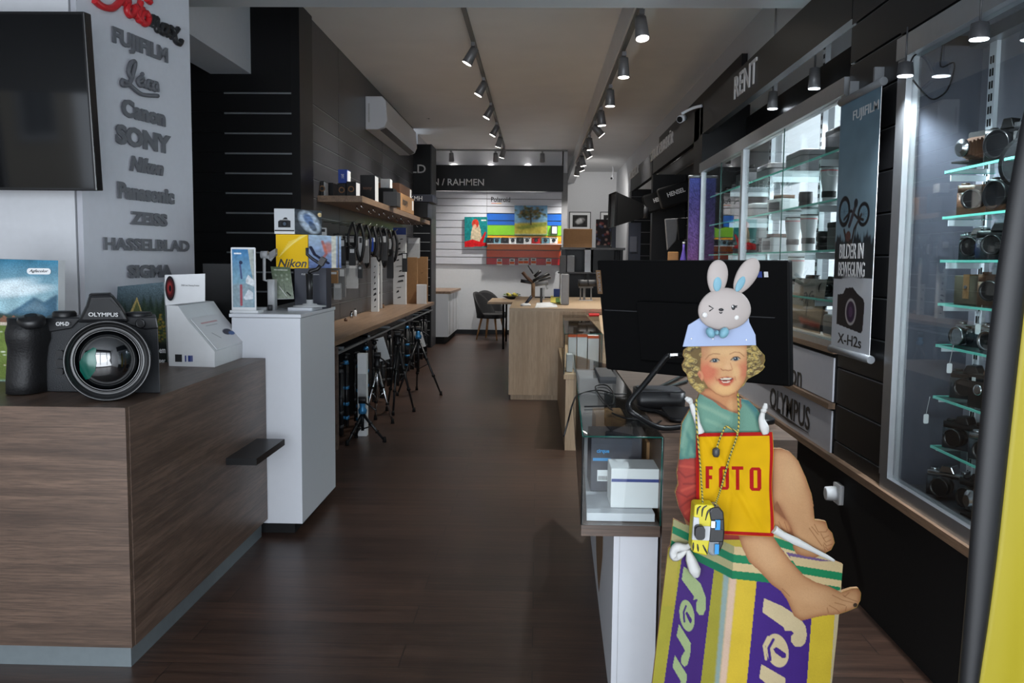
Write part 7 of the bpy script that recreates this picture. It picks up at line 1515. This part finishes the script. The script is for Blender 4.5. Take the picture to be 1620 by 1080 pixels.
t = MB('red_box').prism([P(*T6(1290, 910), 'z', .872+.002), P(*T6(1490, 905), 'z', .874), P(*T6(1500, 1010), 'z', .874), P(*T6(1340, 1015), 'z', .874)], (0, 0, .012)).build('red_folder'); tag(t, 'bright red folder lying on the far glass counter case', 'folder')
# clear photo stands under the monitor edge
for i, (x0, x1) in enumerate(((1200, 1250), (1270, 1370))):
    a = opos((x0+x1)/2, 760); t = thing('acrylic_stand', ['thin clear acrylic stand on the oak counter near monitor', 'wider clear acrylic stand holding a gadget near monitor'][i], 'stand', a); Yq5 = a.y
    p1, p2 = t6(x0, 560, Yq5), t6(x1, 560, Yq5); MB('light_grey').cyl((p1.x, Yq5, OZ), (p1.x, Yq5, p1.z), .008).build('post', t); MB('light_grey').cyl((p2.x, Yq5, OZ), (p2.x, Yq5, p2.z), .008).build('post', t); MB('lacquer_white').box(p1.x-.02, p2.x+.02, Yq5-.05, Yq5+.05, OZ, OZ+.008).build('base', t); MB('mid_grey').box(p1.x-.02, p2.x+.02, Yq5-.05, Yq5+.05, p1.z, p1.z+.02).build('tray', t)
    MB('dark_grey').rbox(p1.x-.03, p2.x+.06, Yq5-.06, Yq5+.06, p1.z+.02, p1.z+.1, .03).build('gadget', t)
# ---- rear rack with boxes
rq = thing('metal_rack', 'black rack with grey metal shelf behind the oak counter', 'rack', (.8, 12.6, 0)); RY = 12.6
a = P(884, 391, 'y', RY); b = P(978, 391, 'y', RY)
MB('mid_grey').box(a.x+.03, b.x+.1, RY, RY+.5, a.z-.03, a.z).build('shelf', rq)
for x in (a.x+.07, a.x+.42, b.x+.05):
    for y in (RY+.03, RY+.45): MB('black_satin').box(x-.02, x+.02, y-.02, y+.02, 0, a.z-.03).build('post', rq)
z2 = P(884, 430, 'y', RY).z; MB('mid_grey').box(a.x-.0, b.x+.1, RY-.1, RY+.5, z2-.02, z2).build('shelf', rq); MB('black_satin').box(a.x+.05, b.x+.1, RY+.47, RY+.5, 0, a.z-.03).build('back_panel', rq)
shz = a.z
def rbx(name, lb, cat, x0, x1, y0, y1, mt, z, d=.3, Y=RY+.05, parts=None):
    p1, p2 = P(x0, y1, 'y', Y), P(x1, y0, 'y', Y); t = thing(name, lb, cat, ((p1.x+p2.x)/2, Y, z)); MB(mt).box(p1.x, p2.x, Y, Y+d, z+.0005, p2.z).build('body', t, bevel=.003); return t, p1, p2
rbx('storage_box', 'brown cardboard box on the rear rack shelf', 'box', 892, 937, 362, 389, 'cardboard', shz)
t, p1, p2 = rbx('print_box', 'dark collage print box on the rear rack shelf', 'box', 943, 966, 347, 388, 'black_satin', shz, .12)
cv = Canvas(0, 0, 24, 42, 1, (30, 24, 26)); r = np.random.RandomState(5)
for k in range(26): cv.ell(24*r.rand(), 42*r.rand(), 2, 2, [(120, 60, 60), (160, 130, 120), (60, 70, 100)][k % 3], .7, .6)
fpic(t, 943, 347, 966, 388, RY+.048, cv)
rbx('print_box', 'narrow black box right of the collage print box', 'box', 967, 975, 346, 388, 'navy_dark', shz, .2)
rbx('device_box', 'grey equipment box on the lower rack shelf', 'box', 886, 896, 404, 429, 'mid_grey', z2, .3, RY-.05); rbx('device_box', 'pale equipment box with red logo on lower rack shelf', 'box', 897, 909, 404, 429, 'light_grey', z2, .3, RY-.05)
rbx('device_box', 'white upright device on lower shelf of the rear rack', 'box', 925, 935, 392, 414, 'lacquer_white', z2, .2, RY); rbx('device_box', 'black case on the lower rack shelf near monitor', 'box', 938, 972, 394, 414, 'black_satin', z2, .3, RY+.05)

# ================================================================== STUDIO RECESS GOODS
def softbox(label, c, axis, rw, rd, depth, mat='black_matte', txt=None):
    t = thing('softbox', label, 'softbox', c); c = Vector(c); ax = Vector(axis).normalized(); u = ax.cross(Vector((0, 0, 1))).normalized(); v = u.cross(ax)
    fr = [c+ax*depth+u*rw*a+v*rd*b for a, b in ((-1, -1), (1, -1), (1, 1), (-1, 1))]; bk = [c+u*.07*a+v*.07*b for a, b in ((-1, -1), (1, -1), (1, 1), (-1, 1))]
    m = MB(mat); A_ = [m.bm.verts.new(p) for p in fr]; B_ = [m.bm.verts.new(p) for p in bk]
    for i in range(4): m.face([A_[i], A_[(i+1) % 4], B_[(i+1) % 4], B_[i]])
    m.face(B_); m.build('fabric_shell', t); MB('black_satin').prism([p-ax*.02 for p in fr], ax*.004).build('front_grid', t); MB('dark_grey').cyl(c-ax*.05, c, .075, seg=16).build('speed_ring', t); MB('dark_grey').tube([c-ax*.03, (XR+.01, c.y+.05, c.z+.02)], .015).build('mounting_arm', t)
    if txt: a = (fr[2]+fr[3]+bk[2]+bk[3])/4
    return t
softbox('large black softbox sticking out over the aisle by the far shelving', P(1016, 334, 'y', 9.6), (-1, -.1, .02), .2, .18, .33)
for i, (x, y, Y, s_, lb) in enumerate(((1042, 318, 9.6, 'HENSEL', 'black softbox with faint lettering hanging behind the large one'), (1068, 308, 8.9, 'HENSEL', 'black softbox with bold white lettering in the studio recess'))):
    p = P(x, y, 'y', Y); p.x = min(p.x, 1.5); t = thing('softbox', lb, 'softbox', p)
    MB('black_matte').obox(p, (1, 0, .3), (-.3, 0, 1), (0, 1, 0), .16, .1, .06).build('fabric_shell', t, bevel=.02); MB('letter_white').text(s_, p+Vector((0, -.062, .02)), (1, 0, .35), (-.35, 0, 1), w=.18-.05*(1-i), h=.045, depth=.001, bold=.03).build('lettering', t); MB('steel').tube([p+Vector((0, 0, .1)), p+Vector((.25, 0, .14))], .004).build('peg_hook', t)
p = P(1062, 368, 'y', 9.0); t = thing('accessory_bag', 'grey plastic wrapped pouch hanging in the studio recess', 'bag', p); MB('mid_grey').prism([P(1052, 346, 'y', 9.0), P(1075, 345, 'y', 9.0), P(1070, 380, 'y', 9.0), P(1056, 396, 'y', 9.0)], (0, .05, 0)).build('pouch', t, bevel=.01); MB('steel').tube([P(1062, 346, 'y', 9.02), Vector((1.7, 9.02, P(1062, 344, 'y', 9.02).z))], .004).build('peg_hook', t)
p = P(1078, 360, 'y', 8.6); t = thing('accessory_bag', 'black mesh pouch hanging right of the grey one', 'bag', p); MB('black_matte').prism([P(1072, 345, 'y', 8.6), P(1086, 345, 'y', 8.6), P(1084, 378, 'y', 8.6), P(1074, 380, 'y', 8.6)], (0, .05, 0)).build('pouch', t, bevel=.01); MB('steel').tube([P(1078, 345, 'y', 8.62), Vector((1.7, 8.62, P(1078, 343, 'y', 8.62).z))], .004).build('peg_hook', t)
# recess worktop with small things (visible just over the monitor)
o = MB('black_panel').box(1.16, 1.72, 8.0, 12.5, .8, .84).build('recess_worktop'); tag(o, 'black worktop in studio recess above the monitor top edge', 'worktop'); MB('black_panel').box(1.15, 1.70, 8.02, 12.88, 0, .8).build('cabinet_body', o) if 0 else None
ob = MB('black_matte').box(1.18, 1.70, 8.02, 12.48, 0, .799).build('base_cabinet'); tag(ob, 'black base cabinet beneath the studio recess worktop', 'cabinet')
def rise(name, lb, cat, x, ytop, w, mt, Y=8.3):
    p = P(x, ytop, 'y', Y); t = thing(name, lb, cat, (p.x, Y, .84)); return t, p
t, p = rise('reflector_disc', 'round tan reflector disc leaning above the monitor', 'reflector', 1065, 398, 10, 'tan_leather'); MB('orange_tan' if 0 else 'chair_wood').obox((p.x, 8.3, (p.z+.84)/2), (1, 0, 0), (0, 0, 1), (0, 1, 0), .05, (p.z-.84)/2, .012).build('disc', t, bevel=.01)
t, p = rise('spray_bottle', 'purple spray bottle standing above the monitor top edge', 'bottle', 1082, 386, 5, 'navy_ink', 8.1); M('purple_label', (110, 90, 190), .4); MB('purple_label').lathe([(.03, 0), (.032, .01), (.032, (p.z-.84)*.8), (.012, (p.z-.84)*.93), (.012, p.z-.84)], (p.x, 8.1, .8405), (0, 0, 1), 16).build('bottle_body', t); MB('paper_white').cyl((p.x, 8.1, p.z), (p.x, 8.1, p.z+.02), .013).build('nozzle', t)
# slim purple banner on the column and dark display banner
bq = thing('hanging_banner', 'slim purple and pink banner on the column left of long cabinet', 'banner', (1.3, 7.66, 1.0))
cv = Canvas(0, 0, 12, 110, 1, (80, 60, 110)); cv.vgrad(0, 110, (70, 80, 150), (130, 60, 90)); cv.poly([(0, 80), (12, 86), (12, 110), (0, 110)], (40, 38, 44), soft=3); cv.noise(1, .25, seed=21)
a = P(1086, 284, 'y', 7.66); b = P(1098, 420, 'y', 7.66)
t_ = quadmap((a.x, 7.5, a.z), (a.x+.09, 7.5, a.z), (a.x, 7.5, 1.0), (a.x+.09, 7.5, 1.0)); cv.build(lambda x, y: t_(x/12, y/110), 'printed_sheet', bq); MB('alu_dull').cyl((a.x-.01, 7.5, a.z+.01), (a.x+.1, 7.5, a.z+.01), .012).build('top_bar', bq); MB('dark_grey').box(a.x, a.x+.09, 7.503, 7.549, 1.0, a.z).build('backing', bq)
db = thing('display_banner', 'dark blue upright banner with lit camera picture in the distance', 'banner', (.95, 13.6, 0)); a, b = P(995, 352, 'y', 13.0), P(1013, 410, 'y', 13.0)
MB('navy_dark').box(a.x, b.x, 13.0, 13.03, .1, a.z).build('banner_sheet', db); MB('dark_grey').box(a.x-.03, b.x+.03, 12.9, 13.1, 0, .1).build('foot', db); pp_ = P(1002, 385, 'y', 12.99); MB('case_side').box(pp_.x-.05, pp_.x+.05, 12.992, 13.0, pp_.z-.12, pp_.z+.1).build('picture', db)
